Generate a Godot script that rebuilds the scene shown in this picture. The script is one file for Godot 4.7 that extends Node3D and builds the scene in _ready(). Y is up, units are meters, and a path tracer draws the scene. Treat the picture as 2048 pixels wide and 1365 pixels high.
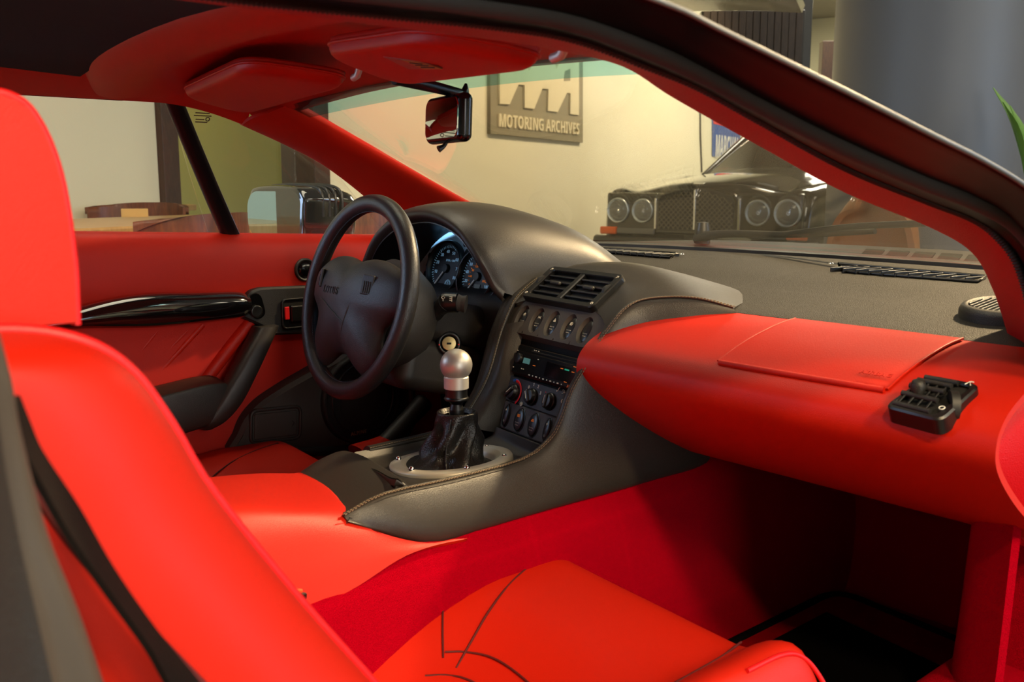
extends Node3D
# A red leather sports car interior seen through the open passenger door, in a warm lit showroom.
# Car axes: x to the car's right, y up, -z forwards; metres.

var mats := {}
var names := {}

# ------------------------------------------------------------------ curves
func cr(a: Vector3, b: Vector3, c: Vector3, d: Vector3, t: float) -> Vector3:
	return 0.5 * (2.0 * b + (c - a) * t + (2.0 * a - 5.0 * b + 4.0 * c - d) * t * t + (3.0 * b - a - 3.0 * c + d) * t * t * t)

func spline(p: Array, k: int, closed := false) -> Array:
	var n := p.size()
	var out := []
	if k <= 1 or n < 3:
		if n == 2 and k > 1:
			for i in k + 1:
				out.append(p[0].lerp(p[1], float(i) / k))
			return out
		return p.duplicate()
	var segs := n if closed else n - 1
	for i in segs:
		var b: Vector3 = p[i]
		var c: Vector3 = p[(i + 1) % n]
		var a: Vector3 = p[(i - 1 + n) % n] if closed or i > 0 else 2.0 * b - c
		var d: Vector3 = p[(i + 2) % n] if closed or i < n - 2 else 2.0 * c - b
		for j in k:
			out.append(cr(a, b, c, d, float(j) / k))
	if not closed:
		out.append(p[n - 1])
	return out

func resample(p: Array, count: int) -> Array:
	var total := 0.0
	for i in p.size() - 1:
		total += p[i].distance_to(p[i + 1])
	var out := [p[0]]
	var step := total / (count - 1)
	var need := step
	for i in p.size() - 1:
		var l: float = p[i].distance_to(p[i + 1])
		var done := 0.0
		while l - done >= need - 1e-9 and out.size() < count - 1:
			done += need
			out.append(p[i].lerp(p[i + 1], done / l))
			need = step
		need -= l - done
	out.append(p[p.size() - 1])
	return out

func path_len(p: Array) -> float:
	var t := 0.0
	for i in p.size() - 1:
		t += p[i].distance_to(p[i + 1])
	return t

# ------------------------------------------------------------------ meshes
class Acc:
	var v := PackedVector3Array()
	var n := PackedVector3Array()
	var uv := PackedVector2Array()
	var ix := PackedInt32Array()
	func mesh() -> ArrayMesh:
		var m := ArrayMesh.new()
		var a := []
		a.resize(Mesh.ARRAY_MAX)
		a[Mesh.ARRAY_VERTEX] = v
		a[Mesh.ARRAY_NORMAL] = n
		a[Mesh.ARRAY_TEX_UV] = uv
		a[Mesh.ARRAY_INDEX] = ix
		m.add_surface_from_arrays(Mesh.PRIMITIVE_TRIANGLES, a)
		return m

# adds a grid of points; normals point to du x dv times flip
func add_grid(s: Acc, g: Array, closed_v := false, flip := false, closed_u := false) -> void:
	var R := g.size()
	var K: int = g[0].size()
	var base := s.v.size()
	for i in R:
		for j in K:
			var i0 := i - 1 if i > 0 else (R - 1 if closed_u else 0)
			var i1 := i + 1 if i < R - 1 else (0 if closed_u else R - 1)
			var j0 := j - 1 if j > 0 else (K - 1 if closed_v else 0)
			var j1 := j + 1 if j < K - 1 else (0 if closed_v else K - 1)
			var du: Vector3 = g[i1][j] - g[i0][j]
			var dv: Vector3 = g[i][j1] - g[i][j0]
			var nn := du.cross(dv)
			if nn.length() < 1e-12:
				var m: int = clampi(i + (1 if i == 0 else -1), 0, R - 1)
				nn = (g[mini(m + 1, R - 1)][j] - g[maxi(m - 1, 0)][j]).cross(g[m][j1] - g[m][j0])
			if nn.length() < 1e-14:
				nn = Vector3.UP
			nn = nn.normalized()
			s.v.append(g[i][j])
			s.n.append(-nn if flip else nn)
			s.uv.append(Vector2(float(j) / maxi(1, K - 1), float(i) / maxi(1, R - 1)))
	var ru := R if closed_u else R - 1
	var kv := K if closed_v else K - 1
	for i in ru:
		for j in kv:
			var a := base + i * K + j
			var b := base + i * K + (j + 1) % K
			var c := base + ((i + 1) % R) * K + (j + 1) % K
			var d := base + ((i + 1) % R) * K + j
			if flip:
				s.ix.append_array([a, d, b, b, d, c])
			else:
				s.ix.append_array([a, b, d, b, c, d])

func grid(rows: Array, ku: int, kv: int, closed_v := false, closed_u := false) -> Array:
	var a := []
	for r in rows:
		a.append(spline(r, kv, closed_v))
	var K: int = a[0].size()
	var cols := []
	for j in K:
		var c := []
		for r in a:
			c.append(r[j])
		cols.append(spline(c, ku, closed_u))
	var out := []
	for i in cols[0].size():
		var row := []
		for j in K:
			row.append(cols[j][i])
		out.append(row)
	return out

func grid_normals(g: Array) -> Array:
	var s := Acc.new()
	add_grid(s, g)
	var out := []
	var K: int = g[0].size()
	for i in g.size():
		var row := []
		for j in K:
			row.append(s.n[i * K + j])
		out.append(row)
	return out

# a curved sheet with thickness t (towards -normal) and a rounded rim
func slab(rows: Array, ku: int, kv: int, t: float, s: Acc = null) -> ArrayMesh:
	if s == null:
		s = Acc.new()
	var g := grid(rows, ku, kv)
	var nm := grid_normals(g)
	var R := g.size()
	var K: int = g[0].size()
	var back := []
	for i in R:
		var row := []
		for j in K:
			row.append(g[i][j] - nm[i][j] * t)
		back.append(row)
	add_grid(s, g)
	add_grid(s, back, false, true)
	var loop := []
	for j in K:
		loop.append([0, j])
	for i in range(1, R):
		loop.append([i, K - 1])
	for j in range(K - 2, -1, -1):
		loop.append([R - 1, j])
	for i in range(R - 2, 0, -1):
		loop.append([i, 0])
	var r0 := []
	var r1 := []
	for q in loop:
		r0.append(g[q[0]][q[1]])
		r1.append(back[q[0]][q[1]])
	add_grid(s, [r0, r1], true, t > 0)
	return s.mesh()

# a closed skin round rings of points, capped at both ends
func skin(rings: Array, ku: int, kv: int, caps := true, s: Acc = null) -> ArrayMesh:
	if s == null:
		s = Acc.new()
	var g := grid(rings, ku, kv, true)
	add_grid(s, g, true)
	if caps:
		for e in 2:
			var ring: Array = g[0] if e == 0 else g[g.size() - 1]
			var c := Vector3.ZERO
			for p in ring:
				c += p
			c /= ring.size()
			var inner := []
			var tip := []
			for p in ring:
				inner.append(p.lerp(c, 0.5))
				tip.append(c)
			add_grid(s, [ring, inner, tip], true, e == 0)
	return s.mesh()

func frames(p: Array, closed := false) -> Array:
	var out := []
	var n := p.size()
	var t0: Vector3 = (p[1] - p[0]).normalized()
	var u := Vector3.UP
	if absf(t0.dot(u)) > 0.9:
		u = Vector3.RIGHT
	u = (u - t0 * u.dot(t0)).normalized()
	for i in n:
		var t: Vector3
		if closed:
			t = (p[(i + 1) % n] - p[(i - 1 + n) % n]).normalized()
		else:
			t = (p[mini(i + 1, n - 1)] - p[maxi(i - 1, 0)]).normalized()
		u = (u - t * u.dot(t)).normalized()
		out.append([u, t.cross(u).normalized(), t])
	return out

# r: a number, or an array of radii spread along the path
func tube(p: Array, r: Variant, sides := 12, closed := false, s: Acc = null, flat := 1.0) -> ArrayMesh:
	if s == null:
		s = Acc.new()
	var fr := frames(p, closed)
	var g := []
	var n := p.size()
	for i in n:
		var rr: float = r if r is float else lerpf(r[floori(float(i) / (n - 1) * (r.size() - 1))], r[ceili(float(i) / (n - 1) * (r.size() - 1))], fposmod(float(i) / (n - 1) * (r.size() - 1), 1.0))
		var ring := []
		for j in sides:
			var a := TAU * j / sides
			ring.append(p[i] + fr[i][0] * cos(a) * rr + fr[i][1] * sin(a) * rr * flat)
		g.append(ring)
	add_grid(s, g, true, true, closed)
	if not closed:
		for e in 2:
			var ring: Array = g[0] if e == 0 else g[n - 1]
			var tip := []
			for q in ring:
				tip.append(p[0 if e == 0 else n - 1])
			add_grid(s, [ring, tip], true, e == 1)
	return s.mesh()

# profile: array of Vector2 (radius, height); round the y axis, then placed by xf
func lathe(profile: Array, sides := 32, xf := Transform3D(), s: Acc = null, squash := 1.0) -> ArrayMesh:
	if s == null:
		s = Acc.new()
	for k in profile.size() - 1:
		var g := []
		for q in [profile[k], profile[k + 1]]:
			var ring := []
			for j in sides:
				var a := TAU * j / sides
				ring.append(xf * Vector3(q.x * cos(a), q.y, q.x * sin(a) * squash))
			g.append(ring)
		add_grid(s, g, true)
	return s.mesh()

# smooth version: the profile is taken as one smooth line
func lathe_smooth(profile: Array, sides := 32, xf := Transform3D(), s: Acc = null, squash := 1.0) -> ArrayMesh:
	if s == null:
		s = Acc.new()
	var g := []
	for q in profile:
		var ring := []
		for j in sides:
			var a := TAU * j / sides
			ring.append(xf * Vector3(q.x * cos(a), q.y, q.x * sin(a) * squash))
		g.append(ring)
	add_grid(s, g, true)
	return s.mesh()

# box with rounded edges, centred on xf
func rbox(size: Vector3, r: float, xf := Transform3D(), s: Acc = null, seg := 3) -> ArrayMesh:
	if s == null:
		s = Acc.new()
	r = minf(r, minf(size.x, minf(size.y, size.z)) * 0.499)
	var h := size * 0.5 - Vector3.ONE * r
	var faces := [[Vector3.RIGHT, Vector3.UP, Vector3.BACK], [Vector3.LEFT, Vector3.UP, Vector3.FORWARD], [Vector3.UP, Vector3.BACK, Vector3.RIGHT], [Vector3.DOWN, Vector3.BACK, Vector3.LEFT], [Vector3.BACK, Vector3.RIGHT, Vector3.UP], [Vector3.FORWARD, Vector3.RIGHT, Vector3.DOWN]]
	for f in faces:
		var base := s.v.size()
		var st := []
		for k in seg + 1:
			st.append([-1.0, tan((float(k) / seg - 1.0) * PI / 4)])
		for k in seg + 1:
			st.append([1.0, tan(float(k) / seg * PI / 4)])
		var N := st.size()
		for i in N:
			for j in N:
				var core: Vector3 = (f[0] + f[1] * st[i][0] + f[2] * st[j][0]) * h
				var d: Vector3 = (f[0] + f[1] * st[i][1] + f[2] * st[j][1]).normalized()
				s.v.append(xf * (core + d * r))
				s.n.append((xf.basis * d).normalized())
				s.uv.append(Vector2(float(i) / N, float(j) / N))
		for i in N - 1:
			for j in N - 1:
				var a := base + i * N + j
				s.ix.append_array([a, a + 1, a + N, a + 1, a + N + 1, a + N])
	return s.mesh()

# flat plate from coplanar points (in order), thickness t behind it, chamfered by b
func plate(pts: Array, t: float, b := 0.0, s: Acc = null, towards := Vector3.ZERO) -> ArrayMesh:
	if s == null:
		s = Acc.new()
	var n := Vector3.ZERO
	var c := Vector3.ZERO
	var m := pts.size()
	for i in m:
		n += pts[i].cross(pts[(i + 1) % m])
		c += pts[i]
	c /= m
	n = Vector3.ZERO
	for i in m:
		n += (pts[i] - c).cross(pts[(i + 1) % m] - c)
	n = n.normalized()
	if towards != Vector3.ZERO and n.dot(towards) < 0:
		pts = pts.duplicate()
		pts.reverse()
		n = -n
	var ex: Vector3 = (pts[1] - pts[0]).normalized()
	ex = (ex - n * ex.dot(n)).normalized()
	var ey := n.cross(ex)
	var flat := PackedVector2Array()
	for p in pts:
		flat.append(Vector2((p - c).dot(ex), (p - c).dot(ey)))
	var inner := []
	for i in m:
		var a := flat[(i - 1 + m) % m]
		var o := flat[i]
		var d := flat[(i + 1) % m]
		var e0 := (o - a).normalized()
		var e1 := (d - o).normalized()
		var mi_ := (Vector2(-e0.y, e0.x) + Vector2(-e1.y, e1.x))
		mi_ = mi_.normalized() if mi_.length() > 1e-6 else Vector2(-e0.y, e0.x)
		inner.append(c + ex * (o.x + mi_.x * b) + ey * (o.y + mi_.y * b))
	var tri := Geometry2D.triangulate_polygon(flat)
	var base := s.v.size()
	for p in inner:
		s.v.append(p)
		s.n.append(n)
		s.uv.append(Vector2((p - c).dot(ex), (p - c).dot(ey)))
	for i in range(0, tri.size(), 3):
		var p0: Vector2 = flat[tri[i]]
		var p1: Vector2 = flat[tri[i + 1]]
		var p2: Vector2 = flat[tri[i + 2]]
		if (p1 - p0).cross(p2 - p0) > 0:
			s.ix.append_array([base + tri[i], base + tri[i + 2], base + tri[i + 1]])
		else:
			s.ix.append_array([base + tri[i], base + tri[i + 1], base + tri[i + 2]])
	base = s.v.size()
	for p in pts:
		s.v.append(p - n * t)
		s.n.append(-n)
		s.uv.append(Vector2.ZERO)
	for i in range(0, tri.size(), 3):
		if (flat[tri[i + 1]] - flat[tri[i]]).cross(flat[tri[i + 2]] - flat[tri[i]]) > 0:
			s.ix.append_array([base + tri[i], base + tri[i + 1], base + tri[i + 2]])
		else:
			s.ix.append_array([base + tri[i], base + tri[i + 2], base + tri[i + 1]])
	var mid := []
	var low := []
	for p in pts:
		mid.append(p - n * b)
		low.append(p - n * t)
	if b > 0:
		add_grid(s, [inner, mid], true)
	add_grid(s, [mid, low], true)
	return s.mesh()

# a flat ring: outer and inner outlines of equal count, with thickness
func ring_plate(outer: Array, inner: Array, n: Vector3, t: float, b := 0.001, s: Acc = null) -> ArrayMesh:
	if s == null:
		s = Acc.new()
	var m := outer.size()
	var o1 := []
	var i1 := []
	var o0 := []
	var o2 := []
	var i0 := []
	var i2 := []
	for k in m:
		var w: Vector3 = (inner[k] - outer[k]).normalized()
		o1.append(outer[k] + w * b)
		i1.append(inner[k] - w * b)
		o0.append(outer[k] - n * b)
		i0.append(inner[k] - n * b)
		o2.append(outer[k] - n * t)
		i2.append(inner[k] - n * t)
	var flip := false
	var f: Vector3 = (i1[0] - o1[0]).cross(o1[1] - o1[0])
	flip = f.dot(n) < 0
	add_grid(s, [o1, i1], true, flip)
	add_grid(s, [o0, o1], true, flip)
	add_grid(s, [i1, i0], true, flip)
	add_grid(s, [i0, i2], true, flip)
	add_grid(s, [o2, o0], true, flip)
	add_grid(s, [i2, o2], true, flip)
	return s.mesh()

func ellipse(xf: Transform3D, rx: float, ry: float, n := 32, lean := 0.0) -> Array:
	var out := []
	for k in n:
		var a := TAU * k / n
		out.append(xf * Vector3(rx * cos(a) + lean * ry * sin(a), ry * sin(a), 0))
	return out

func rrect(xf: Transform3D, w: float, h: float, r: float, k := 4, lean := 0.0) -> Array:
	var out := []
	for q in [[1, 1, 0.0], [-1, 1, PI / 2], [-1, -1, PI], [1, -1, PI * 1.5]]:
		for i in k + 1:
			var a: float = q[2] + PI / 2 * i / k
			var x: float = q[0] * (w / 2 - r) + cos(a) * r
			var y: float = q[1] * (h / 2 - r) + sin(a) * r
			out.append(xf * Vector3(x + lean * y, y, 0))
	return out

# dashes of thread along a path
func stitches(p: Array, pitch: float, r: float, fill := 0.65, s: Acc = null) -> ArrayMesh:
	if s == null:
		s = Acc.new()
	var count := maxi(3, int(path_len(p) / pitch))
	var q := resample(p, count + 1)
	for i in count:
		var a: Vector3 = q[i]
		var b: Vector3 = q[i].lerp(q[i + 1], fill)
		tube([a, a.lerp(b, 0.5), b], r, 5, false, s)
	return s.mesh()

func shifted(p: Array, by: Vector3) -> Array:
	var out := []
	for q in p:
		out.append(q + by)
	return out

# ------------------------------------------------------------------ nodes
func numbered(called: String) -> String:
	if not names.has(called):
		names[called] = 0
		return called
	names[called] += 1
	return "%s_%03d" % [called, names[called]]

func thing(called: String, base: Vector3, label: String, category: String, group := "") -> Node3D:
	var o := Node3D.new()
	o.name = numbered(called)
	add_child(o)
	o.position = base
	o.set_meta("label", label)
	o.set_meta("category", category)
	if group:
		o.set_meta("group", group)
	return o

# a part whose mesh is given in world coordinates
func part(parent: Node3D, called: String, mesh: Mesh, mat: Material, label := "") -> MeshInstance3D:
	var o := MeshInstance3D.new()
	o.name = called
	o.mesh = mesh
	o.material_override = mat
	o.cast_shadow = GeometryInstance3D.SHADOW_CASTING_SETTING_ON
	if parent == self:
		o.name = numbered(called)
	parent.add_child(o, true)
	var base := Vector3.ZERO
	var q: Node = parent
	while q != self and q is Node3D:
		base = (q as Node3D).transform * base
		q = q.get_parent()
	o.position = -base
	if label:
		o.set_meta("label", label)
	return o

# a part whose mesh is given in its parent's own coordinates
func local_part(parent: Node3D, called: String, mesh: Mesh, mat: Material, xf := Transform3D()) -> MeshInstance3D:
	var o := MeshInstance3D.new()
	o.name = called
	o.mesh = mesh
	o.material_override = mat
	o.transform = xf
	parent.add_child(o, true)
	return o

func structure(called: String, mesh: Mesh, mat: Material) -> MeshInstance3D:
	var o := part(self, called, mesh, mat)
	o.set_meta("kind", "structure")
	return o

func text(parent: Node3D, called: String, words: String, height: float, xf: Transform3D, mat: Material, depth := 0.0006, face := "Droid Sans", bold := true) -> MeshInstance3D:
	var f := SystemFont.new()
	f.font_names = PackedStringArray([face])
	f.font_weight = 700 if bold else 400
	var t := TextMesh.new()
	t.text = words
	t.font = f
	t.font_size = 32
	t.pixel_size = height / 23.0
	t.depth = depth
	t.curve_step = 2.0
	t.horizontal_alignment = HORIZONTAL_ALIGNMENT_CENTER
	t.vertical_alignment = VERTICAL_ALIGNMENT_CENTER
	var o := part(parent, called, t, mat)
	o.transform = Transform3D(Basis(), o.position) * xf
	return o

# ------------------------------------------------------------------ materials
func noise_tex(freq: float, kind: int, size := 512, normal := 0.0, ramp: Array = [], sd := 1, oct := 3) -> NoiseTexture2D:
	var f := FastNoiseLite.new()
	f.noise_type = kind
	f.frequency = freq
	f.seed = sd
	f.fractal_octaves = oct
	if kind == FastNoiseLite.TYPE_CELLULAR:
		f.cellular_return_type = FastNoiseLite.RETURN_DISTANCE2_SUB
		f.cellular_jitter = 1.0
	var t := NoiseTexture2D.new()
	t.width = size
	t.height = size
	t.seamless = true
	t.noise = f
	if normal > 0:
		t.as_normal_map = true
		t.bump_strength = normal
	if ramp.size() > 0:
		var g := Gradient.new()
		g.offsets = PackedFloat32Array([0.0, 1.0])
		g.colors = PackedColorArray([ramp[0], ramp[1]])
		t.color_ramp = g
	return t

func mat(called: String, c: Color, rough := 0.6, metal := 0.0) -> StandardMaterial3D:
	var m := StandardMaterial3D.new()
	m.resource_name = called
	m.albedo_color = c
	m.roughness = rough
	m.metallic = metal
	mats[called] = m
	return m

func grained(m: StandardMaterial3D, tex: Texture2D, scale: float, strength: float) -> StandardMaterial3D:
	m.uv1_triplanar = true
	m.uv1_scale = Vector3.ONE * scale
	m.normal_enabled = true
	m.normal_texture = tex
	m.normal_scale = strength
	return m


# ------------------------------------------------------------------ scene
func _ready() -> void:
	var cam := Camera3D.new()
	cam.name = "camera"
	cam.transform = Transform3D(Vector3(0.6532, 0, -0.7572), Vector3(-0.1206, 0.9872, -0.104), Vector3(0.7475, 0.1592, 0.6449), Vector3(1.115, 0.884, 0.918))
	cam.fov = 38.58
	cam.near = 0.02
	cam.far = 100.0
	var lens := CameraAttributesPhysical.new()
	lens.frustum_focal_length = 34.286
	lens.frustum_focus_distance = 1.75
	lens.frustum_near = 0.02
	lens.frustum_far = 100.0
	lens.exposure_aperture = 10.0
	cam.attributes = lens
	add_child(cam)
	var env := Environment.new()
	env.background_mode = Environment.BG_COLOR
	env.background_color = Color(0.01, 0.01, 0.012)
	env.tonemap_mode = Environment.TONE_MAPPER_LINEAR
	env.tonemap_exposure = 1.0
	env.sdfgi_enabled = true
	env.ssao_enabled = true
	env.ssil_enabled = true
	var we := WorldEnvironment.new()
	we.name = "world_environment"
	we.environment = env
	add_child(we)
	make_materials()
	build_room_lights()
	build_room()
	build_car_body()
	build_dashboard()
	build_binnacle()
	build_console()
	build_steering()
	build_door()
	build_seats()
	build_roof_fittings()
	build_showroom_things()
	build_black_saloon()

var warm := Color(1.0, 0.87, 0.66)
var cool := Color(0.72, 0.84, 1.0)

func area(called: String, at: Vector3, look: Vector3, size: Vector2, energy: float, c: Color) -> AreaLight3D:
	var l := AreaLight3D.new()
	l.name = called
	l.area_size = size
	l.light_energy = energy
	l.light_color = c
	l.area_range = 40.0
	l.area_attenuation = 2.0
	l.shadow_enabled = true
	add_child(l)
	var up := Vector3.UP if absf((look - at).normalized().y) < 0.95 else Vector3.FORWARD
	l.look_at_from_position(at, look, up)
	return l

func spot(called: String, at: Vector3, look: Vector3, energy: float, angle: float, size: float, c: Color) -> SpotLight3D:
	var l := SpotLight3D.new()
	l.name = called
	l.light_energy = energy
	l.light_color = c
	l.light_size = size
	l.spot_angle = angle
	l.spot_range = 40.0
	l.spot_attenuation = 2.0
	l.shadow_enabled = true
	add_child(l)
	var up := Vector3.UP if absf((look - at).normalized().y) < 0.95 else Vector3.FORWARD
	l.look_at_from_position(at, look, up)
	return l

# a spotlight can on the ceiling: body, glowing lens, and the light just in front of the lens
func ceiling_spot(at: Vector3, look: Vector3, energy: float, angle: float, label: String, size := 0.05) -> void:
	var t := thing("ceiling_spotlight", at, label, "spotlight", "ceiling spotlights")
	var d := (look - at).normalized()
	var a := d.cross(Vector3.FORWARD).normalized()
	var xf := Transform3D(a, d, a.cross(d), Vector3.ZERO)
	local_part(t, "housing", lathe([Vector2(0.001, -0.16), Vector2(0.055, -0.16), Vector2(0.06, -0.14), Vector2(0.06, 0.0), Vector2(0.052, 0.0), Vector2(0.052, -0.02)], 24, xf), mats.black_plastic)
	local_part(t, "stem", tube([Vector3(0, -0.08, 0) * xf.basis.y.y * 0.0, Vector3(0, 3.4 - at.y, 0)], 0.012, 8), mats.black_plastic)
	local_part(t, "lens", lathe([Vector2(0.05, -0.015), Vector2(0.001, -0.015)], 24, xf), mats.lamp_glow)
	spot("spot_beam", at + d * 0.02, look, energy, angle, size, warm)

func build_room_lights() -> void:
	# warm ceiling spotlights round the car
	ceiling_spot(Vector3(2.3, 2.9, 1.7), Vector3(0.45, 0.5, 0.45), 6.5, 30.0, "black ceiling spotlight aimed at the passenger seat", 0.12)
	ceiling_spot(Vector3(3.6, 2.9, 1.0), Vector3(0.1, 0.55, 0.0), 13.5, 24.0, "black ceiling spotlight aimed through the open passenger door", 0.16)
	ceiling_spot(Vector3(0.6, 2.95, -2.8), Vector3(0.3, 0.6, -0.3), 32.0, 20.0, "black ceiling spotlight aimed through the windscreen", 0.11)
	ceiling_spot(Vector3(-3.04, 3, -3.574), Vector3(-4.5205, 1.1, -3.261), 5.5, 55.0, "added black spotlight brightening the wall beside the doorway", 0.15)  # this and the next two spots are added to brighten the wall
	ceiling_spot(Vector3(-3.6751, 3, -5.3647), Vector3(-5.1222, 1.1, -4.9575), 4.3, 55.0, "added black spotlight brightening the wall at the logo panel", 0.15)
	ceiling_spot(Vector3(-4.444, 3, -7.5323), Vector3(-5.8911, 1.1, -7.1252), 4.6, 55.0, "added black spotlight brightening the wall behind the saloon", 0.15)
	# soft showroom light from ceiling panels; the last one is added as fill
	var panels := [[Vector3(-0.7422, 3.38, 0.8101), Vector2(3.0, 1.2), 5.0], [Vector3(0.5293, 3.38, -5.4766), Vector2(3.0, 1.2), 3.0], [Vector3(-3.9393, 3.38, -7.6052), Vector2(3.0, 1.2), 24.0], [Vector3(-4.5652, 3.38, -10.5664), Vector2(3.0, 1.2), 20.0], [Vector3(3.7603, 3.38, -0.2564), Vector2(3.0, 1.2), 12.0], [Vector3(2.6785, 3.38, -3.9046), Vector2(3.0, 1.2), 10.0]]
	for p in panels:
		var t := thing("ceiling_panel_light", p[0], "flat warm glowing light panel set under the showroom ceiling", "ceiling light", "ceiling panel lights")
		var turn := Transform3D(Basis(Vector3.UP, atan2(0.942, -0.334)), Vector3.ZERO)
		local_part(t, "frame", rbox(Vector3(p[1].x + 0.06, 0.05, p[1].y + 0.06), 0.01, turn.translated(Vector3(0, 0.03, 0))), mats.grey_metal)
		local_part(t, "diffuser_lamp", rbox(Vector3(p[1].x, 0.02, p[1].y), 0.005, turn.translated(Vector3(0, 0.0, 0))), mats.lamp_glow_soft)
		var l := area("panel_light", p[0] - Vector3(0, 0.03, 0), p[0] - Vector3(0, 2, 0), p[1], p[2], Color(1.0, 0.965, 0.86))
		l.global_basis = Basis(turn.basis.x, turn.basis.z, -turn.basis.y) if false else Basis(turn.basis.x, -turn.basis.z, turn.basis.y)
	# daylight windows behind the driver and ahead right; the third is added fill light
	for q in [[Vector3(-2.195, 1.55, 3.2353), Vector3(0.6135, 1.55, 2.2391), Vector2(2.2, 2.0), 12.0], [Vector3(4.6783, 1.5, -4.1896), Vector3(0.3191, 1.2, -1.5823), Vector2(2.4, 2.0), 12.0], [Vector3(6.4835, 1.4, 0.8998), Vector3(0.9877, 0.8, 0.3026), Vector2(2.8, 2.2), 18.0]]:
		var fx := Transform3D(Vector3(-5.3228, 0, -5.523) - Vector3(-4.9885, 0, -4.5805), Vector3.UP, Vector3(-4.0461, 0, -4.9148) - Vector3(-4.9885, 0, -4.5805), q[0])
		var w := structure("window_and_fill_2", rbox(Vector3(q[2].x, q[2].y, 0.02), 0.004, fx, null, 1), mats.window_and_fill_pane)
		for e in [[-1, 0], [1, 0], [0, 1], [0, -1]]:
			var size := Vector3(0.08, q[2].y + 0.16, 0.1) if e[0] != 0 else Vector3(q[2].x + 0.16, 0.08, 0.1)
			part(w, "window_frame", rbox(size, 0.005, fx.translated_local(Vector3(e[0] * (q[2].x / 2 + 0.04), e[1] * (q[2].y / 2 + 0.04), 0)), null, 1), mats.dark_wood)
		area("window_and_fill_light", q[0] + (q[1] - q[0]).normalized() * 0.03, q[1], q[2], q[3], cool if q[3] != 18.0 else Color(1.0, 0.95, 0.88))

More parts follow.
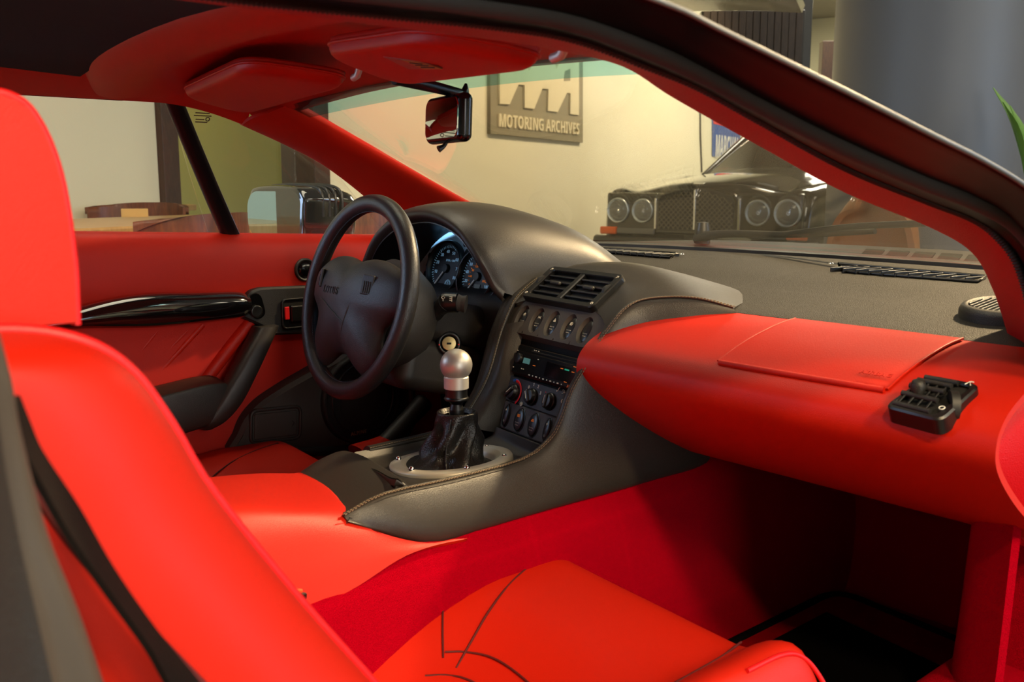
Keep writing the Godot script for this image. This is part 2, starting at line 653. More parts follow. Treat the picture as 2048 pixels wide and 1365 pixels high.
func make_materials() -> void:
	var leather_n := noise_tex(0.11, FastNoiseLite.TYPE_CELLULAR, 512, 6.0, [], 3, 2)
	var fine_n := noise_tex(0.25, FastNoiseLite.TYPE_SIMPLEX, 512, 5.0, [], 5, 3)
	var wave_n := noise_tex(0.012, FastNoiseLite.TYPE_SIMPLEX, 512, 6.0, [], 9, 3)
	var fuzz_n := noise_tex(0.35, FastNoiseLite.TYPE_SIMPLEX, 512, 9.0, [], 7, 4)
	var m := grained(mat("red_leather", Color(0.71, 0.10, 0.018), 0.48), leather_n, 11.0, 0.22)
	m.metallic_specular = 0.38
	grained(mat("red_piping", Color(0.82, 0.02, 0.04), 0.5), leather_n, 14.0, 0.2)
	m = grained(mat("cool_lit_red_leather", Color(0.66, 0.01, 0.055), 0.48), leather_n, 7.0, 0.4)  # red leather with the tint of cool daylight put into its colour
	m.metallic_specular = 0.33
	m = grained(mat("black_leather", Color(0.155, 0.142, 0.13), 0.42), leather_n, 11.0, 0.25)
	grained(mat("soft_black_leather", Color(0.10, 0.09, 0.085), 0.36), leather_n, 6.0, 0.5)
	m = grained(mat("black_vinyl", Color(0.14, 0.13, 0.115), 0.6), fine_n, 3.6, 0.5)
	m.metallic_specular = 0.4
	grained(mat("grey_vinyl", Color(0.215, 0.195, 0.175), 0.6), fine_n, 8.0, 0.25)
	m = grained(mat("carpet_crimson", Color(0.60, 0.0, 0.085), 1.0), fuzz_n, 6.0, 0.9)
	m.metallic_specular = 0.1
	m = grained(mat("mat_red", Color(0.52, 0.005, 0.03), 1.0), fuzz_n, 6.0, 0.9)
	m.metallic_specular = 0.1
	m = grained(mat("mat_black", Color(0.05, 0.04, 0.04), 1.0), fuzz_n, 6.0, 0.9)
	m.metallic_specular = 0.1
	grained(mat("black_plastic", Color(0.095, 0.09, 0.085), 0.5), fine_n, 5.0, 0.25)
	grained(mat("dark_cloth", Color(0.06, 0.045, 0.042), 0.95), fuzz_n, 8.0, 0.5)
	m = grained(mat("webbing", Color(0.055, 0.04, 0.035), 0.85), fuzz_n, 8.0, 0.4)
	m.metallic_specular = 0.25
	mat("rubber", Color(0.10, 0.097, 0.095), 0.55)
	grained(mat("foam_rubber", Color(0.16, 0.15, 0.14), 0.7), fine_n, 9.0, 0.3)
	m = mat("gloss_black", Color(0.035, 0.033, 0.035), 0.12)
	m.clearcoat_enabled = true
	m.clearcoat = 1.0
	m.clearcoat_roughness = 0.03
	m = mat("frame_black", Color(0.03, 0.028, 0.03), 0.3)
	m.metallic_specular = 0.18
	mat("satin_black", Color(0.04, 0.04, 0.042), 0.36)
	mat("dark_void", Color(0.02, 0.02, 0.02), 0.9)
	mat("aluminium", Color(0.80, 0.78, 0.73), 0.5, 0.6)
	mat("brushed_plate", Color(0.66, 0.72, 0.78), 0.45, 0.15)
	mat("chrome", Color(0.9, 0.9, 0.9), 0.08, 1.0)
	mat("grey_metal", Color(0.45, 0.45, 0.45), 0.45, 0.8)
	mat("mirror", Color(0.86, 0.88, 0.9), 0.02, 1.0)
	m = mat("glass", Color(0.9, 0.95, 0.85, 0.02), 0.0)
	m.transparency = BaseMaterial3D.TRANSPARENCY_ALPHA
	m = mat("windscreen_glass", Color(0.93, 0.92, 0.72, 0.02), 0.0)
	m.transparency = BaseMaterial3D.TRANSPARENCY_ALPHA
	m = mat("tint_glass", Color(0.70, 0.90, 0.95, 0.0), 0.0)
	m.refraction_enabled = true
	m.refraction_scale = 0.0
	m = mat("lamp_glow", Color(1, 0.9, 0.75), 0.4)
	m.emission_enabled = true
	m.emission = Color(1.0, 0.85, 0.62)
	m.emission_energy_multiplier = 6.0
	m = mat("lamp_glow_soft", Color(1, 0.95, 0.85), 0.5)
	m.emission_enabled = true
	m.emission = Color(1.0, 0.9, 0.72)
	m.emission_energy_multiplier = 1.4
	m = mat("window_and_fill_pane", Color(0.9, 0.95, 1.0), 0.3)
	m.emission_enabled = true
	m.emission = Color(0.75, 0.88, 1.0)
	m.emission_energy_multiplier = 1.6
	mat("white_print", Color(0.85, 0.85, 0.82), 0.6)
	mat("seam_dark", Color(0.30, 0.01, 0.012), 0.7)
	mat("thread", Color(0.42, 0.36, 0.28), 0.7)
	mat("dark_thread", Color(0.05, 0.04, 0.04), 0.7)
	mat("red_thread", Color(0.72, 0.05, 0.05), 0.7)
	mat("orange_paint", Color(0.9, 0.42, 0.06), 0.5)
	mat("red_paint", Color(0.85, 0.05, 0.08), 0.45)
	mat("blue_paint", Color(0.10, 0.35, 0.65), 0.5)
	grained(mat("satin_vinyl", Color(0.16, 0.145, 0.13), 0.42), fine_n, 8.0, 0.25)
	grained(mat("speaker_mesh", Color(0.05, 0.045, 0.04), 0.45), fuzz_n, 10.0, 0.6)
	mat("mirror_blue_reflection", Color(0.72, 0.86, 0.95), 0.02, 1.0)  # blue of the reflected daylight is put into the mirror colour
	mat("orange_button", Color(0.92, 0.30, 0.12), 0.45)
	mat("sticker_red", Color(0.62, 0.28, 0.22), 0.5)
	mat("sticker_amber", Color(0.66, 0.45, 0.16), 0.5)
	mat("panel_olive", Color(0.50, 0.47, 0.36), 0.6)
	mat("letter_cream", Color(0.84, 0.80, 0.66), 0.6)
	mat("poster_blue", Color(0.05, 0.30, 0.60), 0.5)
	mat("ochre", Color(0.62, 0.45, 0.18), 0.6)
	m = mat("leaf", Color(0.30, 0.48, 0.12), 0.5)
	m.backlight_enabled = true
	m.backlight = Color(0.2, 0.3, 0.05)
	mat("buff_paper", Color(0.78, 0.62, 0.36), 0.8)
	m = mat("globe_glow", Color(1, 0.97, 0.9), 0.4)
	m.emission_enabled = true
	m.emission = Color(1.0, 0.95, 0.85)
	m.emission_energy_multiplier = 3.0
	m = mat("slat_wood", Color(1, 1, 1), 0.55)
	m.albedo_texture = wood_texture(Color(0.14, 0.105, 0.085), Color(0.26, 0.205, 0.17), 17)
	m.uv1_triplanar = true
	m.uv1_scale = Vector3(1.5, 1.0, 1.5)
	mat("grille_dark", Color(0.04, 0.04, 0.04), 0.5)
	mat("grille_wire", Color(0.40, 0.38, 0.34), 0.35, 0.7)
	m = mat("lamp_glass", Color(0.9, 0.95, 0.97, 0.12), 0.0)
	m.transparency = BaseMaterial3D.TRANSPARENCY_ALPHA
	mat("reflector", Color(0.85, 0.90, 0.93), 0.32, 0.85)
	mat("indicator_orange", Color(0.85, 0.36, 0.05), 0.25)
	mat("dark_glass", Color(0.06, 0.065, 0.05), 0.05)
	mat("switch_black", Color(0.055, 0.052, 0.05), 0.35)
	mat("icon_white", Color(0.82, 0.80, 0.72), 0.6)
	mat("gloss_plastic", Color(0.035, 0.034, 0.036), 0.18)
	m = mat("screen_dark", Color(0.03, 0.035, 0.045), 0.12)
	m = mat("screen_teal", Color(0.3, 0.5, 0.5), 0.3)
	m.emission_enabled = true
	m.emission = Color(0.35, 0.6, 0.6)
	m.emission_energy_multiplier = 0.15
	m = mat("screen_green", Color(0.1, 0.6, 0.5), 0.3)
	m.emission_enabled = true
	m.emission = Color(0.1, 0.8, 0.6)
	m.emission_energy_multiplier = 0.25
	m = mat("satin_knob", Color(0.72, 0.70, 0.66), 0.42, 0.65)
	mat("brass", Color(0.72, 0.66, 0.48), 0.4, 0.8)
	grained(mat("wheel_leather", Color(0.145, 0.14, 0.14), 0.36), leather_n, 9.0, 0.35)
	grained(mat("wheel_pad", Color(0.15, 0.142, 0.138), 0.5), fine_n, 5.0, 0.25)
	mat("rim_thread", Color(0.16, 0.18, 0.2), 0.6)
	mat("dial_black", Color(0.03, 0.035, 0.04), 0.5)
	m = mat("dial_white", Color(0.75, 0.88, 0.95), 0.6)
	m.emission_enabled = true
	m.emission = Color(0.55, 0.8, 0.95)
	m.emission_energy_multiplier = 0.12
	m = mat("dial_amber", Color(0.95, 0.5, 0.06), 0.6)
	m.emission_enabled = true
	m.emission = Color(0.95, 0.5, 0.06)
	m.emission_energy_multiplier = 0.15
	m = mat("blue_lamp", Color(0.7, 0.9, 1.0), 0.3)
	m.emission_enabled = true
	m.emission = Color(0.7, 0.9, 1.0)
	m.emission_energy_multiplier = 2.0
	mat("lcd_grey", Color(0.32, 0.36, 0.34), 0.4)
	m = mat("red_lamp", Color(0.9, 0.05, 0.08), 0.2)
	m.emission_enabled = true
	m.emission = Color(1.0, 0.05, 0.1)
	m.emission_energy_multiplier = 1.5
	# showroom
	grained(mat("plaster", Color(0.86, 0.84, 0.73), 0.85), wave_n, 0.7, 0.1)
	grained(mat("green_plaster", Color(0.66, 0.70, 0.40), 0.85), wave_n, 0.7, 0.1)
	mat("ceiling_paint", Color(0.6, 0.58, 0.54), 0.9)
	m = grained(mat("concrete", Color(0.30, 0.28, 0.26), 0.45), wave_n, 0.5, 0.15)
	grained(mat("column_paint", Color(0.34, 0.35, 0.38), 0.5), wave_n, 0.6, 0.1)
	m = mat("walnut", Color(1, 1, 1), 0.4)
	m.albedo_texture = wood_texture(Color(0.30, 0.15, 0.07), Color(0.48, 0.26, 0.12), 11)
	m.uv1_triplanar = true
	m.uv1_scale = Vector3(1.2, 1.2, 1.2)
	m = mat("dark_wood", Color(1, 1, 1), 0.5)
	m.albedo_texture = wood_texture(Color(0.16, 0.09, 0.05), Color(0.27, 0.17, 0.10), 12)
	m.uv1_triplanar = true
	m.uv1_scale = Vector3(1.5, 1.5, 1.5)
	m = mat("pale_wood", Color(1, 1, 1), 0.35)
	m.albedo_texture = wood_texture(Color(0.62, 0.48, 0.28), Color(0.74, 0.60, 0.38), 13)
	m.uv1_triplanar = true
	m.uv1_scale = Vector3(0.8, 0.8, 0.8)
	mat("tan_leather", Color(0.62, 0.36, 0.17), 0.5)

func wood_texture(a: Color, b: Color, sd: int) -> ImageTexture:
	var f := FastNoiseLite.new()
	f.seed = sd
	f.frequency = 0.02
	f.fractal_octaves = 4
	var im := Image.create(256, 512, false, Image.FORMAT_RGB8)
	for y in 512:
		for x in 256:
			var w := f.get_noise_2d(x * 6.0, y * 0.35)
			var v := 0.5 + 0.5 * sin(x * 0.35 + w * 9.0) * 0.6 + 0.35 * f.get_noise_2d(x * 20.0, y * 0.8 + 300.0)
			im.set_pixel(x, y, a.lerp(b, clampf(v, 0, 1)))
	return ImageTexture.create_from_image(im)


# ------------------------------------------------------------------ showroom shell
func wall_box(a0: float, a1: float, y0: float, y1: float, b0: float, b1: float) -> ArrayMesh:
	var o := Vector3(-4.9885, 0, -4.5805)
	var ea := (Vector3(-5.3228, 0, -5.523) - o)
	var eb := (Vector3(-4.0461, 0, -4.9148) - o)
	var xf := Transform3D(ea, Vector3.UP, eb, o + ea * (a0 + a1) / 2 + Vector3.UP * (y0 + y1) / 2 + eb * (b0 + b1) / 2)
	return rbox(Vector3(absf(a1 - a0), absf(y1 - y0), absf(b1 - b0)), 0.004, xf, null, 1)

func build_room() -> void:
	structure("floor", wall_box(-12.0, 12.0, -0.2, 0.0, -2.2, 9.0), mats.concrete)
	structure("ceiling", wall_box(-12.0, 12.0, 3.45, 3.65, -2.2, 9.0), mats.ceiling_paint)
	# logo wall, with an opening to the green room between a = -3.75 and -2.75
	var s := Acc.new()
	var o := Acc.new()
	structure("wall_logo", wall_box(-2.62, 12.0, 0.0, 3.45, -0.2, 0.0), mats.plaster)
	structure("wall_seating", wall_box(-12.0, -3.86, 0.0, 3.45, -0.2, 0.0), mats.plaster)
	structure("wall_lintel", wall_box(-3.86, -2.62, 2.5, 3.45, -0.2, 0.0), mats.plaster)
	structure("trim_1", wall_box(-3.86, -3.76, 0.0, 2.5, -0.22, 0.04), mats.dark_wood)
	structure("trim_2", wall_box(-2.76, -2.62, 0.0, 2.5, -0.22, 0.04), mats.dark_wood)
	structure("trim_3", wall_box(-3.76, -2.76, 2.42, 2.5, -0.22, 0.04), mats.dark_wood)
	structure("wall_green", wall_box(-6.0, -0.5, 0.0, 3.45, -2.2, -2.0), mats.green_plaster)
	structure("wall_green_side", wall_box(-6.2, -6.0, 0.0, 3.45, -2.2, -0.2), mats.green_plaster)
	structure("wall_green_end", wall_box(-0.7, -0.5, 0.0, 3.45, -2.2, -0.2), mats.green_plaster)
	structure("wall_end", wall_box(9.0, 9.2, 0.0, 3.45, -0.2, 9.0), mats.plaster)
	structure("wall_rear", wall_box(-12.2, -12.0, 0.0, 3.45, -0.2, 9.0), mats.plaster)
	structure("wall_street", wall_box(-12.0, 9.0, 0.0, 3.45, 9.0, 9.2), mats.plaster)
	area("green_room_light", Vector3(-4.9221, 3.2, -1.1026), Vector3(-4.9221, 0, -1.1026), Vector2(1.2, 0.6), 5.0, Color(1.0, 0.85, 0.6))


# ------------------------------------------------------------------ car body shell
func mirrored(p: Array) -> Array:
	var out := []
	for q in p:
		out.append(Vector3(-q.x, q.y, q.z))
	return out

# the door opening: trim, ribbed edge strip, seal, channel and outer skin, all along one curve
var red_in := [Vector3(0.4, 1.0146, 0.7802), Vector3(0.42, 1.0115, 0.6308), Vector3(0.44, 1.0073, 0.5011), Vector3(0.45, 1.0051, 0.3579), Vector3(0.455, 1.0022, 0.2977), Vector3(0.46, 0.9937, 0.2143), Vector3(0.48, 0.9657, 0.1619), Vector3(0.515, 0.9211, 0.0683), Vector3(0.55, 0.874, -0.039), Vector3(0.58, 0.8339, -0.174), Vector3(0.6, 0.8028, -0.2405), Vector3(0.615, 0.7598, -0.2668), Vector3(0.625, 0.7107, -0.2892), Vector3(0.635, 0.6473, -0.3169), Vector3(0.64, 0.5838, -0.3259)]
var rib_c := [Vector3(0.5, 1.0109, 0.7866), Vector3(0.5, 1.0038, 0.6791), Vector3(0.5, 1.0048, 0.5618), Vector3(0.52, 1.0048, 0.4288), Vector3(0.53, 1.001, 0.3478), Vector3(0.55, 0.9824, 0.2773), Vector3(0.563, 0.9679, 0.2266), Vector3(0.58, 0.9418, 0.162), Vector3(0.61, 0.9009, 0.0652), Vector3(0.635, 0.8691, -0.0459), Vector3(0.65, 0.8476, -0.1277), Vector3(0.665, 0.8262, -0.1569), Vector3(0.68, 0.7986, -0.1707), Vector3(0.69, 0.7497, -0.1888), Vector3(0.7, 0.6713, -0.21)]
var seal_c := [Vector3(0.54, 1.0186, 0.7848), Vector3(0.54, 1.011, 0.6851), Vector3(0.545, 1.0103, 0.5801), Vector3(0.56, 1.0096, 0.4616), Vector3(0.57, 1.006, 0.387), Vector3(0.59, 0.989, 0.3231), Vector3(0.603, 0.9742, 0.2773), Vector3(0.62, 0.9516, 0.2195), Vector3(0.65, 0.9175, 0.1346), Vector3(0.675, 0.8876, 0.0368), Vector3(0.69, 0.8664, -0.0459), Vector3(0.7, 0.8433, -0.1114), Vector3(0.715, 0.8075, -0.1418), Vector3(0.725, 0.7556, -0.1586), Vector3(0.735, 0.6814, -0.1745)]
var skin_e := [Vector3(0.6, 1.0353, 0.7839), Vector3(0.6, 1.028, 0.6891), Vector3(0.61, 1.0245, 0.6046), Vector3(0.62, 1.0209, 0.501), Vector3(0.63, 1.0178, 0.4303), Vector3(0.65, 1.0038, 0.3667), Vector3(0.664, 0.9915, 0.3381), Vector3(0.68, 0.9775, 0.3065), Vector3(0.71, 0.9498, 0.2394), Vector3(0.735, 0.92, 0.1526), Vector3(0.745, 0.9017, 0.0845), Vector3(0.755, 0.8797, 0.0176), Vector3(0.765, 0.8517, -0.0411), Vector3(0.77, 0.7945, -0.0883), Vector3(0.775, 0.7131, -0.1325)]

func build_car_body() -> void:
	var t := thing("sports_car_body", Vector3(0, 0.05, 0), "low black sports car body around the red leather cabin", "car")
	var k := 6
	# --- near door opening
	var ri := spline(red_in, k)
	var rc := spline(rib_c, k)
	var sc := spline(seal_c, k)
	var se := spline(skin_e, k)
	var red_edge := []
	var trim_rows := []
	for i in ri.size():
		var a: Vector3 = ri[i]
		var b: Vector3 = rc[i]
		var out: Vector3 = (b - a)
		trim_rows.append([a + Vector3(-0.012, 0.012, -0.03), a + Vector3(-0.002, 0.002, -0.004), a + out * 0.08, a.lerp(b, 0.5) + Vector3(0.004, 0.0, 0.004), b])
	part(t, "door_opening_trim", slab(trim_rows, 1, 2, 0.006), mats.cool_lit_red_leather, "red leather trim round the door opening with cool light painted in")
	var rr := []
	var rp := resample(rc, 1300)
	for i in rp.size():
		rr.append(0.0046 + 0.0009 * sin(i * TAU / 4.0))
	part(t, "ribbed_edge_strip", tube(rp, rr, 10), mats.rubber, "ribbed black rubber edge strip")
	part(t, "door_seal", tube(resample(sc, 120), 0.0095, 14), mats.foam_rubber, "smooth black foam door seal")
	var chan := []
	for i in rc.size():
		var a: Vector3 = rc[i].lerp(sc[i], 0.55)
		var b: Vector3 = sc[i]
		var c: Vector3 = se[i]
		var away := Vector3(-0.012, -0.004, -0.012)
		chan.append([rc[i] + Vector3(0.0, -0.004, -0.006), a + away * 0.9, b + away * 1.2, b.lerp(c, 0.4) + away * 0.8, b.lerp(c, 0.75) + away * 0.2, c, c + Vector3(-0.006, 0.007, -0.004), c + Vector3(-0.05, 0.022, -0.025)])
	part(t, "door_frame", slab(chan, 1, 3, 0.004), mats.frame_black, "glossy black painted door frame")
	part(t, "drip_rail", tube(resample(shifted(se, Vector3(0.002, 0.002, 0.0)), 120), 0.0024, 8), mats.grey_metal, "thin metal drip rail")
	# --- far door opening
	var far_glass := [Vector3(-0.45, 1.0224, 0.0811), Vector3(-0.505, 0.9669, -0.0761), Vector3(-0.57, 0.8861, -0.2951), Vector3(-0.63, 0.8044, -0.5205), Vector3(-0.662, 0.7495, -0.6664)]
	var far_low := [Vector3(-0.52, 0.9923, 0.1323), Vector3(-0.57, 0.9608, 0.0198), Vector3(-0.625, 0.9235, -0.0962), Vector3(-0.675, 0.8577, -0.2261), Vector3(-0.7, 0.794, -0.3188)]
	var rows := []
	for i in 5:
		var a: Vector3 = far_glass[i]
		var b: Vector3 = far_low[i]
		rows.append([a + Vector3(-0.004, 0.002, -0.02), a, a.lerp(b, 0.35) + Vector3(0.014, 0, 0.008), a.lerp(b, 0.75) + Vector3(0.012, 0, 0.012), b, b + Vector3(-0.02, 0.004, -0.006)])
	part(t, "pillar_trim", slab(rows, 6, 4, 0.006), mats.red_leather, "red leather windscreen pillar trim")
	# toothed black edge between the pillar trim and the glass
	var edge := spline(far_glass, 8)
	edge = resample(edge, 300)
	var s := Acc.new()
	var band0 := []
	var band1 := []
	for i in edge.size():
		var off := 0.002 + (0.006 if i % 2 == 0 else 0.0)
		band0.append(edge[i] + Vector3(0.0, 0.0, 0.0))
		band1.append(edge[i] + Vector3(0.0025, 0.0012, -0.004).normalized() * off)
	add_grid(s, [band0, band1])
	add_grid(s, [shifted(band1, Vector3(-0.0015, 0.0015, -0.0015)), shifted(band0, Vector3(-0.0015, 0.0015, -0.0015))])
	part(t, "toothed_glass_edge", s.mesh(), mats.dark_void, "toothed black edge of the windscreen bonding")
	# roof side rail, far side
	var rail := []
	for q in [[-160, 176, 98], [0, 187, 110], [120, 194, 119], [245, 201, 129], [335, 207, 134]]:
		pass
	rail = [
		[Vector3(-0.552, 1.0203, 0.6423), Vector3(-0.53, 1.0261, 0.6453), Vector3(-0.46, 1.0433, 0.6549), Vector3(-0.4, 1.0588, 0.6631), Vector3(-0.36, 1.0578, 0.6695)],
		[Vector3(-0.552, 1.0202, 0.5111), Vector3(-0.53, 1.0251, 0.5159), Vector3(-0.46, 1.0415, 0.5313), Vector3(-0.4, 1.0577, 0.5444), Vector3(-0.36, 1.0577, 0.5539)],
		[Vector3(-0.552, 1.0199, 0.4244), Vector3(-0.53, 1.0242, 0.4305), Vector3(-0.46, 1.0401, 0.4498), Vector3(-0.4, 1.0565, 0.466), Vector3(-0.36, 1.0567, 0.4776)],
		[Vector3(-0.552, 1.02, 0.3229), Vector3(-0.53, 1.0237, 0.3304), Vector3(-0.46, 1.0398, 0.3541), Vector3(-0.4, 1.0572, 0.3741), Vector3(-0.36, 1.0576, 0.3881)]]
	part(t, "roof_side_trim", slab(rail, 4, 4, 0.006), mats.red_leather, "dark red roof side trim over the driver's window")
	part(t, "roof_side_seal", tube(spline([rail[0][0] + Vector3(-0.012, 0.004, 0), rail[1][0] + Vector3(-0.012, 0.004, 0), rail[3][0] + Vector3(-0.012, 0.004, 0)], 6), 0.004, 8), mats.rubber)
	# header above the windscreen: one padded sheet across the car
	var head := []
	for x in [-0.53, -0.46, -0.38, -0.25, 0.0, 0.25, 0.36, 0.43, 0.47]:
		var c: float = 1.0 - pow(absf(x) / 0.55, 2.0)       # crown
		var e: float = clampf((absf(x) - 0.33) / 0.2, 0.0, 1.0)
		var y: float = 1.022 + 0.034 * c
		head.append([
			Vector3(x, y + 0.032, 0.455 - 0.06 * e), Vector3(x, y + 0.012, 0.452 - 0.06 * e), Vector3(x, y - 0.006 * (1.0 - e), 0.425 - 0.05 * e), Vector3(x, y - 0.004, 0.375 - 0.03 * e), Vector3(x, y + 0.016 * (1.0 - e), 0.30),
			Vector3(x, y + 0.018 * (1.0 - e), 0.22), Vector3(x, y + 0.004 - 0.008 * e, 0.14), Vector3(x, y - 0.012 - 0.012 * e, 0.075 - 0.03 * c + 0.03 * e), Vector3(x, y - 0.014 - 0.012 * e, 0.045 - 0.035 * c + 0.03 * e)])
	part(t, "header_trim", slab(head, 4, 4, -0.006), mats.red_leather, "dark red padded header above the windscreen")
	part(t, "header_corner_trim", slab([[Vector3(-0.552, 1.0195, 0.3311), Vector3(-0.5, 1.0321, 0.3405), Vector3(-0.45, 1.0501, 0.3569)], [Vector3(-0.55, 1.0181, 0.2484), Vector3(-0.5, 1.0328, 0.2632), Vector3(-0.45, 1.0515, 0.2822)], [Vector3(-0.54, 1.0056, 0.1824), Vector3(-0.49, 1.0236, 0.1992), Vector3(-0.44, 1.0388, 0.2248)], [Vector3(-0.52, 0.9848, 0.1261), Vector3(-0.48, 1.0079, 0.1369), Vector3(-0.43, 1.026, 0.1604)]], 5, 5, 0.006), mats.red_leather)
	# roof panel: dark cloth underside, gloss black outside
	var under := []
	var outer := []
	for x in [-0.43, -0.3, 0.0, 0.3, 0.43]:
		var y: float = 1.05 + 0.03 * (1.0 - pow(absf(x) / 0.45, 2.0))
		under.append([Vector3(x, y, 0.43), Vector3(x, y + 0.008, 0.6), Vector3(x, y + 0.008, 0.8), Vector3(x, y - 0.01, 1.05)])
	part(t, "roof_lining", slab(under, 4, 4, -0.012), mats.dark_cloth, "near black cloth lining of the roof panel")
	for x in [-0.6, -0.5, -0.25, 0.0, 0.25, 0.5, 0.6]:
		var y: float = 1.075 + 0.05 * (1.0 - pow(absf(x) / 0.62, 2.0))
		outer.append([Vector3(x * 0.92, y - 0.03, 0.03 + 0.05 * absf(x)), Vector3(x, y, 0.2), Vector3(x, y + 0.012, 0.5), Vector3(x, y + 0.008, 0.8), Vector3(x, y - 0.01, 1.15)])
	part(t, "roof_skin", slab(outer, 4, 4, 0.008), mats.gloss_black, "glossy black roof skin")
	# windscreen
	var ws := []
	for x in [-1.0, -0.75, -0.4, 0.0, 0.4, 0.75, 1.0]:
		var b: float = 1.0 - x * x
		var top := Vector3(x * 0.455, 1.021 + 0.026 * b, 0.078 - 0.035 * b)
		var low := Vector3(x * 0.665, 0.749 + 0.004 * b, -0.668 - 0.13 * b)
		var row := []
		for i in 7:
			var f := i / 6.0
			row.append(top.lerp(low, f) + Vector3(0, 0.014 * sin(f * PI), 0))
		ws.append(row)
	part(t, "windscreen", slab(ws, 4, 2, 0.004), mats.windscreen_glass, "tinted windscreen glass")
	var tb := []
	for r in ws:
		var row := []
		for i in 4:
			row.append(r[0].lerp(r[1], i / 3.0 * 0.42 - 0.06) + Vector3(0, -0.0065, -0.001))
		tb.append(row)
	part(t, "sun_band", slab(tb, 4, 2, 0.0008), mats.tint_glass, "teal sun band along the top of the windscreen")
	# --- floor pan, tunnel, toe board, sills, carpets
	part(t, "floor_carpet", rbox(Vector3(1.36, 0.03, 2.0), 0.01, Transform3D(Basis(), Vector3(0, 0.137, 0.05))), mats.carpet_crimson, "crimson floor carpet")
	var tun := []
	for z in [0.95, 0.55, 0.42, 0.2, 0.0, -0.3, -0.62, -0.9]:
		tun.append([Vector3(0.235, 0.12, z), Vector3(0.222, 0.25, z), Vector3(0.196, 0.35, z), Vector3(0.172, 0.42, z), Vector3(0.13, 0.45, z), Vector3(-0.11, 0.445, z), Vector3(-0.16, 0.38, z), Vector3(-0.2, 0.2, z), Vector3(-0.21, 0.10, z)])
	part(t, "tunnel_carpet", slab(tun, 2, 4, -0.006), mats.carpet_crimson, "crimson carpet over the centre tunnel")
	var toe := []
	for x in [-0.68, -0.21, 0.2, 0.45, 0.68]:
		toe.append([Vector3(x, 0.14, -0.63), Vector3(x, 0.2, -0.665), Vector3(x, 0.40, -0.72), Vector3(x, 0.62, -0.715), Vector3(x, 0.70, -0.67), Vector3(x, 0.726, -0.60)])
	part(t, "toe_board", slab(toe, 3, 4, 0.01), mats.carpet_crimson, "crimson carpeted toe board")
	var seam := spline([Vector3(0.196, 0.44, -0.40), Vector3(0.204, 0.3, -0.44), Vector3(0.232, 0.12, -0.47)], 6)
	part(t, "kick_panel", slab([[Vector3(0.70, 0.11, -0.13), Vector3(0.70, 0.3, -0.17), Vector3(0.70, 0.52, -0.19)], [Vector3(0.62, 0.11, -0.2), Vector3(0.628, 0.3, -0.23), Vector3(0.632, 0.52, -0.25)], [Vector3(0.575, 0.11, -0.45), Vector3(0.585, 0.3, -0.45), Vector3(0.59, 0.52, -0.45)], [Vector3(0.52, 0.11, -0.62), Vector3(0.52, 0.3, -0.66), Vector3(0.52, 0.52, -0.72)]], 5, 5, 0.01), mats.carpet_crimson, "crimson carpeted kick panel beside the footwell")
	part(t, "hinge_post", rbox(Vector3(0.10, 0.60, 0.50), 0.01, Transform3D(Basis(), Vector3(0.70, 0.42, -0.53)), null, 1), mats.carpet_crimson)
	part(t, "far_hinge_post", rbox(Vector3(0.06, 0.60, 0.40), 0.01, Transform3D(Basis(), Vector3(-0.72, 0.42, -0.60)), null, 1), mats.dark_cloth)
	var sill := []
	for z in [1.1, 0.6, 0.2, 0.0, -0.2, -0.28]:
		sill.append([Vector3(0.585, 0.10, z), Vector3(0.59, 0.22, z), Vector3(0.60, 0.27, z), Vector3(0.63, 0.285, z), Vector3(0.72, 0.285, z), Vector3(0.75, 0.27, z), Vector3(0.76, 0.12, z)])
	part(t, "sill_carpet", slab(sill, 2, 3, 0.01), mats.carpet_crimson, "crimson carpeted door sill")
	part(t, "far_sill_carpet", slab(sill.map(func(r): return mirrored(r)), 2, 3, -0.01), mats.carpet_crimson)
	part(t, "sill_binding", tube(spline([Vector3(0.6173, 0.292, -0.317), Vector3(0.609, 0.298, -0.3363), Vector3(0.6103, 0.3, -0.3492), Vector3(0.6269, 0.29, -0.3216), Vector3(0.6465, 0.288, -0.3052), Vector3(0.6775, 0.288, -0.2943), Vector3(0.7151, 0.288, -0.2895)], 6), 0.006, 8), mats.dark_cloth, "black cloth binding on the sill carpet")
	part(t, "bulkhead_front", rbox(Vector3(1.44, 0.62, 0.03), 0.005, Transform3D(Basis(), Vector3(0, 0.42, -0.82)), null, 1), mats.carpet_crimson)
	# firewall below the windscreen, scuttle and bonnet
	part(t, "scuttle_panel", slab([[Vector3(-0.72, 0.74, -0.70), Vector3(-0.74, 0.735, -0.85), Vector3(-0.78, 0.70, -1.2), Vector3(-0.75, 0.55, -1.9)], [Vector3(-0.35, 0.745, -0.80), Vector3(-0.35, 0.745, -0.95), Vector3(-0.4, 0.725, -1.3), Vector3(-0.4, 0.58, -2.0)], [Vector3(0.35, 0.745, -0.80), Vector3(0.35, 0.745, -0.95), Vector3(0.4, 0.725, -1.3), Vector3(0.4, 0.58, -2.0)], [Vector3(0.72, 0.74, -0.70), Vector3(0.74, 0.735, -0.85), Vector3(0.78, 0.70, -1.2), Vector3(0.75, 0.55, -1.9)]], 5, 5, 0.01), mats.black_plastic, "black scuttle and bonnet beyond the windscreen")
	for i in 9:
		var x := 0.12 + i * 0.052
		part(t, "scuttle_louvre", rbox(Vector3(0.040, 0.004, 0.03), 0.0015, Transform3D(Basis(Vector3.RIGHT, 0.5), Vector3(x, 0.748, -0.88 + 0.10 * x * x))), mats.dark_void)
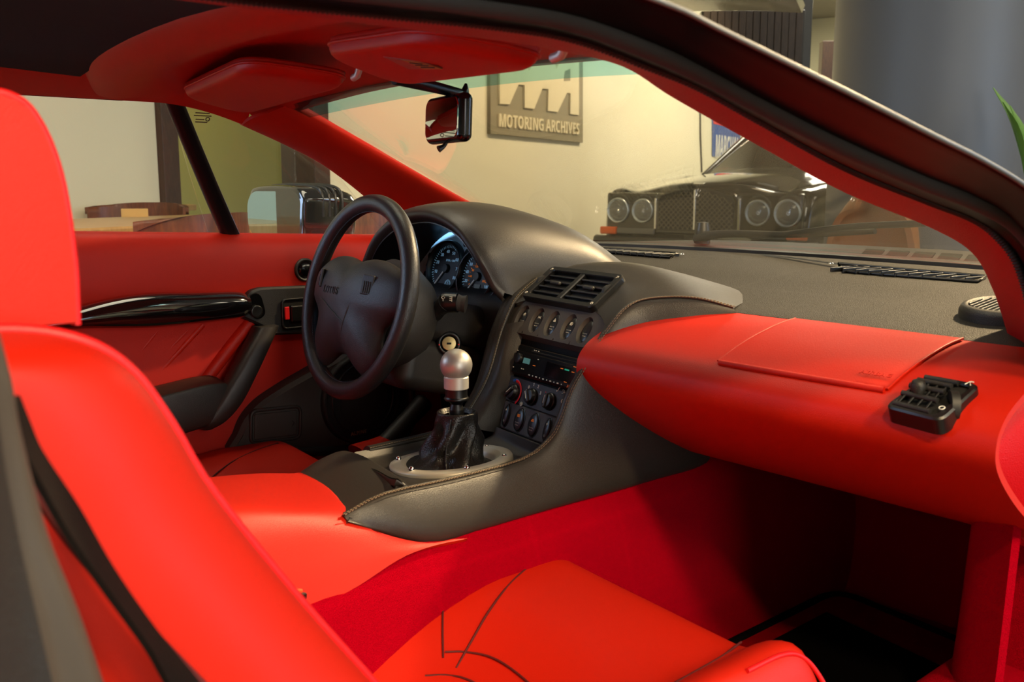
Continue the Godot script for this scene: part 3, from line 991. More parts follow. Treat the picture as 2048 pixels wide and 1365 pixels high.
	# B-post of the near side, right beside the lens
	part(t, "rear_post_trim", slab([[Vector3(0.72, 0.8351, 0.8377), Vector3(0.712, 0.8338, 0.8319), Vector3(0.706, 0.8327, 0.8274), Vector3(0.7, 0.8318, 0.8247)], [Vector3(0.72, 0.8127, 0.8362), Vector3(0.712, 0.8105, 0.8291), Vector3(0.706, 0.8089, 0.8236), Vector3(0.7, 0.8072, 0.8208)], [Vector3(0.72, 0.7936, 0.8352), Vector3(0.712, 0.7908, 0.8278), Vector3(0.706, 0.7886, 0.8219), Vector3(0.7, 0.7862, 0.8191)], [Vector3(0.72, 0.7543, 0.8339), Vector3(0.712, 0.75, 0.8252), Vector3(0.706, 0.7461, 0.8158), Vector3(0.69, 0.7393, 0.8097)], [Vector3(0.72, 0.7197, 0.8259), Vector3(0.712, 0.7147, 0.8182), Vector3(0.706, 0.7091, 0.8065), Vector3(0.69, 0.7003, 0.7996)], [Vector3(0.72, 0.6746, 0.8179), Vector3(0.712, 0.6689, 0.8121), Vector3(0.706, 0.6602, 0.7957), Vector3(0.69, 0.6493, 0.788)]], 5, 5, 0.012), mats.grey_vinyl, "grey rear door post trim")
	part(t, "rear_post", slab([[Vector3(0.76, 0.8324, 0.8662), Vector3(0.73, 0.8275, 0.8405), Vector3(0.722, 0.8256, 0.8323)], [Vector3(0.76, 0.7842, 0.8704), Vector3(0.73, 0.7697, 0.8385), Vector3(0.722, 0.7658, 0.8297)], [Vector3(0.76, 0.7088, 0.8769), Vector3(0.73, 0.6785, 0.8333), Vector3(0.722, 0.669, 0.818)]], 5, 5, 0.02), mats.black_plastic)
	part(t, "rear_bulkhead", rbox(Vector3(1.3, 0.75, 0.05), 0.02, Transform3D(Basis(Vector3.RIGHT, -0.25), Vector3(0, 0.5, 1.08))), mats.dark_cloth)
	# wiper
	var w := thing("windscreen_wiper", Vector3(-0.1031, 0.7833, -0.669), "thin black wiper resting on the outside of the windscreen", "wiper")
	part(w, "wiper_arm", tube(spline([Vector3(-0.3108, 0.7593, -0.87), Vector3(-0.2261, 0.7741, -0.865), Vector3(0.0065, 0.7832, -0.8), Vector3(0.2001, 0.799, -0.74)], 6), [0.012, 0.009, 0.006, 0.005], 8), mats.dark_void)
	part(w, "wiper_blade", tube(spline([Vector3(-0.04, 0.7814, -0.8), Vector3(0.1558, 0.806, -0.73), Vector3(0.332, 0.8195, -0.66)], 6), 0.006, 8, false, null, 0.5), mats.dark_void)
	part(w, "wiper_pivot", lathe([Vector2(0.001, 0.03), Vector2(0.014, 0.028), Vector2(0.018, 0.01), Vector2(0.018, -0.02)], 16, Transform3D(Basis(), Vector3(-0.3004, 0.7685, -0.88))), mats.satin_black)


# ------------------------------------------------------------------ dashboard
func strokes(lines: Array, r: float, xf: Transform3D, s: Acc = null) -> ArrayMesh:
	if s == null:
		s = Acc.new()
	for l in lines:
		var p := []
		for q in l:
			p.append(xf * Vector3(q[0], q[1], 0.0))
		tube(p, r, 6, false, s)
	return s.mesh()

func circle_line(cx: float, cy: float, r: float, n := 12) -> Array:
	var out := []
	for i in n + 1:
		out.append([cx + r * cos(TAU * i / n), cy + r * sin(TAU * i / n)])
	return out

var pad_section := [Vector2(-0.240, 0.700), Vector2(-0.20, 0.695), Vector2(-0.15, 0.684), Vector2(-0.10, 0.668), Vector2(-0.07, 0.652), Vector2(-0.055, 0.630), Vector2(-0.062, 0.600), Vector2(-0.11, 0.556), Vector2(-0.18, 0.510), Vector2(-0.25, 0.474), Vector2(-0.275, 0.468), Vector2(-0.30, 0.475)]

func build_dashboard() -> void:
	var t := thing("dashboard", Vector3(0.2, 0.47, -0.4), "dashboard with black top and padded red leather passenger side", "dashboard")
	var rows := []
	for x in [-0.70, -0.55, -0.35, 0.0, 0.35, 0.55, 0.70]:
		var b: float = 1.0 - pow(x / 0.7, 2.0)
		rows.append([Vector3(x * 0.97, 0.735, -0.675 - 0.125 * b), Vector3(x * 0.97, 0.741, -0.66 - 0.12 * b), Vector3(x, 0.733, -0.55), Vector3(x, 0.720, -0.43), Vector3(x, 0.709, -0.32), Vector3(x, 0.7015, -0.247), Vector3(x, 0.695, -0.24), Vector3(x, 0.66, -0.24)])
	part(t, "top_pad", slab(rows, 5, 4, -0.008), mats.black_vinyl, "grained black dashboard top")
	rows = []
	for x in [0.13, 0.25, 0.40, 0.55, 0.66, 0.72]:
		var row := []
		for q in pad_section:
			row.append(Vector3(x, q.y, q.x))
		rows.append(row)
	part(t, "passenger_pad", slab(rows, 3, 6, -0.008), mats.red_leather, "padded red leather passenger side of the dashboard")
	# lid of the airbag bay, slightly proud of the pad
	var lid := []
	for i in 8:
		var f := i / 7.0
		var row := []
		for k in 5:
			var q: Vector2 = pad_section[k]
			var z: float = [-0.236, -0.20, -0.15, -0.11, -0.079][k]
			var y: float = [0.7030, 0.6985, 0.6875, 0.675, 0.6615][k]
			row.append(Vector3(lerpf(0.370 - 0.002 * k, 0.597 - 0.002 * k, f), y, z))
		lid.append(row)
	var lidp := part(t, "airbag_lid", slab(lid, 2, 4, -0.005), mats.red_leather, "red leather airbag lid with a fine seam round it")
	part(lidp, "lid_roll", tube(spline([Vector3(0.364, 0.6595, -0.0785), Vector3(0.42, 0.6595, -0.0775), Vector3(0.5, 0.6595, -0.0775), Vector3(0.587, 0.6595, -0.0785)], 4), 0.0038, 8), mats.red_leather)
	for e in [0.369, 0.598]:
		var ln := []
		for k in 5:
			ln.append(Vector3(e - 0.002 * k, [0.7025, 0.698, 0.687, 0.6745, 0.661][k], [-0.236, -0.20, -0.15, -0.11, -0.079][k]))
		part(lidp, "lid_welt", tube(spline(ln, 4), 0.0016, 8), mats.red_leather)
	text(lidp, "embossed_letters", "AIRBAG", 0.0075, Transform3D(Vector3(1, 0, 0), Vector3(0, 0.36, -0.93), Vector3(0, 0.93, 0.36), Vector3(0.5684, 0.6735, -0.0931)), mats.red_leather, 0.0008)
	# end cap by the door
	var cap := [[Vector3(0.655, 0.6417, -0.2769), Vector3(0.69, 0.6574, -0.2601), Vector3(0.72, 0.6557, -0.2647)], [Vector3(0.645, 0.6383, -0.2187), Vector3(0.675, 0.6434, -0.2187), Vector3(0.72, 0.6137, -0.275)], [Vector3(0.632, 0.6174, -0.1507), Vector3(0.668, 0.6085, -0.1769), Vector3(0.72, 0.5644, -0.2869)], [Vector3(0.626, 0.5911, -0.1292), Vector3(0.662, 0.5803, -0.1518), Vector3(0.715, 0.5155, -0.3131)], [Vector3(0.632, 0.5552, -0.1421), Vector3(0.664, 0.5406, -0.1792), Vector3(0.71, 0.4576, -0.3414)], [Vector3(0.657, 0.5013, -0.2219), Vector3(0.677, 0.4807, -0.2598), Vector3(0.705, 0.4178, -0.3654)], [Vector3(0.677, 0.4684, -0.2594), Vector3(0.69, 0.4413, -0.3074), Vector3(0.7, 0.398, -0.3845)]]
	var capp := part(t, "end_cap", slab(cap, 5, 5, 0.012), mats.cool_lit_red_leather, "stitched red leather end of the dashboard with cool light painted in")
	var ce := spline([Vector3(0.657, 0.6385, -0.2726), Vector3(0.648, 0.6356, -0.2161), Vector3(0.637, 0.616, -0.1474), Vector3(0.631, 0.5926, -0.1268), Vector3(0.637, 0.5586, -0.1395), Vector3(0.66, 0.507, -0.2192), Vector3(0.679, 0.4768, -0.2528)], 6)
	part(capp, "stitching", stitches(shifted(ce, Vector3(0.003, 0.001, 0.003)), 0.0045, 0.0007), mats.red_thread)
	part(t, "cap_welt", tube(shifted(spline([Vector3(0.655, 0.6417, -0.2769), Vector3(0.645, 0.6383, -0.2187), Vector3(0.632, 0.6174, -0.1507), Vector3(0.626, 0.5911, -0.1292), Vector3(0.632, 0.5552, -0.1421), Vector3(0.657, 0.5013, -0.2219), Vector3(0.677, 0.4684, -0.2594)], 6), Vector3(0.001, 0.001, 0.001)), 0.0028, 8), mats.cool_lit_red_leather)
	# demister outlets along the windscreen
	for side in [1, -1]:
		var quad: Array = [Vector3(0.1815, 0.7409, -0.6529), Vector3(0.4504, 0.7387, -0.6301), Vector3(0.4599, 0.7341, -0.5819), Vector3(0.2354, 0.7344, -0.5854)] if side == 1 else [Vector3(-0.4165, 0.7398, -0.6417), Vector3(-0.1809, 0.7402, -0.6456), Vector3(-0.1582, 0.7357, -0.5985), Vector3(-0.3825, 0.7365, -0.6072)]
		var n := Vector3(0, 0.995, 0.096)
		var o := part(t, "demister_outlet", plate(shifted(quad, n * 0.002), 0.006, 0.001, null, Vector3.UP), mats.dark_void, "long black demister outlet with fins")
		var fr := []
		for i in 4:
			fr.append(quad[i] + n * 0.003)
		part(o, "outlet_frame", tube(spline(fr, 1), 0.0028, 6, true), mats.satin_black)
		for i in 11:
			var f := (i + 0.5) / 11.0
			var a: Vector3 = quad[0].lerp(quad[1], f) + n * 0.002
			var b: Vector3 = quad[3].lerp(quad[2], f) + n * 0.002
			var c := (a + b) / 2
			part(o, "fin", rbox(Vector3(0.003, 0.008, a.distance_to(b)), 0.001, Transform3D(Basis(), c).rotated_local(Vector3.UP, -0.15), null, 1), mats.satin_black)
		for e in 2:
			var w: Vector3 = (quad[0] - quad[1]).normalized() * (0.014 if e == 0 else -0.014)
			part(o, "screw", lathe_smooth([Vector2(0.0001, 0.003), Vector2(0.003, 0.0025), Vector2(0.005, 0.0)], 12, Transform3D(Basis(), (quad[0] if e == 0 else quad[1]) + w + n * 0.002)), mats.chrome)
	# corner speakers
	for q in [[Vector3(0.592, 0.7148, -0.3826), 0.062], [Vector3(-0.5491, 0.7368, -0.6107), 0.055]]:
		var xf := Transform3D(Vector3.RIGHT, Vector3(0, 0.995, 0.096), Vector3(0, -0.096, 0.995), q[0])
		var o := part(t, "speaker_grille", lathe_smooth([Vector2(q[1], -0.004), Vector2(q[1], 0.010), Vector2(q[1] * 0.95, 0.016), Vector2(q[1] * 0.85, 0.018), Vector2(q[1] * 0.8, 0.014), Vector2(0.001, 0.014)], 40, xf), mats.black_plastic, "round black corner speaker grille")
		for i in 14:
			var x: float = (i - 6.5) / 7.0 * q[1] * 0.8
			var hl := sqrt(maxf(0.0, pow(q[1] * 0.8, 2) - x * x))
			part(o, "grille_bar", rbox(Vector3(0.003, 0.004, hl * 2), 0.001, xf.translated_local(Vector3(x, 0.0155, 0)), null, 1), mats.satin_black)
	# passenger vent
	var v := part(t, "passenger_vent", ring_plate(shifted(rounded([Vector3(0.6229, 0.6803, -0.1032), Vector3(0.6817, 0.6788, -0.1001), Vector3(0.6727, 0.6482, -0.0345), Vector3(0.6066, 0.6512, -0.0409)], 0.012), Vector3.ZERO), shifted(rounded([Vector3(0.6301, 0.6768, -0.0958), Vector3(0.6741, 0.6763, -0.0946), Vector3(0.6619, 0.6514, -0.0413), Vector3(0.6146, 0.6539, -0.0467)], 0.008), Vector3.ZERO), Vector3(0, 0.906, 0.423), 0.02, 0.002), mats.satin_black, "black face vent with slotted barrel")
	part(v, "vent_well", plate(shifted([Vector3(0.6301, 0.6768, -0.0958), Vector3(0.6741, 0.6763, -0.0946), Vector3(0.6619, 0.6514, -0.0413), Vector3(0.6146, 0.6539, -0.0467)], Vector3(0, -0.004, -0.002)), 0.006, 0.0, null, Vector3.UP), mats.dark_void)
	var c4: Array = [Vector3(0.6229, 0.6764, -0.0949), Vector3(0.6599, 0.6758, -0.0935), Vector3(0.6558, 0.6522, -0.0429), Vector3(0.6146, 0.6539, -0.0467)]
	for i in 5:
		var f := i / 4.0
		var bow := 0.010 * sin(PI * (0.15 + 0.7 * f))
		var a: Vector3 = c4[0].lerp(c4[3], f) + Vector3(0, bow - 0.004, -0.002)
		var b: Vector3 = c4[1].lerp(c4[2], f) + Vector3(0, bow - 0.004, -0.002)
		part(v, "vent_slat", tube([a, a.lerp(b, 0.5), b], 0.0033, 8), mats.black_plastic)
		if i < 4:
			for k in 4:
				var g := (k + 0.5) / 4.0
				var a2: Vector3 = c4[0].lerp(c4[3], (i + 1) / 4.0) + Vector3(0, bow - 0.006, -0.002)
				var b2: Vector3 = c4[1].lerp(c4[2], (i + 1) / 4.0) + Vector3(0, bow - 0.006, -0.002)
				part(v, "vent_fin", tube([a.lerp(b, g), a2.lerp(b2, g)], 0.0012, 6), mats.satin_black)
	part(v, "vent_knob", lathe_smooth([Vector2(0.0001, 0.010), Vector2(0.006, 0.008), Vector2(0.0085, 0.002), Vector2(0.006, -0.006)], 16, Transform3D(Basis(), Vector3(0.632, 0.6636, -0.0674) + Vector3(0, 0.008, 0.003))), mats.black_plastic)
	part(v, "vent_wheel", lathe([Vector2(0.001, -0.004), Vector2(0.016, -0.004), Vector2(0.016, 0.004), Vector2(0.001, 0.004)], 24, Transform3D(Vector3(0, 1, 0), Vector3(-0.8, 0, 0.6), Vector3(0.6, 0, 0.8), Vector3(0.6673, 0.664, -0.0683) + Vector3(0, -0.007, -0.003))), mats.rubber)
	part(v, "vent_mark", strokes([circle_line(0, 0, 0.0028)], 0.0006, Transform3D(Vector3(1, 0, 0), Vector3(0, 0.4229, -0.9062), Vector3(0, 0.9062, 0.4229), Vector3(0.6646, 0.6565, -0.0522)).translated_local(Vector3(0, 0, 0.0012))), mats.white_print)
	part(v, "open_mark", strokes([[[-0.003, -0.003], [0.0, 0.003], [0.003, -0.003]], [[0, 0.003], [0.004, 0.003]]], 0.0006, Transform3D(Vector3(1, 0, 0), Vector3(0, 0.4229, -0.9062), Vector3(0, 0.9062, 0.4229), Vector3(0.6706, 0.6771, -0.0963)).translated_local(Vector3(0, 0, 0.0012))), mats.white_print)
	# small face vent at the driver's end
	var dv := part(t, "driver_vent", lathe_smooth([Vector2(0.045, -0.01), Vector2(0.045, 0.004), Vector2(0.04, 0.008), Vector2(0.034, 0.004), Vector2(0.001, 0.0)], 32, Transform3D(Vector3.RIGHT, Vector3(0, 0.25, 0.97), Vector3(0, -0.97, 0.25), Vector3(-0.56, 0.7137, -0.2215))), mats.satin_black, "round black face vent beyond the steering wheel")
	for i in 3:
		part(dv, "vent_bar", rbox(Vector3(0.06, 0.004, 0.006), 0.002, Transform3D(Basis(), Vector3(-0.56, 0.7137, -0.2215) + Vector3(0, -0.018 + i * 0.018, 0.006)), null, 1), mats.satin_black)
	for e in [0.66, -0.70]:
		part(t, "end_plate", plate([Vector3(e, 0.73, -0.66), Vector3(e, 0.69, -0.25), Vector3(e, 0.65, -0.16), Vector3(e, 0.61, -0.13), Vector3(e, 0.51, -0.24), Vector3(e, 0.47, -0.32), Vector3(e, 0.46, -0.68)], 0.01, 0.0, null, Vector3.RIGHT * e), mats.black_plastic)
	# black lower dash on the driver's side
	rows = []
	for x in [-0.70, -0.55, -0.35, -0.16]:
		rows.append([Vector3(x, 0.70, -0.245), Vector3(x, 0.69, -0.20), Vector3(x, 0.655, -0.18), Vector3(x, 0.60, -0.19), Vector3(x, 0.54, -0.24), Vector3(x, 0.51, -0.30)])
	part(t, "driver_pad", slab(rows, 3, 4, -0.008), mats.black_plastic)
	part(t, "alarm_lamp", lathe_smooth([Vector2(0.0001, 0.0055), Vector2(0.0022, 0.0045), Vector2(0.0028, 0.002), Vector2(0.0028, -0.004)], 12, Transform3D(Basis(), Vector3(0.045, 0.7412, -0.2506))), mats.red_lamp, "tiny glowing red alarm lamp")

func rounded(p: Array, r: float, k := 5) -> Array:
	var out := []
	var n := p.size()
	for i in n:
		var a: Vector3 = p[(i - 1 + n) % n]
		var o: Vector3 = p[i]
		var b: Vector3 = p[(i + 1) % n]
		var s: Vector3 = o + (a - o).normalized() * r
		var e: Vector3 = o + (b - o).normalized() * r
		for j in k + 1:
			var f := float(j) / k
			out.append(s.lerp(o, f).lerp(o.lerp(e, f), f))
	return out

# ------------------------------------------------------------------ instrument binnacle
func gauge(parent: Node3D, called: String, xf: Transform3D, r: float, label: String) -> MeshInstance3D:
	var up := Transform3D(xf.basis.x, xf.basis.z, -xf.basis.y, xf.origin)
	var g := part(parent, called, lathe_smooth([Vector2(r * 1.1, -0.004), Vector2(r * 1.1, 0.008), Vector2(r * 1.04, 0.013), Vector2(r * 0.97, 0.011), Vector2(r * 0.92, 0.003), Vector2(r * 0.92, 0.001)], 48, up), mats.satin_black, label)
	part(g, "dial_face", lathe([Vector2(r * 0.95, 0.0015), Vector2(0.0005, 0.0015)], 48, up), mats.dial_black)
	return g

func build_binnacle() -> void:
	var t := thing("instrument_binnacle", Vector3(-0.31, 0.66, -0.25), "black leather hooded instrument binnacle behind the steering wheel", "instrument panel")
	var lip := [Vector3(-0.545, 0.690, -0.115), Vector3(-0.515, 0.735, -0.112), Vector3(-0.47, 0.785, -0.110), Vector3(-0.41, 0.818, -0.110), Vector3(-0.353, 0.831, -0.110), Vector3(-0.284, 0.833, -0.110), Vector3(-0.213, 0.811, -0.110), Vector3(-0.1686, 0.7639, -0.118), Vector3(-0.1536, 0.7216, -0.135), Vector3(-0.1425, 0.7002, -0.15)]
	var rows := [shifted(lip, Vector3(0, -0.014, -0.005)), shifted(lip, Vector3(0, -0.006, 0.003)), lip]
	for q in [[-0.02, 0.008, 0.012], [-0.07, 0.012, 0.025], [-0.15, 0.004, 0.045], [-0.23, -0.025, 0.065], [-0.30, -0.062, 0.075], [-0.36, -0.105, 0.08]]:
		var r := []
		for i in lip.size():
			var p: Vector3 = lip[i]
			var s: float = (p.x + 0.315) / 0.22
			var sunk: float = [0.0, 0.0, 0.0, 0.0, 0.0, 0.0, 0.0, 0.0, 0.02, 0.05][i] * clampf(-q[0] / 0.06, 0.0, 1.0)
			r.append(Vector3(p.x + q[2] * s * (1.35 if s > 0 else 0.6) * (1.0 if i < 9 else 0.8), maxf(p.y + q[1] + (0.02 * absf(s) if q[0] < -0.2 else 0.0), 0.69) - sunk, p.z + q[0]))
		rows.append(r)
	part(t, "hood", slab(rows, 4, 5, 0.006), mats.black_leather, "stitched black leather hood")
	for d in [[-0.012, 0.0065], [-0.020, 0.0085]]:
		var q := []
		for i in lip.size():
			var p: Vector3 = lip[i]
			q.append(p + Vector3((p.x + 0.315) * 0.03, d[1] + 0.0015, d[0]))
		part(t, "hood_stitching", stitches(spline(q, 8), 0.005, 0.0008), mats.dark_thread)
	# shroud inside the hood
	var sh := []
	for q in [[0.0, 0.0, 0.97], [-0.05, 0.0, 0.93], [-0.115, 0.0, 0.9]]:
		var r := []
		for p in lip:
			r.append(Vector3(-0.315 + (p.x + 0.315) * q[2], 0.69 + (p.y - 0.69) * q[2] - 0.012, p.z + q[0]))
		sh.append(r)
	part(t, "inner_shroud", slab(sh, 3, 4, -0.003), mats.satin_black)
	# plate with gauges
	var pl := []
	for p in spline([Vector3(-0.557, 0.6471, -0.1993), Vector3(-0.552, 0.7005, -0.2126), Vector3(-0.522, 0.749, -0.2247), Vector3(-0.477, 0.7761, -0.2314), Vector3(-0.412, 0.7907, -0.2351), Vector3(-0.342, 0.7926, -0.2356), Vector3(-0.272, 0.7781, -0.2319), Vector3(-0.222, 0.749, -0.2247), Vector3(-0.172, 0.7005, -0.2126), Vector3(-0.137, 0.6471, -0.1993)], 4):
		pl.append(p)
	var plate_ := part(t, "gauge_plate", plate(pl, 0.004, 0.001, null, Vector3(0, 0.2, 1)), mats.brushed_plate, "brushed metal gauge plate")
	var backing := part(t, "backing_panel", plate([Vector3(-0.612, 0.6025, -0.1923), Vector3(-0.092, 0.6025, -0.1923), Vector3(-0.122, 0.7383, -0.2261), Vector3(-0.252, 0.8159, -0.2455), Vector3(-0.412, 0.8256, -0.2479), Vector3(-0.542, 0.7965, -0.2406)], 0.004, 0.0, null, Vector3(0, 0.2, 1)), mats.satin_black)
	for q in [Vector3(-0.4567, 0.7431, -0.2232), Vector3(-0.4429, 0.7467, -0.2241), Vector3(-0.4575, 0.7244, -0.2185), Vector3(-0.4442, 0.7301, -0.22), Vector3(-0.4605, 0.7076, -0.2143), Vector3(-0.4436, 0.7126, -0.2156), Vector3(-0.3514, 0.7713, -0.2302), Vector3(-0.337, 0.7692, -0.2297), Vector3(-0.3421, 0.7559, -0.2264)]:
		part(plate_, "hole_shade_disc", lathe([Vector2(0.0062, 0.0002), Vector2(0.0001, 0.0002)], 20, Transform3D(Vector3.RIGHT, Vector3(0, 0.242, 0.97), Vector3(0, -0.97, 0.242), q + Vector3(0, 0.0001, 0.0003))), mats.dark_void)  # dark disc laid on the plate, painting the shade of a hole
	# rev counter
	var x1 := Transform3D(Vector3(1, 0, 0), Vector3(0, 0.9703, -0.2419), Vector3(0, 0.2419, 0.9703), Vector3(-0.392, 0.7221, -0.2169))
	var g1 := gauge(t, "rev_counter", x1, 0.050, "black rev counter with white figures")
	dial(g1, x1, 0.050, 225.0, -30.0, 8, 5, ["", "10", "20", "30", "40", "50", "60", "70", "80"], 0.0062, mats.dial_white, 0.74)
	text(g1, "caption", "RPM x 100", 0.0042, x1.translated_local(Vector3(0.008, 0.016, 0.002)), mats.dial_white, 0.0003)
	part(g1, "needle", rbox(Vector3(0.0028, 0.034, 0.0015), 0.0006, x1.translated_local(Vector3(-0.0155, -0.019, 0.0045)).rotated_local(Vector3.BACK, deg_to_rad(141))), mats.white_print)
	part(g1, "needle_hub", lathe([Vector2(0.0085, 0.002), Vector2(0.0085, 0.006), Vector2(0.0075, 0.007), Vector2(0.0001, 0.007)], 24, Transform3D(x1.basis.x, x1.basis.z, -x1.basis.y, x1.origin)), mats.satin_black)
	part(g1, "emblem", strokes([circle_line(0, 0, 0.0085, 20), circle_line(0, 0, 0.0065, 20), [[-0.004, -0.003], [0.0, 0.005], [0.004, -0.003], [-0.004, -0.003]], [[-0.002, -0.0005], [0.002, -0.0005]]], 0.0005, x1.translated_local(Vector3(0.012, -0.03, 0.0022))), mats.dial_white, "round badge on the dial")
	# speedometer
	var x2 := Transform3D(Vector3(1, 0, 0), Vector3(0, 0.9703, -0.2419), Vector3(0, 0.2419, 0.9703), Vector3(-0.293, 0.7133, -0.2147))
	var g2 := gauge(t, "speedometer", x2, 0.050, "black speedometer with white and amber figures")
	dial(g2, x2, 0.050, 225.0, -30.0, 9, 4, ["", "20", "40", "60", "80", "100", "120", "140", "160", "180"], 0.0058, mats.dial_white, 0.76)
	dial(g2, x2, 0.031, 215.0, -20.0, 7, 2, ["", "40", "80", "120", "160", "200", "240", "280"], 0.0042, mats.dial_amber, 0.74)
	part(g2, "odometer", rbox(Vector3(0.017, 0.008, 0.001), 0.0005, x2.translated_local(Vector3(0.004, -0.018, 0.0025))), mats.lcd_grey)
	text(g2, "caption", "MPH", 0.004, x2.translated_local(Vector3(0.0, -0.037, 0.002)), mats.dial_white, 0.0003)
	part(g2, "needle", rbox(Vector3(0.0028, 0.034, 0.0015), 0.0006, x2.translated_local(Vector3(-0.0155, -0.019, 0.0045)).rotated_local(Vector3.BACK, deg_to_rad(141))), mats.white_print)
	part(g2, "needle_hub", lathe([Vector2(0.0085, 0.002), Vector2(0.0085, 0.006), Vector2(0.0075, 0.007), Vector2(0.0001, 0.007)], 24, Transform3D(x2.basis.x, x2.basis.z, -x2.basis.y, x2.origin)), mats.satin_black)
	for q in [[0.185, -0.055, 0.030], [-0.09, -0.062, 0.030]]:
		var xf: Transform3D = Transform3D(Vector3(1, 0, 0), Vector3(0, 0.9703, -0.2419), Vector3(0, 0.2419, 0.9703), Vector3(-0.392, 0.7201, -0.2164)).translated_local(Vector3(q[0], q[1], 0))
		var g3 := gauge(t, "auxiliary_gauge", xf, q[2], "small black auxiliary gauge")
		dial(g3, xf, q[2], 225.0, -45.0, 4, 2, ["", "", "", "", ""], 0.004, mats.dial_white, 0.7)
	# instrument lamps under the hood
	for q in [[-0.04, 0.085], [0.10, 0.082]]:
		var lp: Vector3 = Vector3(-0.392, 0.7199, -0.2174) + (Vector3(0.608, 0.7199, -0.2174) - Vector3(-0.392, 0.7199, -0.2174)) * q[0] + (Vector3(-0.392, 1.6902, -0.4593) - Vector3(-0.392, 0.7199, -0.2174)) * q[1] + (Vector3(-0.392, 0.9618, 0.7529) - Vector3(-0.392, 0.7199, -0.2174)) * 0.045
		part(t, "instrument_lamp", lathe_smooth([Vector2(0.0001, -0.004), Vector2(0.003, -0.003), Vector2(0.004, 0.0), Vector2(0.003, 0.003), Vector2(0.0001, 0.004)], 12, Transform3D(Basis(), lp)), mats.blue_lamp, "tiny blue white instrument lamp")
		var ol := OmniLight3D.new()
		ol.name = "instrument_light"
		ol.position = lp
		ol.light_energy = 0.009
		ol.light_size = 0.003
		ol.light_color = Color(0.62, 0.85, 1.0)
		ol.omni_range = 10.0
		ol.omni_attenuation = 2.0
		ol.shadow_enabled = true
		add_child(ol)
	# window that keeps the dust off
	var gl := []
	for p in pl:
		gl.append(p + Vector3(0, 0.008, 0.03))

func dial(g: Node3D, xf: Transform3D, r: float, from: float, to: float, major: int, minor: int, marks: Array, size: float, m: Material, at: float) -> void:
	var s := Acc.new()
	for i in major * minor + 1:
		var a := deg_to_rad(lerpf(from, to, float(i) / (major * minor)))
		var big := i % minor == 0
		var l := r * (0.12 if big else 0.09)
		rbox(Vector3(l, 0.0016 if big else 0.0010, 0.0004), 0.0001, xf * Transform3D(Basis(Vector3.BACK, a), Vector3(cos(a), sin(a), 0) * r * 0.86 + Vector3(0, 0, 0.0018)), s, 1)
	part(g, "graduations", s.mesh(), m)
	for i in marks.size():
		if marks[i] != "":
			var a := deg_to_rad(lerpf(from, to, float(i) / major))
			text(g, "figure", marks[i], size, xf.translated_local(Vector3(cos(a) * r * at * 0.9, sin(a) * r * at * 0.9, 0.002)), m, 0.0003)


# ------------------------------------------------------------------ centre console
func cell_ring(s: Acc, xf: Transform3D, x0: float, x1: float, y0: float, y1: float, cx: float, cy: float, rx: float, ry: float, deep: float) -> void:
	var o := []
	var i0 := []
	var i1 := []
	var i2 := []
	var n := 40
	for k in n:
		var a := TAU * k / n
		var d := Vector2(cos(a), sin(a))
		var t := 1e9
		if d.x > 1e-6: t = minf(t, (x1 - cx) / d.x)
		if d.x < -1e-6: t = minf(t, (x0 - cx) / d.x)
		if d.y > 1e-6: t = minf(t, (y1 - cy) / d.y)
		if d.y < -1e-6: t = minf(t, (y0 - cy) / d.y)
		o.append(xf * Vector3(cx + d.x * t, cy + d.y * t, 0))
		i0.append(xf * Vector3(cx + d.x * rx, cy + d.y * ry, 0))
		i1.append(xf * Vector3(cx + d.x * rx * 0.95 - 0.0003, cy + d.y * ry * 0.95, -0.0015))
		i2.append(xf * Vector3(cx + d.x * rx * 0.72 + 0.0025, cy + d.y * ry * 0.84, -deep))
	add_grid(s, [i0, o], true)
	add_grid(s, [i2, i1, i0], true)

func icon_lines(k: int) -> Array:
	match k:
		0: return [circle_line(0, 0, 0.0016), [[0.0, 0.0023], [0.0, 0.0034]], [[0.0, -0.0023], [0.0, -0.0034]], [[0.0021, 0.0011], [0.003, 0.0017]], [[-0.0021, 0.0011], [-0.003, 0.0017]], [[0.0021, -0.0011], [0.003, -0.0017]], [[-0.0021, -0.0011], [-0.003, -0.0017]]]
		1: return [circle_line(-0.0015, 0, 0.001, 8), circle_line(0.0015, 0, 0.001, 8), [[-0.0028, 0.0012], [-0.0038, 0.002]], [[-0.0028, -0.0012], [-0.0038, -0.002]], [[0.0028, 0.0012], [0.0038, 0.002]], [[0.0028, -0.0012], [0.0038, -0.002]]]
		2: return [[[-0.0028, -0.002], [0.0, 0.0034], [0.0028, -0.002], [-0.0028, -0.002]], [[-0.0012, -0.001], [0.0, 0.0014], [0.0012, -0.001], [-0.0012, -0.001]]]
		3: return [[[0.0, -0.0025], [0.0, 0.0025], [0.0012, 0.0025], [0.0028, 0.001], [0.0028, -0.001], [0.0012, -0.0025], [0.0, -0.0025]], [[-0.0012, 0.0018], [-0.0034, 0.0018]], [[-0.0012, 0.0], [-0.0034, 0.0]], [[-0.0012, -0.0018], [-0.0034, -0.0018]], [[-0.0024, 0.0026], [-0.0018, 0.0008], [-0.0026, -0.0008], [-0.002, -0.0026]]]
		4: return [[[-0.003, -0.0016], [-0.003, 0.002], [0.003, 0.002], [0.003, -0.0016], [-0.003, -0.0016]], [[-0.0014, -0.0008], [-0.001, 0.0002], [-0.0016, 0.0012]], [[0.0004, -0.0008], [0.0008, 0.0002], [0.0002, 0.0012]]]
		5: return [[[-0.0036, -0.0012], [-0.0026, 0.0006], [-0.0008, 0.0022], [0.0012, 0.0022], [0.0026, 0.0006], [0.0036, -0.0012], [-0.0036, -0.0012]], [[-0.0012, 0.0004], [0.001, 0.0008], [0.0002, -0.0004]]]
	return []

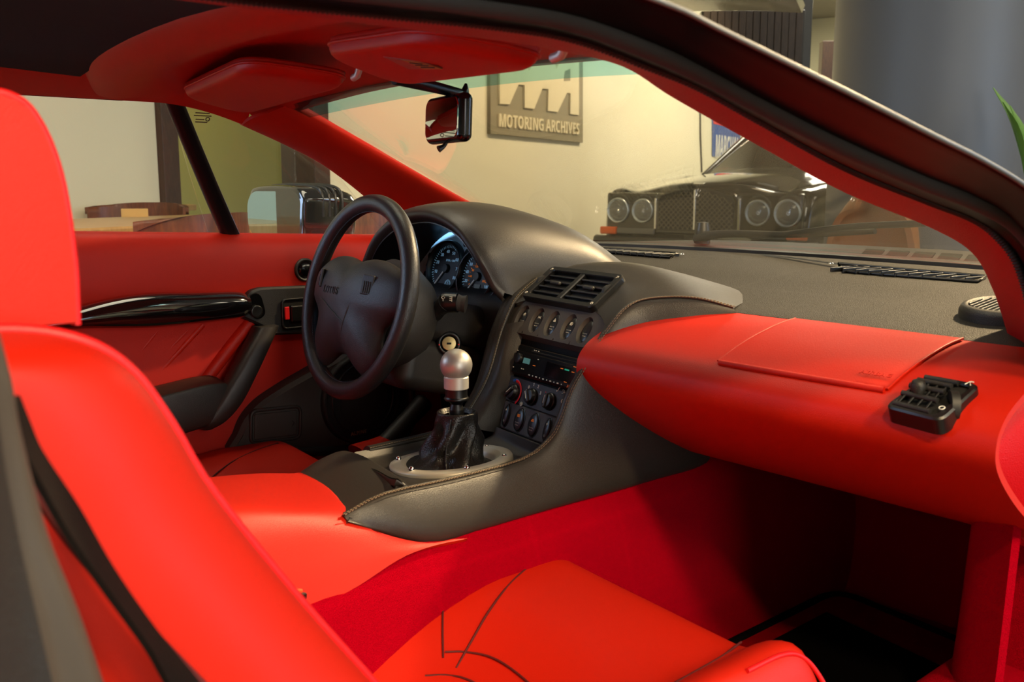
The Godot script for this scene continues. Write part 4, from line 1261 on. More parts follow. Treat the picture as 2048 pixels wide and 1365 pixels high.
func rocker(parent: Node3D, called: String, xf: Transform3D, rx: float, ry: float, icon: int, dots: bool, label := "", mat_icon: Material = null) -> MeshInstance3D:
	var up := Transform3D(xf.basis.x, xf.basis.z, -xf.basis.y, xf.origin)
	var sq := Transform3D(Basis(xf.basis.x * (rx / ry), xf.basis.z, -xf.basis.y), xf.origin)
	var b := part(parent, called, lathe_smooth([Vector2(ry, -0.004), Vector2(ry, 0.0015), Vector2(ry * 0.93, 0.0032), Vector2(ry * 0.6, 0.0042), Vector2(0.0002, 0.0046)], 32, sq), mats.switch_black, label)
	if icon >= 0:
		part(b, "symbol", strokes(icon_lines(icon), 0.00042, xf.translated_local(Vector3(0, ry * 0.35, 0.0044))), mat_icon if mat_icon else mats.icon_white)
	if dots:
		var s := Acc.new()
		for k in 7:
			var c := Vector3((k - 1.5) * 0.0030 if k < 4 else (k - 5.0) * 0.0030, -ry * 0.25 if k < 4 else -ry * 0.48, 0.0042)
			rbox(Vector3(0.0011, 0.0011, 0.0006), 0.0002, xf.translated_local(c), s, 1)
		part(b, "dots", s.mesh(), mats.icon_white)
	return b

func build_console() -> void:
	var t := thing("centre_console", Vector3(0.0, 0.44, 0.1), "black leather centre console running back between the seats", "console")
	var ridge := spline([Vector3(0.14, 0.4939, 0.3422), Vector3(0.14, 0.5077, 0.2852), Vector3(0.14, 0.5061, 0.1797), Vector3(0.14, 0.5091, 0.0605), Vector3(0.14, 0.5285, 0.0091), Vector3(0.14, 0.5532, -0.012), Vector3(0.14, 0.593, -0.0332), Vector3(0.14, 0.6264, -0.0617), Vector3(0.14, 0.6488, -0.0766), Vector3(0.142, 0.6748, -0.1041), Vector3(0.148, 0.7005, -0.1289), Vector3(0.16, 0.7143, -0.1542), Vector3(0.19, 0.719, -0.186), Vector3(0.225, 0.7172, -0.2115), Vector3(0.265, 0.7064, -0.2369)], 3)
	var low := spline([Vector3(0.146, 0.487, 0.3405), Vector3(0.165, 0.4411, 0.2418), Vector3(0.17, 0.4406, 0.166), Vector3(0.172, 0.4415, 0.0353), Vector3(0.175, 0.4413, -0.0916), Vector3(0.178, 0.4431, -0.1878), Vector3(0.18, 0.4439, -0.2628), Vector3(0.182, 0.4542, -0.301), Vector3(0.185, 0.4873, -0.2792), Vector3(0.195, 0.5266, -0.2464), Vector3(0.2, 0.5635, -0.2148), Vector3(0.205, 0.5974, -0.1957), Vector3(0.22, 0.6254, -0.199), Vector3(0.24, 0.6518, -0.2188), Vector3(0.272, 0.6902, -0.2391)], 3)
	var rows := []
	for i in ridge.size():
		var a: Vector3 = ridge[i]
		var b: Vector3 = low[i]
		var w := clampf(a.distance_to(b) / 0.1, 0.0, 1.0)
		rows.append([a + Vector3(-0.010, -0.004, 0.0), a, a.lerp(b, 0.12) + Vector3(0.008, 0.004, 0.004) * w, a.lerp(b, 0.4) + Vector3(0.016, 0, 0.003) * w, a.lerp(b, 0.75) + Vector3(0.014, 0, 0) * w, b + Vector3(0.002, 0, 0), b + Vector3(-0.012, -0.003, 0)])
	part(t, "side_panel", slab(rows, 1, 3, -0.006), mats.black_leather, "black leather side of the console with a stitched ridge")
	for d in [Vector3(0.003, 0.0022, 0.002), Vector3(0.0085, 0.0032, 0.003)]:
		part(t, "ridge_stitching", stitches(shifted(ridge, d), 0.0048, 0.00075), mats.thread)
	part(t, "ridge_seam", tube(shifted(ridge, Vector3(0.0005, 0.0012, 0.0)), 0.0022, 8), mats.black_leather)
	# left side
	var lr := spline([Vector3(-0.12, 0.7196, -0.2052), Vector3(-0.12, 0.7059, -0.18), Vector3(-0.12, 0.6841, -0.1519), Vector3(-0.12, 0.6486, -0.1308), Vector3(-0.12, 0.6259, -0.1209), Vector3(-0.12, 0.5689, -0.0989), Vector3(-0.12, 0.5272, -0.0686), Vector3(-0.12, 0.4953, -0.0348), Vector3(-0.12, 0.484, 0.0032), Vector3(-0.12, 0.4805, 0.1391)], 3)
	rows = []
	for q in lr:
		rows.append([q, q + Vector3(-0.012, -0.002, 0), q + Vector3(-0.03, -0.03, 0), Vector3(-0.16, minf(q.y - 0.05, 0.44), q.z - 0.02)])
	part(t, "far_side_panel", slab(rows, 1, 4, 0.006), mats.black_leather)
	part(t, "far_ridge", tube(shifted(lr, Vector3(-0.004, 0.0, 0.0)), 0.005, 10), mats.black_leather)
	part(t, "far_stitching", stitches(shifted(lr, Vector3(0.0, 0.005, 0.0015)), 0.0048, 0.0007), mats.thread)
	# cheek between the far ridge and the radio well
	rows = []
	var ck_out: Array = [Vector3(-0.118, 0.6521, -0.1324), Vector3(-0.118, 0.6263, -0.1192), Vector3(-0.118, 0.5694, -0.0972), Vector3(-0.118, 0.5278, -0.067), Vector3(-0.118, 0.4966, -0.0343)]
	var ck_in: Array = [Vector3(-0.0839, 0.6599, -0.1414), Vector3(-0.0815, 0.6238, -0.1292), Vector3(-0.0788, 0.5743, -0.1126), Vector3(-0.0774, 0.5173, -0.0937), Vector3(-0.0762, 0.4792, -0.081)]
	for i in 5:
		var a: Vector3 = ck_out[i]
		var b: Vector3 = ck_in[i]
		rows.append([a, a.lerp(b, 0.35) + Vector3(0.004, 0, 0.006), a.lerp(b, 0.7) + Vector3(0.002, 0, 0.002), b + Vector3(0, 0, -0.004)])
	part(t, "inner_cheek", slab(rows, 5, 4, 0.005), mats.black_leather)
	# hood over the radio with the five rocker switches and the twin vent
	var s := Acc.new()
	var bu := Transform3D(Vector3(0.9903, 0, 0.1392), Vector3(0.0717, 0.8572, -0.51), Vector3(-0.1193, 0.515, 0.8488), Vector3(-0.095, 0.6658, -0.1479))
	var cx := [0.0, 0.044, 0.087, 0.132, 0.174]
	var edges := [-0.034, 0.0215, 0.0655, 0.1095, 0.153, 0.214]
	for i in 5:
		cell_ring(s, bu, edges[i], edges[i + 1], -0.029, 0.030, cx[i], -0.002, 0.0155, 0.0225, 0.008)
	var face := part(t, "switch_panel", s.mesh(), mats.grey_vinyl, "dark switch panel with five scooped recesses")
	var labels := ["headlamp", "sidelamp", "hazard", "fog lamp", "blank"]
	for i in 5:
		part(face, "recess_floor", lathe([Vector2(0.019, -0.0065), Vector2(0.0002, -0.0065)], 24, Transform3D(Basis(bu.basis.x * 0.65, bu.basis.z, -bu.basis.y), bu * Vector3(cx[i] + 0.003, -0.002, 0))), mats.dark_void)
		var r := rocker(t, "rocker_switch", bu.translated_local(Vector3(cx[i] + 0.003, -0.002, -0.0055)), 0.0105, 0.0185, i if i < 4 else -1, true, "oval black rocker switch")
	rows = [
		[Vector3(-0.12, 0.6406, -0.1264), Vector3(-0.096, 0.6304, -0.1407), Vector3(-0.0069, 0.6304, -0.1282), Vector3(0.0822, 0.6304, -0.1157), Vector3(0.136, 0.6451, -0.0787)],
		[Vector3(-0.12, 0.6486, -0.1308), Vector3(-0.0971, 0.6409, -0.1331), Vector3(-0.008, 0.6409, -0.1206), Vector3(0.0812, 0.6409, -0.1081), Vector3(0.138, 0.6496, -0.0807)]]
	part(t, "hood_lower_edge", slab(rows, 2, 3, -0.004), mats.grey_vinyl)
	rows = [
		[Vector3(-0.12, 0.6486, -0.1308), Vector3(-0.1298, 0.6409, -0.1377)], [Vector3(-0.12, 0.668, -0.1419), Vector3(-0.1282, 0.6658, -0.1526)], [Vector3(-0.12, 0.6849, -0.153), Vector3(-0.1255, 0.6915, -0.1678)]]
	part(t, "hood_edge_fill", slab(rows, 4, 2, -0.003), mats.grey_vinyl)
	rows = [
		[Vector3(0.1138, 0.6409, -0.1035), Vector3(0.138, 0.6496, -0.0807)], [Vector3(0.1164, 0.6658, -0.1182), Vector3(0.14, 0.6619, -0.0919)], [Vector3(0.1181, 0.6915, -0.1336), Vector3(0.142, 0.6748, -0.1041)]]
	part(t, "hood_edge_fill", slab(rows, 4, 2, -0.003), mats.grey_vinyl)
	rows = [
		[Vector3(-0.12, 0.6841, -0.1519), Vector3(-0.0928, 0.6915, -0.1632), Vector3(-0.0037, 0.6915, -0.1507), Vector3(0.0854, 0.6915, -0.1381), Vector3(0.142, 0.6748, -0.1041)],
		[Vector3(-0.12, 0.698, -0.171), Vector3(-0.0961, 0.7015, -0.1752), Vector3(-0.007, 0.7015, -0.1627), Vector3(0.0822, 0.7015, -0.1502), Vector3(0.147, 0.6916, -0.1195)],
		[Vector3(-0.12, 0.7096, -0.188), Vector3(-0.0929, 0.7179, -0.1977), Vector3(-0.0036, 0.7191, -0.1867), Vector3(0.0853, 0.7179, -0.1726), Vector3(0.154, 0.7096, -0.1415)],
		[Vector3(-0.12, 0.721, -0.211), Vector3(-0.0893, 0.7367, -0.2233), Vector3(0.0001, 0.7385, -0.2132), Vector3(0.0889, 0.7367, -0.1982), Vector3(0.172, 0.7168, -0.1736)],
		[Vector3(-0.12, 0.738, -0.265), Vector3(-0.05, 0.752, -0.262), Vector3(0.03, 0.757, -0.256), Vector3(0.12, 0.745, -0.25), Vector3(0.2, 0.7183, -0.1966)],
		[Vector3(-0.12, 0.728, -0.33), Vector3(-0.05, 0.738, -0.34), Vector3(0.04, 0.744, -0.335), Vector3(0.15, 0.731, -0.32), Vector3(0.23, 0.7165, -0.2167)],
		[Vector3(-0.12, 0.705, -0.42), Vector3(-0.05, 0.710, -0.44), Vector3(0.05, 0.712, -0.44), Vector3(0.18, 0.708, -0.40), Vector3(0.265, 0.7064, -0.2369)]]
	part(t, "console_hood", slab(rows, 4, 4, -0.006), mats.black_leather, "smooth black leather hood on top of the console")
	# twin vent
	var ve := Transform3D(Vector3(0.9903, 0, 0.1392), Vector3(0.1126, 0.5878, -0.8011), Vector3(-0.0818, 0.809, 0.5821), Vector3(-0.0083, 0.7225, -0.1749))
	var nv := ve.basis.z
	var v := part(t, "twin_vent", rbox(Vector3(0.192, 0.076, 0.012), 0.005, ve.translated_local(Vector3(0, 0, -0.0165))), mats.satin_black, "black twin face vent with slats")
	part(v, "vent_frame", ring_plate(rrect(ve, 0.196, 0.080, 0.010), rrect(ve, 0.166, 0.060, 0.006), nv, 0.016, 0.0015), mats.satin_black)
	part(v, "centre_bar", rbox(Vector3(0.013, 0.062, 0.012), 0.002, ve.translated_local(Vector3(0, 0, -0.0065))), mats.satin_black)
	for side in [-1, 1]:
		var c := ve.translated_local(Vector3(side * 0.045, 0, 0))
		part(v, "vent_opening", rbox(Vector3(0.074, 0.058, 0.002), 0.001, c.translated_local(Vector3(0, 0, -0.0100)), null, 1), mats.dark_void)
		for k in 4:
			part(v, "slat", rbox(Vector3(0.074, 0.003, 0.007), 0.0012, c.translated_local(Vector3(0, -0.020 + k * 0.0135, -0.0055)).rotated_local(Vector3.RIGHT, 0.5)), mats.black_plastic)
		part(v, "slat_tab", rbox(Vector3(0.026, 0.007, 0.007), 0.003, c.translated_local(Vector3(0.002, 0.001, -0.001))), mats.black_plastic)
		part(v, "thumb_wheel", lathe([Vector2(0.0005, -0.003), Vector2(0.013, -0.003), Vector2(0.013, 0.003), Vector2(0.0005, 0.003)], 24, Transform3D(ve.basis.y, ve.basis.x, -ve.basis.z, ve * Vector3(side * 0.0895, 0.004, -0.009))), mats.rubber)
		part(v, "closed_mark", strokes([circle_line(0, 0, 0.0022)], 0.0005, ve.translated_local(Vector3(side * 0.090, -0.031, 0.0004))), mats.icon_white)
		part(v, "open_mark", strokes([[[-0.002, -0.002], [0.002, 0.002], [-0.002, 0.002]], [[0.002, 0.002], [0.002, -0.001]]], 0.0005, ve.translated_local(Vector3(side * 0.088, 0.032, 0.0004))), mats.icon_white)
	# well behind the radio
	part(t, "well_panel", plate([Vector3(-0.1032, 0.6752, -0.1619), Vector3(0.1345, 0.6752, -0.1285), Vector3(0.125, 0.466, -0.0612), Vector3(-0.1127, 0.466, -0.0946)], 0.006, 0.0, null, Vector3(0, 0.3, 1)), mats.dark_void)
	# heater panel
	var hp := Transform3D(Vector3(0.9903, 0, 0.1392), Vector3(0.043, 0.9511, -0.306), Vector3(-0.1324, 0.309, 0.9418), Vector3(0.0083, 0.5525, -0.0932))
	var h := part(t, "heater_panel", rbox(Vector3(0.196, 0.042, 0.012), 0.002, hp.translated_local(Vector3(0, 0, -0.006))), mats.black_plastic, "black heater panel with three rotary knobs")
	var ks := [Transform3D(Vector3(0.9903, 0, 0.1392), Vector3(0.043, 0.9511, -0.306), Vector3(-0.1324, 0.309, 0.9418), Vector3(-0.0612, 0.5477, -0.1014)), Transform3D(Vector3(0.9903, 0, 0.1392), Vector3(0.043, 0.9511, -0.306), Vector3(-0.1324, 0.309, 0.9418), Vector3(-0.0096, 0.5496, -0.0948)), Transform3D(Vector3(0.9903, 0, 0.1392), Vector3(0.043, 0.9511, -0.306), Vector3(-0.1324, 0.309, 0.9418), Vector3(0.039, 0.5515, -0.0886))]
	for i in 3:
		var kx: Transform3D = ks[i]
		var up := Transform3D(kx.basis.x, kx.basis.z, -kx.basis.y, kx.origin)
		var kn := part(h, "heater_knob", lathe_smooth([Vector2(0.0140, 0.0), Vector2(0.0140, 0.003), Vector2(0.0128, 0.0045), Vector2(0.0120, 0.0045), Vector2(0.0110, 0.009), Vector2(0.0095, 0.010), Vector2(0.0002, 0.010)], 28, up), mats.switch_black)
		var tilt: float = [-0.8, 0.6, 0.0][i]
		part(kn, "grip", rbox(Vector3(0.0070, 0.023, 0.007), 0.003, kx.translated_local(Vector3(0, 0, 0.0095)).rotated_local(Vector3.BACK, tilt)), mats.switch_black)
		part(kn, "pointer", rbox(Vector3(0.0012, 0.013, 0.0006), 0.0002, kx.translated_local(Vector3(0, 0, 0.0132)).rotated_local(Vector3.BACK, tilt).translated_local(Vector3(-0.001, 0.002, 0)), null, 1), mats.icon_white)
		part(h, "red_dot", rbox(Vector3(0.0018, 0.0018, 0.0006), 0.0003, kx.translated_local(Vector3(-0.0175, 0.004 + 0.004 * i, 0.0003)), null, 1), mats.red_paint)
	for a in [[120.0, 70.0, 0.0205, mats.blue_paint, 0.0045], [95.0, -55.0, 0.0185, mats.red_paint, 0.0065]]:
		var arc := []
		for i in 25:
			var an := deg_to_rad(lerpf(a[0], a[1], i / 24.0))
			arc.append(ks[0] * Vector3(cos(an) * a[2], sin(an) * a[2], 0.0003))
		part(h, "temperature_band", tube(arc, a[4] / 2, 6, false, null, 0.2), a[3])
	var nums := ["0", "1", "2", "3"]
	for i in 4:
		var an := deg_to_rad(138.0 - i * 36.0)
		text(h, "fan_figure", nums[i], 0.0052, ks[1].translated_local(Vector3(cos(an) * 0.0215, sin(an) * 0.0205, 0.0003)), mats.icon_white, 0.0003)
	part(h, "airflow_symbol", strokes([[[-0.003, -0.003], [0.0, -0.001], [0.001, 0.003]], [[0.001, 0.003], [0.003, 0.004]], [[-0.003, -0.003], [-0.004, -0.001]]], 0.0006, ks[2].translated_local(Vector3(0.012, 0.021, 0.0004))), mats.icon_white)
	part(h, "airflow_symbol", strokes([[[-0.003, -0.003], [0.0, -0.002], [0.002, 0.003]], [[0.002, -0.001], [0.004, 0.001]], [[-0.002, 0.001], [-0.002, 0.004]]], 0.0006, ks[2].translated_local(Vector3(0.026, 0.020, 0.0004))), mats.icon_white)
	part(h, "airflow_symbol", strokes([circle_line(0, 0, 0.0032), [[-0.0015, -0.001], [0.0, 0.001], [0.0015, -0.001]]], 0.0006, ks[2].translated_local(Vector3(0.030, 0.006, 0.0004))), mats.icon_white)
	part(h, "airflow_symbol", strokes([circle_line(0, 0, 0.003), [[-0.0015, -0.001], [0.0, 0.001], [0.0015, -0.001]]], 0.0006, ks[0].translated_local(Vector3(0.028, -0.014, 0.0004))), mats.icon_white)
	# lower switch row
	var lp := Transform3D(Vector3(0.9903, 0, 0.1392), Vector3(0.043, 0.9511, -0.306), Vector3(-0.1324, 0.309, 0.9418), Vector3(0.0015, 0.5106, -0.0804))
	var l := part(t, "lower_switch_panel", rbox(Vector3(0.170, 0.046, 0.012), 0.003, lp.translated_local(Vector3(0, 0, -0.006))), mats.grey_vinyl, "grey panel with four lower switches")
	for q in [[0.028, 0.0078, -1], [0.066, 0.0125, 4], [0.106, 0.0125, 5], [0.144, 0.0078, -1]]:
		var c := Transform3D(Vector3(0.9903, 0, 0.1392), Vector3(0.043, 0.9511, -0.306), Vector3(-0.1324, 0.309, 0.9418), Vector3(-0.0926, 0.5106, -0.0936)).translated_local(Vector3(q[0], 0, 0.0))
		var up := Transform3D(Basis(c.basis.x * (q[1] / 0.0185), c.basis.z, -c.basis.y), c.origin)
		part(l, "switch_bezel", lathe_smooth([Vector2(0.0205, 0.0), Vector2(0.0195, 0.0016), Vector2(0.0185, 0.0)], 32, up), mats.satin_black)
		var r := rocker(l, "toggle_switch", c.translated_local(Vector3(0, 0, 0.0005)), q[1], 0.0185, q[2], q[2] > 0, "", mats.dial_amber if q[2] > 0 else null)
		if q[2] < 0:
			part(r, "arrow_mark", strokes([[[-0.0018, 0.009], [0.0018, 0.009]], [[0.0, 0.007], [0.0, 0.011]], [[-0.001, 0.008], [0.001, 0.010]]], 0.0007, c.translated_local(Vector3(0, 0, 0.0045))), mats.icon_white)
			part(r, "arrow_mark", strokes([[[-0.0018, -0.009], [0.0, -0.007], [0.0018, -0.009], [0.0, -0.011], [-0.0018, -0.009]]], 0.0004, c.translated_local(Vector3(0, 0, 0.0045))), mats.icon_white)
	# tray below the switches and deck round the gear lever
	rows = [
		[Vector3(-0.0818, 0.4878, -0.0846), Vector3(0.0054, 0.4878, -0.0724), Vector3(0.0945, 0.4878, -0.0599)],
		[Vector3(-0.085, 0.472, -0.075), Vector3(0.0, 0.466, -0.07), Vector3(0.10, 0.472, -0.055)],
		[Vector3(-0.09, 0.462, -0.045), Vector3(0.0, 0.455, -0.04), Vector3(0.11, 0.462, -0.03)]]
	part(t, "tray", slab(rows, 5, 5, -0.005), mats.grey_vinyl)
	part(t, "deck", slab([[Vector3(-0.125, 0.480, -0.05), Vector3(-0.10, 0.462, -0.05), Vector3(0.0, 0.460, -0.05), Vector3(0.11, 0.470, -0.05), Vector3(0.138, 0.49, -0.04)], [Vector3(-0.125, 0.478, 0.08), Vector3(-0.10, 0.463, 0.08), Vector3(0.0, 0.462, 0.08), Vector3(0.11, 0.478, 0.08), Vector3(0.138, 0.503, 0.08)], [Vector3(-0.125, 0.480, 0.165), Vector3(-0.10, 0.464, 0.19), Vector3(0.0, 0.466, 0.25), Vector3(0.11, 0.485, 0.29), Vector3(0.138, 0.503, 0.29)]], 4, 4, -0.005), mats.black_leather)
	# padded rest behind the gear lever
	rows = [
		[Vector3(-0.13, 0.4584, 0.2715), Vector3(-0.1, 0.4706, 0.2712), Vector3(-0.05, 0.478, 0.2751), Vector3(0.04, 0.4863, 0.3037), Vector3(0.11, 0.4909, 0.3277), Vector3(0.139, 0.493, 0.3395)],
		[Vector3(-0.13, 0.4779, 0.2282), Vector3(-0.1, 0.4895, 0.2268), Vector3(-0.04, 0.4947, 0.2311), Vector3(0.04, 0.5002, 0.2565), Vector3(0.11, 0.5027, 0.2841), Vector3(0.139, 0.5014, 0.2956)],
		[Vector3(-0.13, 0.4866, 0.1924), Vector3(-0.1, 0.4949, 0.1948), Vector3(-0.05, 0.4976, 0.1961), Vector3(0.03, 0.4993, 0.2105), Vector3(0.1, 0.5063, 0.2336), Vector3(0.135, 0.5073, 0.2461)],
		[Vector3(-0.13, 0.4838, 0.1857), Vector3(-0.1, 0.4899, 0.1881), Vector3(-0.05, 0.492, 0.1903), Vector3(0.03, 0.4943, 0.2066), Vector3(0.1, 0.501, 0.2306), Vector3(0.135, 0.5042, 0.2439)]]
	part(t, "rest_pad", slab(rows, 5, 5, -0.02), mats.black_leather, "smooth black padded rest behind the gear lever")
	# red leather tunnel cover behind the console
	rows = [
		[Vector3(-0.13, 0.4898, 0.5481), Vector3(-0.09, 0.5094, 0.5477), Vector3(0, 0.5303, 0.542), Vector3(0.11, 0.5386, 0.5703), Vector3(0.15, 0.5197, 0.581), Vector3(0.17, 0.4685, 0.5864), Vector3(0.185, 0.4021, 0.5807)],
		[Vector3(-0.13, 0.4784, 0.4045), Vector3(-0.09, 0.4945, 0.4126), Vector3(0, 0.5136, 0.4328), Vector3(0.11, 0.5252, 0.4731), Vector3(0.145, 0.5118, 0.487), Vector3(0.165, 0.4665, 0.487), Vector3(0.18, 0.4025, 0.4856)],
		[Vector3(-0.13, 0.4699, 0.3318), Vector3(-0.09, 0.4852, 0.3395), Vector3(0, 0.4968, 0.3521), Vector3(0.11, 0.5036, 0.3897), Vector3(0.14, 0.4956, 0.3999), Vector3(0.16, 0.4558, 0.3866), Vector3(0.175, 0.4146, 0.3638)],
		[Vector3(-0.13, 0.4604, 0.2778), Vector3(-0.09, 0.4735, 0.2813), Vector3(0.02, 0.4871, 0.3054), Vector3(0.11, 0.489, 0.3306), Vector3(0.14, 0.48, 0.3336), Vector3(0.165, 0.4476, 0.301), Vector3(0.173, 0.4357, 0.2776)],
		[Vector3(-0.13, 0.4594, 0.2618), Vector3(-0.09, 0.473, 0.2718), Vector3(0.02, 0.4839, 0.2966), Vector3(0.12, 0.4857, 0.3268), Vector3(0.15, 0.4705, 0.3085), Vector3(0.168, 0.4406, 0.244), Vector3(0.174, 0.432, 0.184)]]
	part(t, "tunnel_cover", slab(rows, 6, 5, 0.006), mats.red_leather, "red leather cover over the tunnel")
	# gear lever
	var gc := Vector3(-0.022, 0.468, 0.058)
	var g := thing("gear_lever", gc, "gear lever with satin metal ball knob and black leather gaiter", "gear lever")
	var ring := thing("gear_surround", gc, "round satin aluminium surround screwed round the gear lever gaiter", "surround")
	part(ring, "surround_ring", lathe_smooth([Vector2(0.094, -0.006), Vector2(0.094, 0.004), Vector2(0.092, 0.0072), Vector2(0.086, 0.0085), Vector2(0.076, 0.0085), Vector2(0.0745, 0.0078), Vector2(0.069, 0.0045), Vector2(0.066, 0.002), Vector2(0.064, -0.006), Vector2(0.060, -0.012)], 72, Transform3D(Basis(Vector3.RIGHT, 0.03) * Basis(Vector3.BACK, 0.09), gc)), mats.aluminium)
	for i in 6:
		var a := TAU * (i + 0.35) / 6.0
		part(ring, "screw", lathe_smooth([Vector2(0.0001, 0.0125), Vector2(0.0025, 0.0118), Vector2(0.0045, 0.009), Vector2(0.0045, 0.006)], 14, Transform3D(Basis(Vector3.RIGHT, 0.03) * Basis(Vector3.BACK, 0.09), gc + Vector3(cos(a) * 0.082, sin(a * 1.0) * 0.0 + cos(a) * 0.0074, sin(a) * 0.082))), mats.chrome)
	# gaiter
	var rings := []
	var rng := FastNoiseLite.new()
	rng.seed = 21
	rng.frequency = 1.0
	var spec := [[-0.005, 0.063, 0.062, 0.0, 0.0], [0.0, 0.056, 0.055, 0.0, 0.002], [0.007, 0.047, 0.046, -0.001, 0.005], [0.020, 0.040, 0.039, -0.002, 0.008], [0.038, 0.0355, 0.035, -0.002, 0.008], [0.058, 0.0325, 0.032, -0.001, 0.006], [0.075, 0.0315, 0.031, 0.0, 0.003], [0.088, 0.031, 0.0305, 0.001, 0.001], [0.093, 0.0305, 0.030, 0.001, 0.0], [0.094, 0.027, 0.0265, 0.001, 0.0], [0.086, 0.022, 0.022, 0.001, 0.0]]
	for q in spec:
		var r := []
		for j in 24:
			var a: float = TAU * j / 24
			var hh: float = q[0] * 0.84
			var fold: float = sin(a * 5.0 + hh * 60.0) * q[4] + sin(a * 3.0 - hh * 45.0 + 1.0) * q[4] * 0.7 + rng.get_noise_3d(a * 0.8, hh * 40.0, 0.0) * q[4] * 0.8
			r.append(gc + Vector3(cos(a) * (q[1] + fold) + q[3] + 0.001, hh, sin(a) * (q[2] + fold) - 0.010 * clampf(hh / 0.05, 0, 1)))
		rings.append(r)
	var gt := part(g, "gaiter", skin(rings, 4, 3, false), mats.soft_black_leather, "wrinkled black leather gaiter")
	var sm := []
	for q in spec.slice(1, 8):
		sm.append(gc + Vector3(q[1] * 0.62 + 0.003, q[0] * 0.84, q[2] * 0.80 - 0.008 + q[4]))
	part(gt, "gaiter_seam", tube(spline(sm, 4), 0.0014, 6), mats.soft_black_leather)
	var top := gc + Vector3(0.001, -0.018, -0.010)
	var sx := Transform3D(Basis(), top)
	part(g, "lever_shaft", lathe([Vector2(0.012, 0.07), Vector2(0.011, 0.10), Vector2(0.0085, 0.108), Vector2(0.0145, 0.115), Vector2(0.0148, 0.119)], 28, sx), mats.satin_black)
	part(g, "lever_collar", lathe_smooth([Vector2(0.010, 0.1135), Vector2(0.0175, 0.1140), Vector2(0.0192, 0.1165), Vector2(0.0175, 0.119), Vector2(0.0165, 0.120), Vector2(0.0165, 0.131), Vector2(0.0165, 0.132)], 32, sx), mats.satin_black)
	part(g, "knob_neck", lathe([Vector2(0.015, 0.131), Vector2(0.0182, 0.132), Vector2(0.0186, 0.1325), Vector2(0.0186, 0.149), Vector2(0.017, 0.151)], 36, sx), mats.aluminium)
	var prof := []
	for i in 25:
		var a := -PI / 2 + PI * i / 24
		if sin(a) * 0.0242 > -0.019:
			prof.append(Vector2(maxf(cos(a) * 0.0242, 0.0001), 0.1675 + sin(a) * 0.0242))
	part(g, "ball_knob", lathe_smooth(prof, 40, sx), mats.satin_knob, "satin metal ball knob")
	# radio, a thing of its own
	var rd := thing("car_radio", Vector3(0.0093, 0.5743, -0.1002), "black car radio with small lit display in the console", "radio")
	var rx := Transform3D(Vector3(0.9903, 0, 0.1392), Vector3(0.043, 0.9511, -0.306), Vector3(-0.1324, 0.309, 0.9418), Vector3(0.0104, 0.5991, -0.1082))
	part(rd, "case", rbox(Vector3(0.184, 0.052, 0.014), 0.003, rx.translated_local(Vector3(0, 0, -0.007))), mats.gloss_plastic)
	part(rd, "faceplate", rbox(Vector3(0.176, 0.038, 0.006), 0.002, rx.translated_local(Vector3(0, -0.004, 0.002))), mats.gloss_plastic)
	part(rd, "disc_slot", rbox(Vector3(0.125, 0.0022, 0.002), 0.0008, rx.translated_local(Vector3(0.01, 0.0185, 0.0)), null, 1), mats.dark_void)
	part(rd, "display_screen", rbox(Vector3(0.078, 0.024, 0.001), 0.0004, rx.translated_local(Vector3(0.042, -0.003, 0.0050)), null, 1), mats.screen_dark)
	part(rd, "small_display_screen", rbox(Vector3(0.019, 0.009, 0.001), 0.0004, rx.translated_local(Vector3(-0.052, 0.001, 0.0050)), null, 1), mats.screen_teal)
	part(rd, "source_display_bar", rbox(Vector3(0.012, 0.0022, 0.001), 0.0004, rx.translated_local(Vector3(0.058, 0.004, 0.0054)), null, 1), mats.screen_green)
	part(rd, "volume_knob", lathe_smooth([Vector2(0.0085, 0.0), Vector2(0.0085, 0.004), Vector2(0.0075, 0.0055), Vector2(0.0002, 0.0055)], 24, Transform3D(rx.basis.x, rx.basis.z, -rx.basis.y, rx * Vector3(-0.073, 0.002, 0.005))), mats.switch_black)
	text(rd, "maker_mark", "ALPINE", 0.0042, rx.translated_local(Vector3(0.078, -0.0195, 0.0053)), mats.orange_paint, 0.0003)
	for i in 10:
		part(rd, "preset_mark", rbox(Vector3(0.0022 if i % 2 else 0.0045, 0.0018, 0.0005), 0.0002, rx.translated_local(Vector3(-0.035 + i * 0.0098, -0.0195, 0.0051)), null, 1), mats.icon_white)
	for q in [[-0.084, 0.014], [-0.084, -0.014], [-0.06, -0.013], [-0.055, -0.013], [-0.022, 0.008], [0.083, 0.013], [0.083, -0.013], [-0.045, 0.021], [-0.04, 0.021], [-0.033, 0.021]]:
		part(rd, "button_mark", rbox(Vector3(0.003, 0.0014, 0.0005), 0.0002, rx.translated_local(Vector3(q[0], q[1], 0.0051 if q[1] < 0.015 else 0.0003)), null, 1), mats.icon_white)
	for q in [[0.075, 0.0115], [-0.028, -0.003], [0.045, 0.004], [0.074, 0.003], [0.062, -0.0145]]:
		part(rd, "amber_mark", rbox(Vector3(0.007, 0.0012, 0.0005), 0.0002, rx.translated_local(Vector3(q[0], q[1], 0.0056)), null, 1), mats.dial_amber)

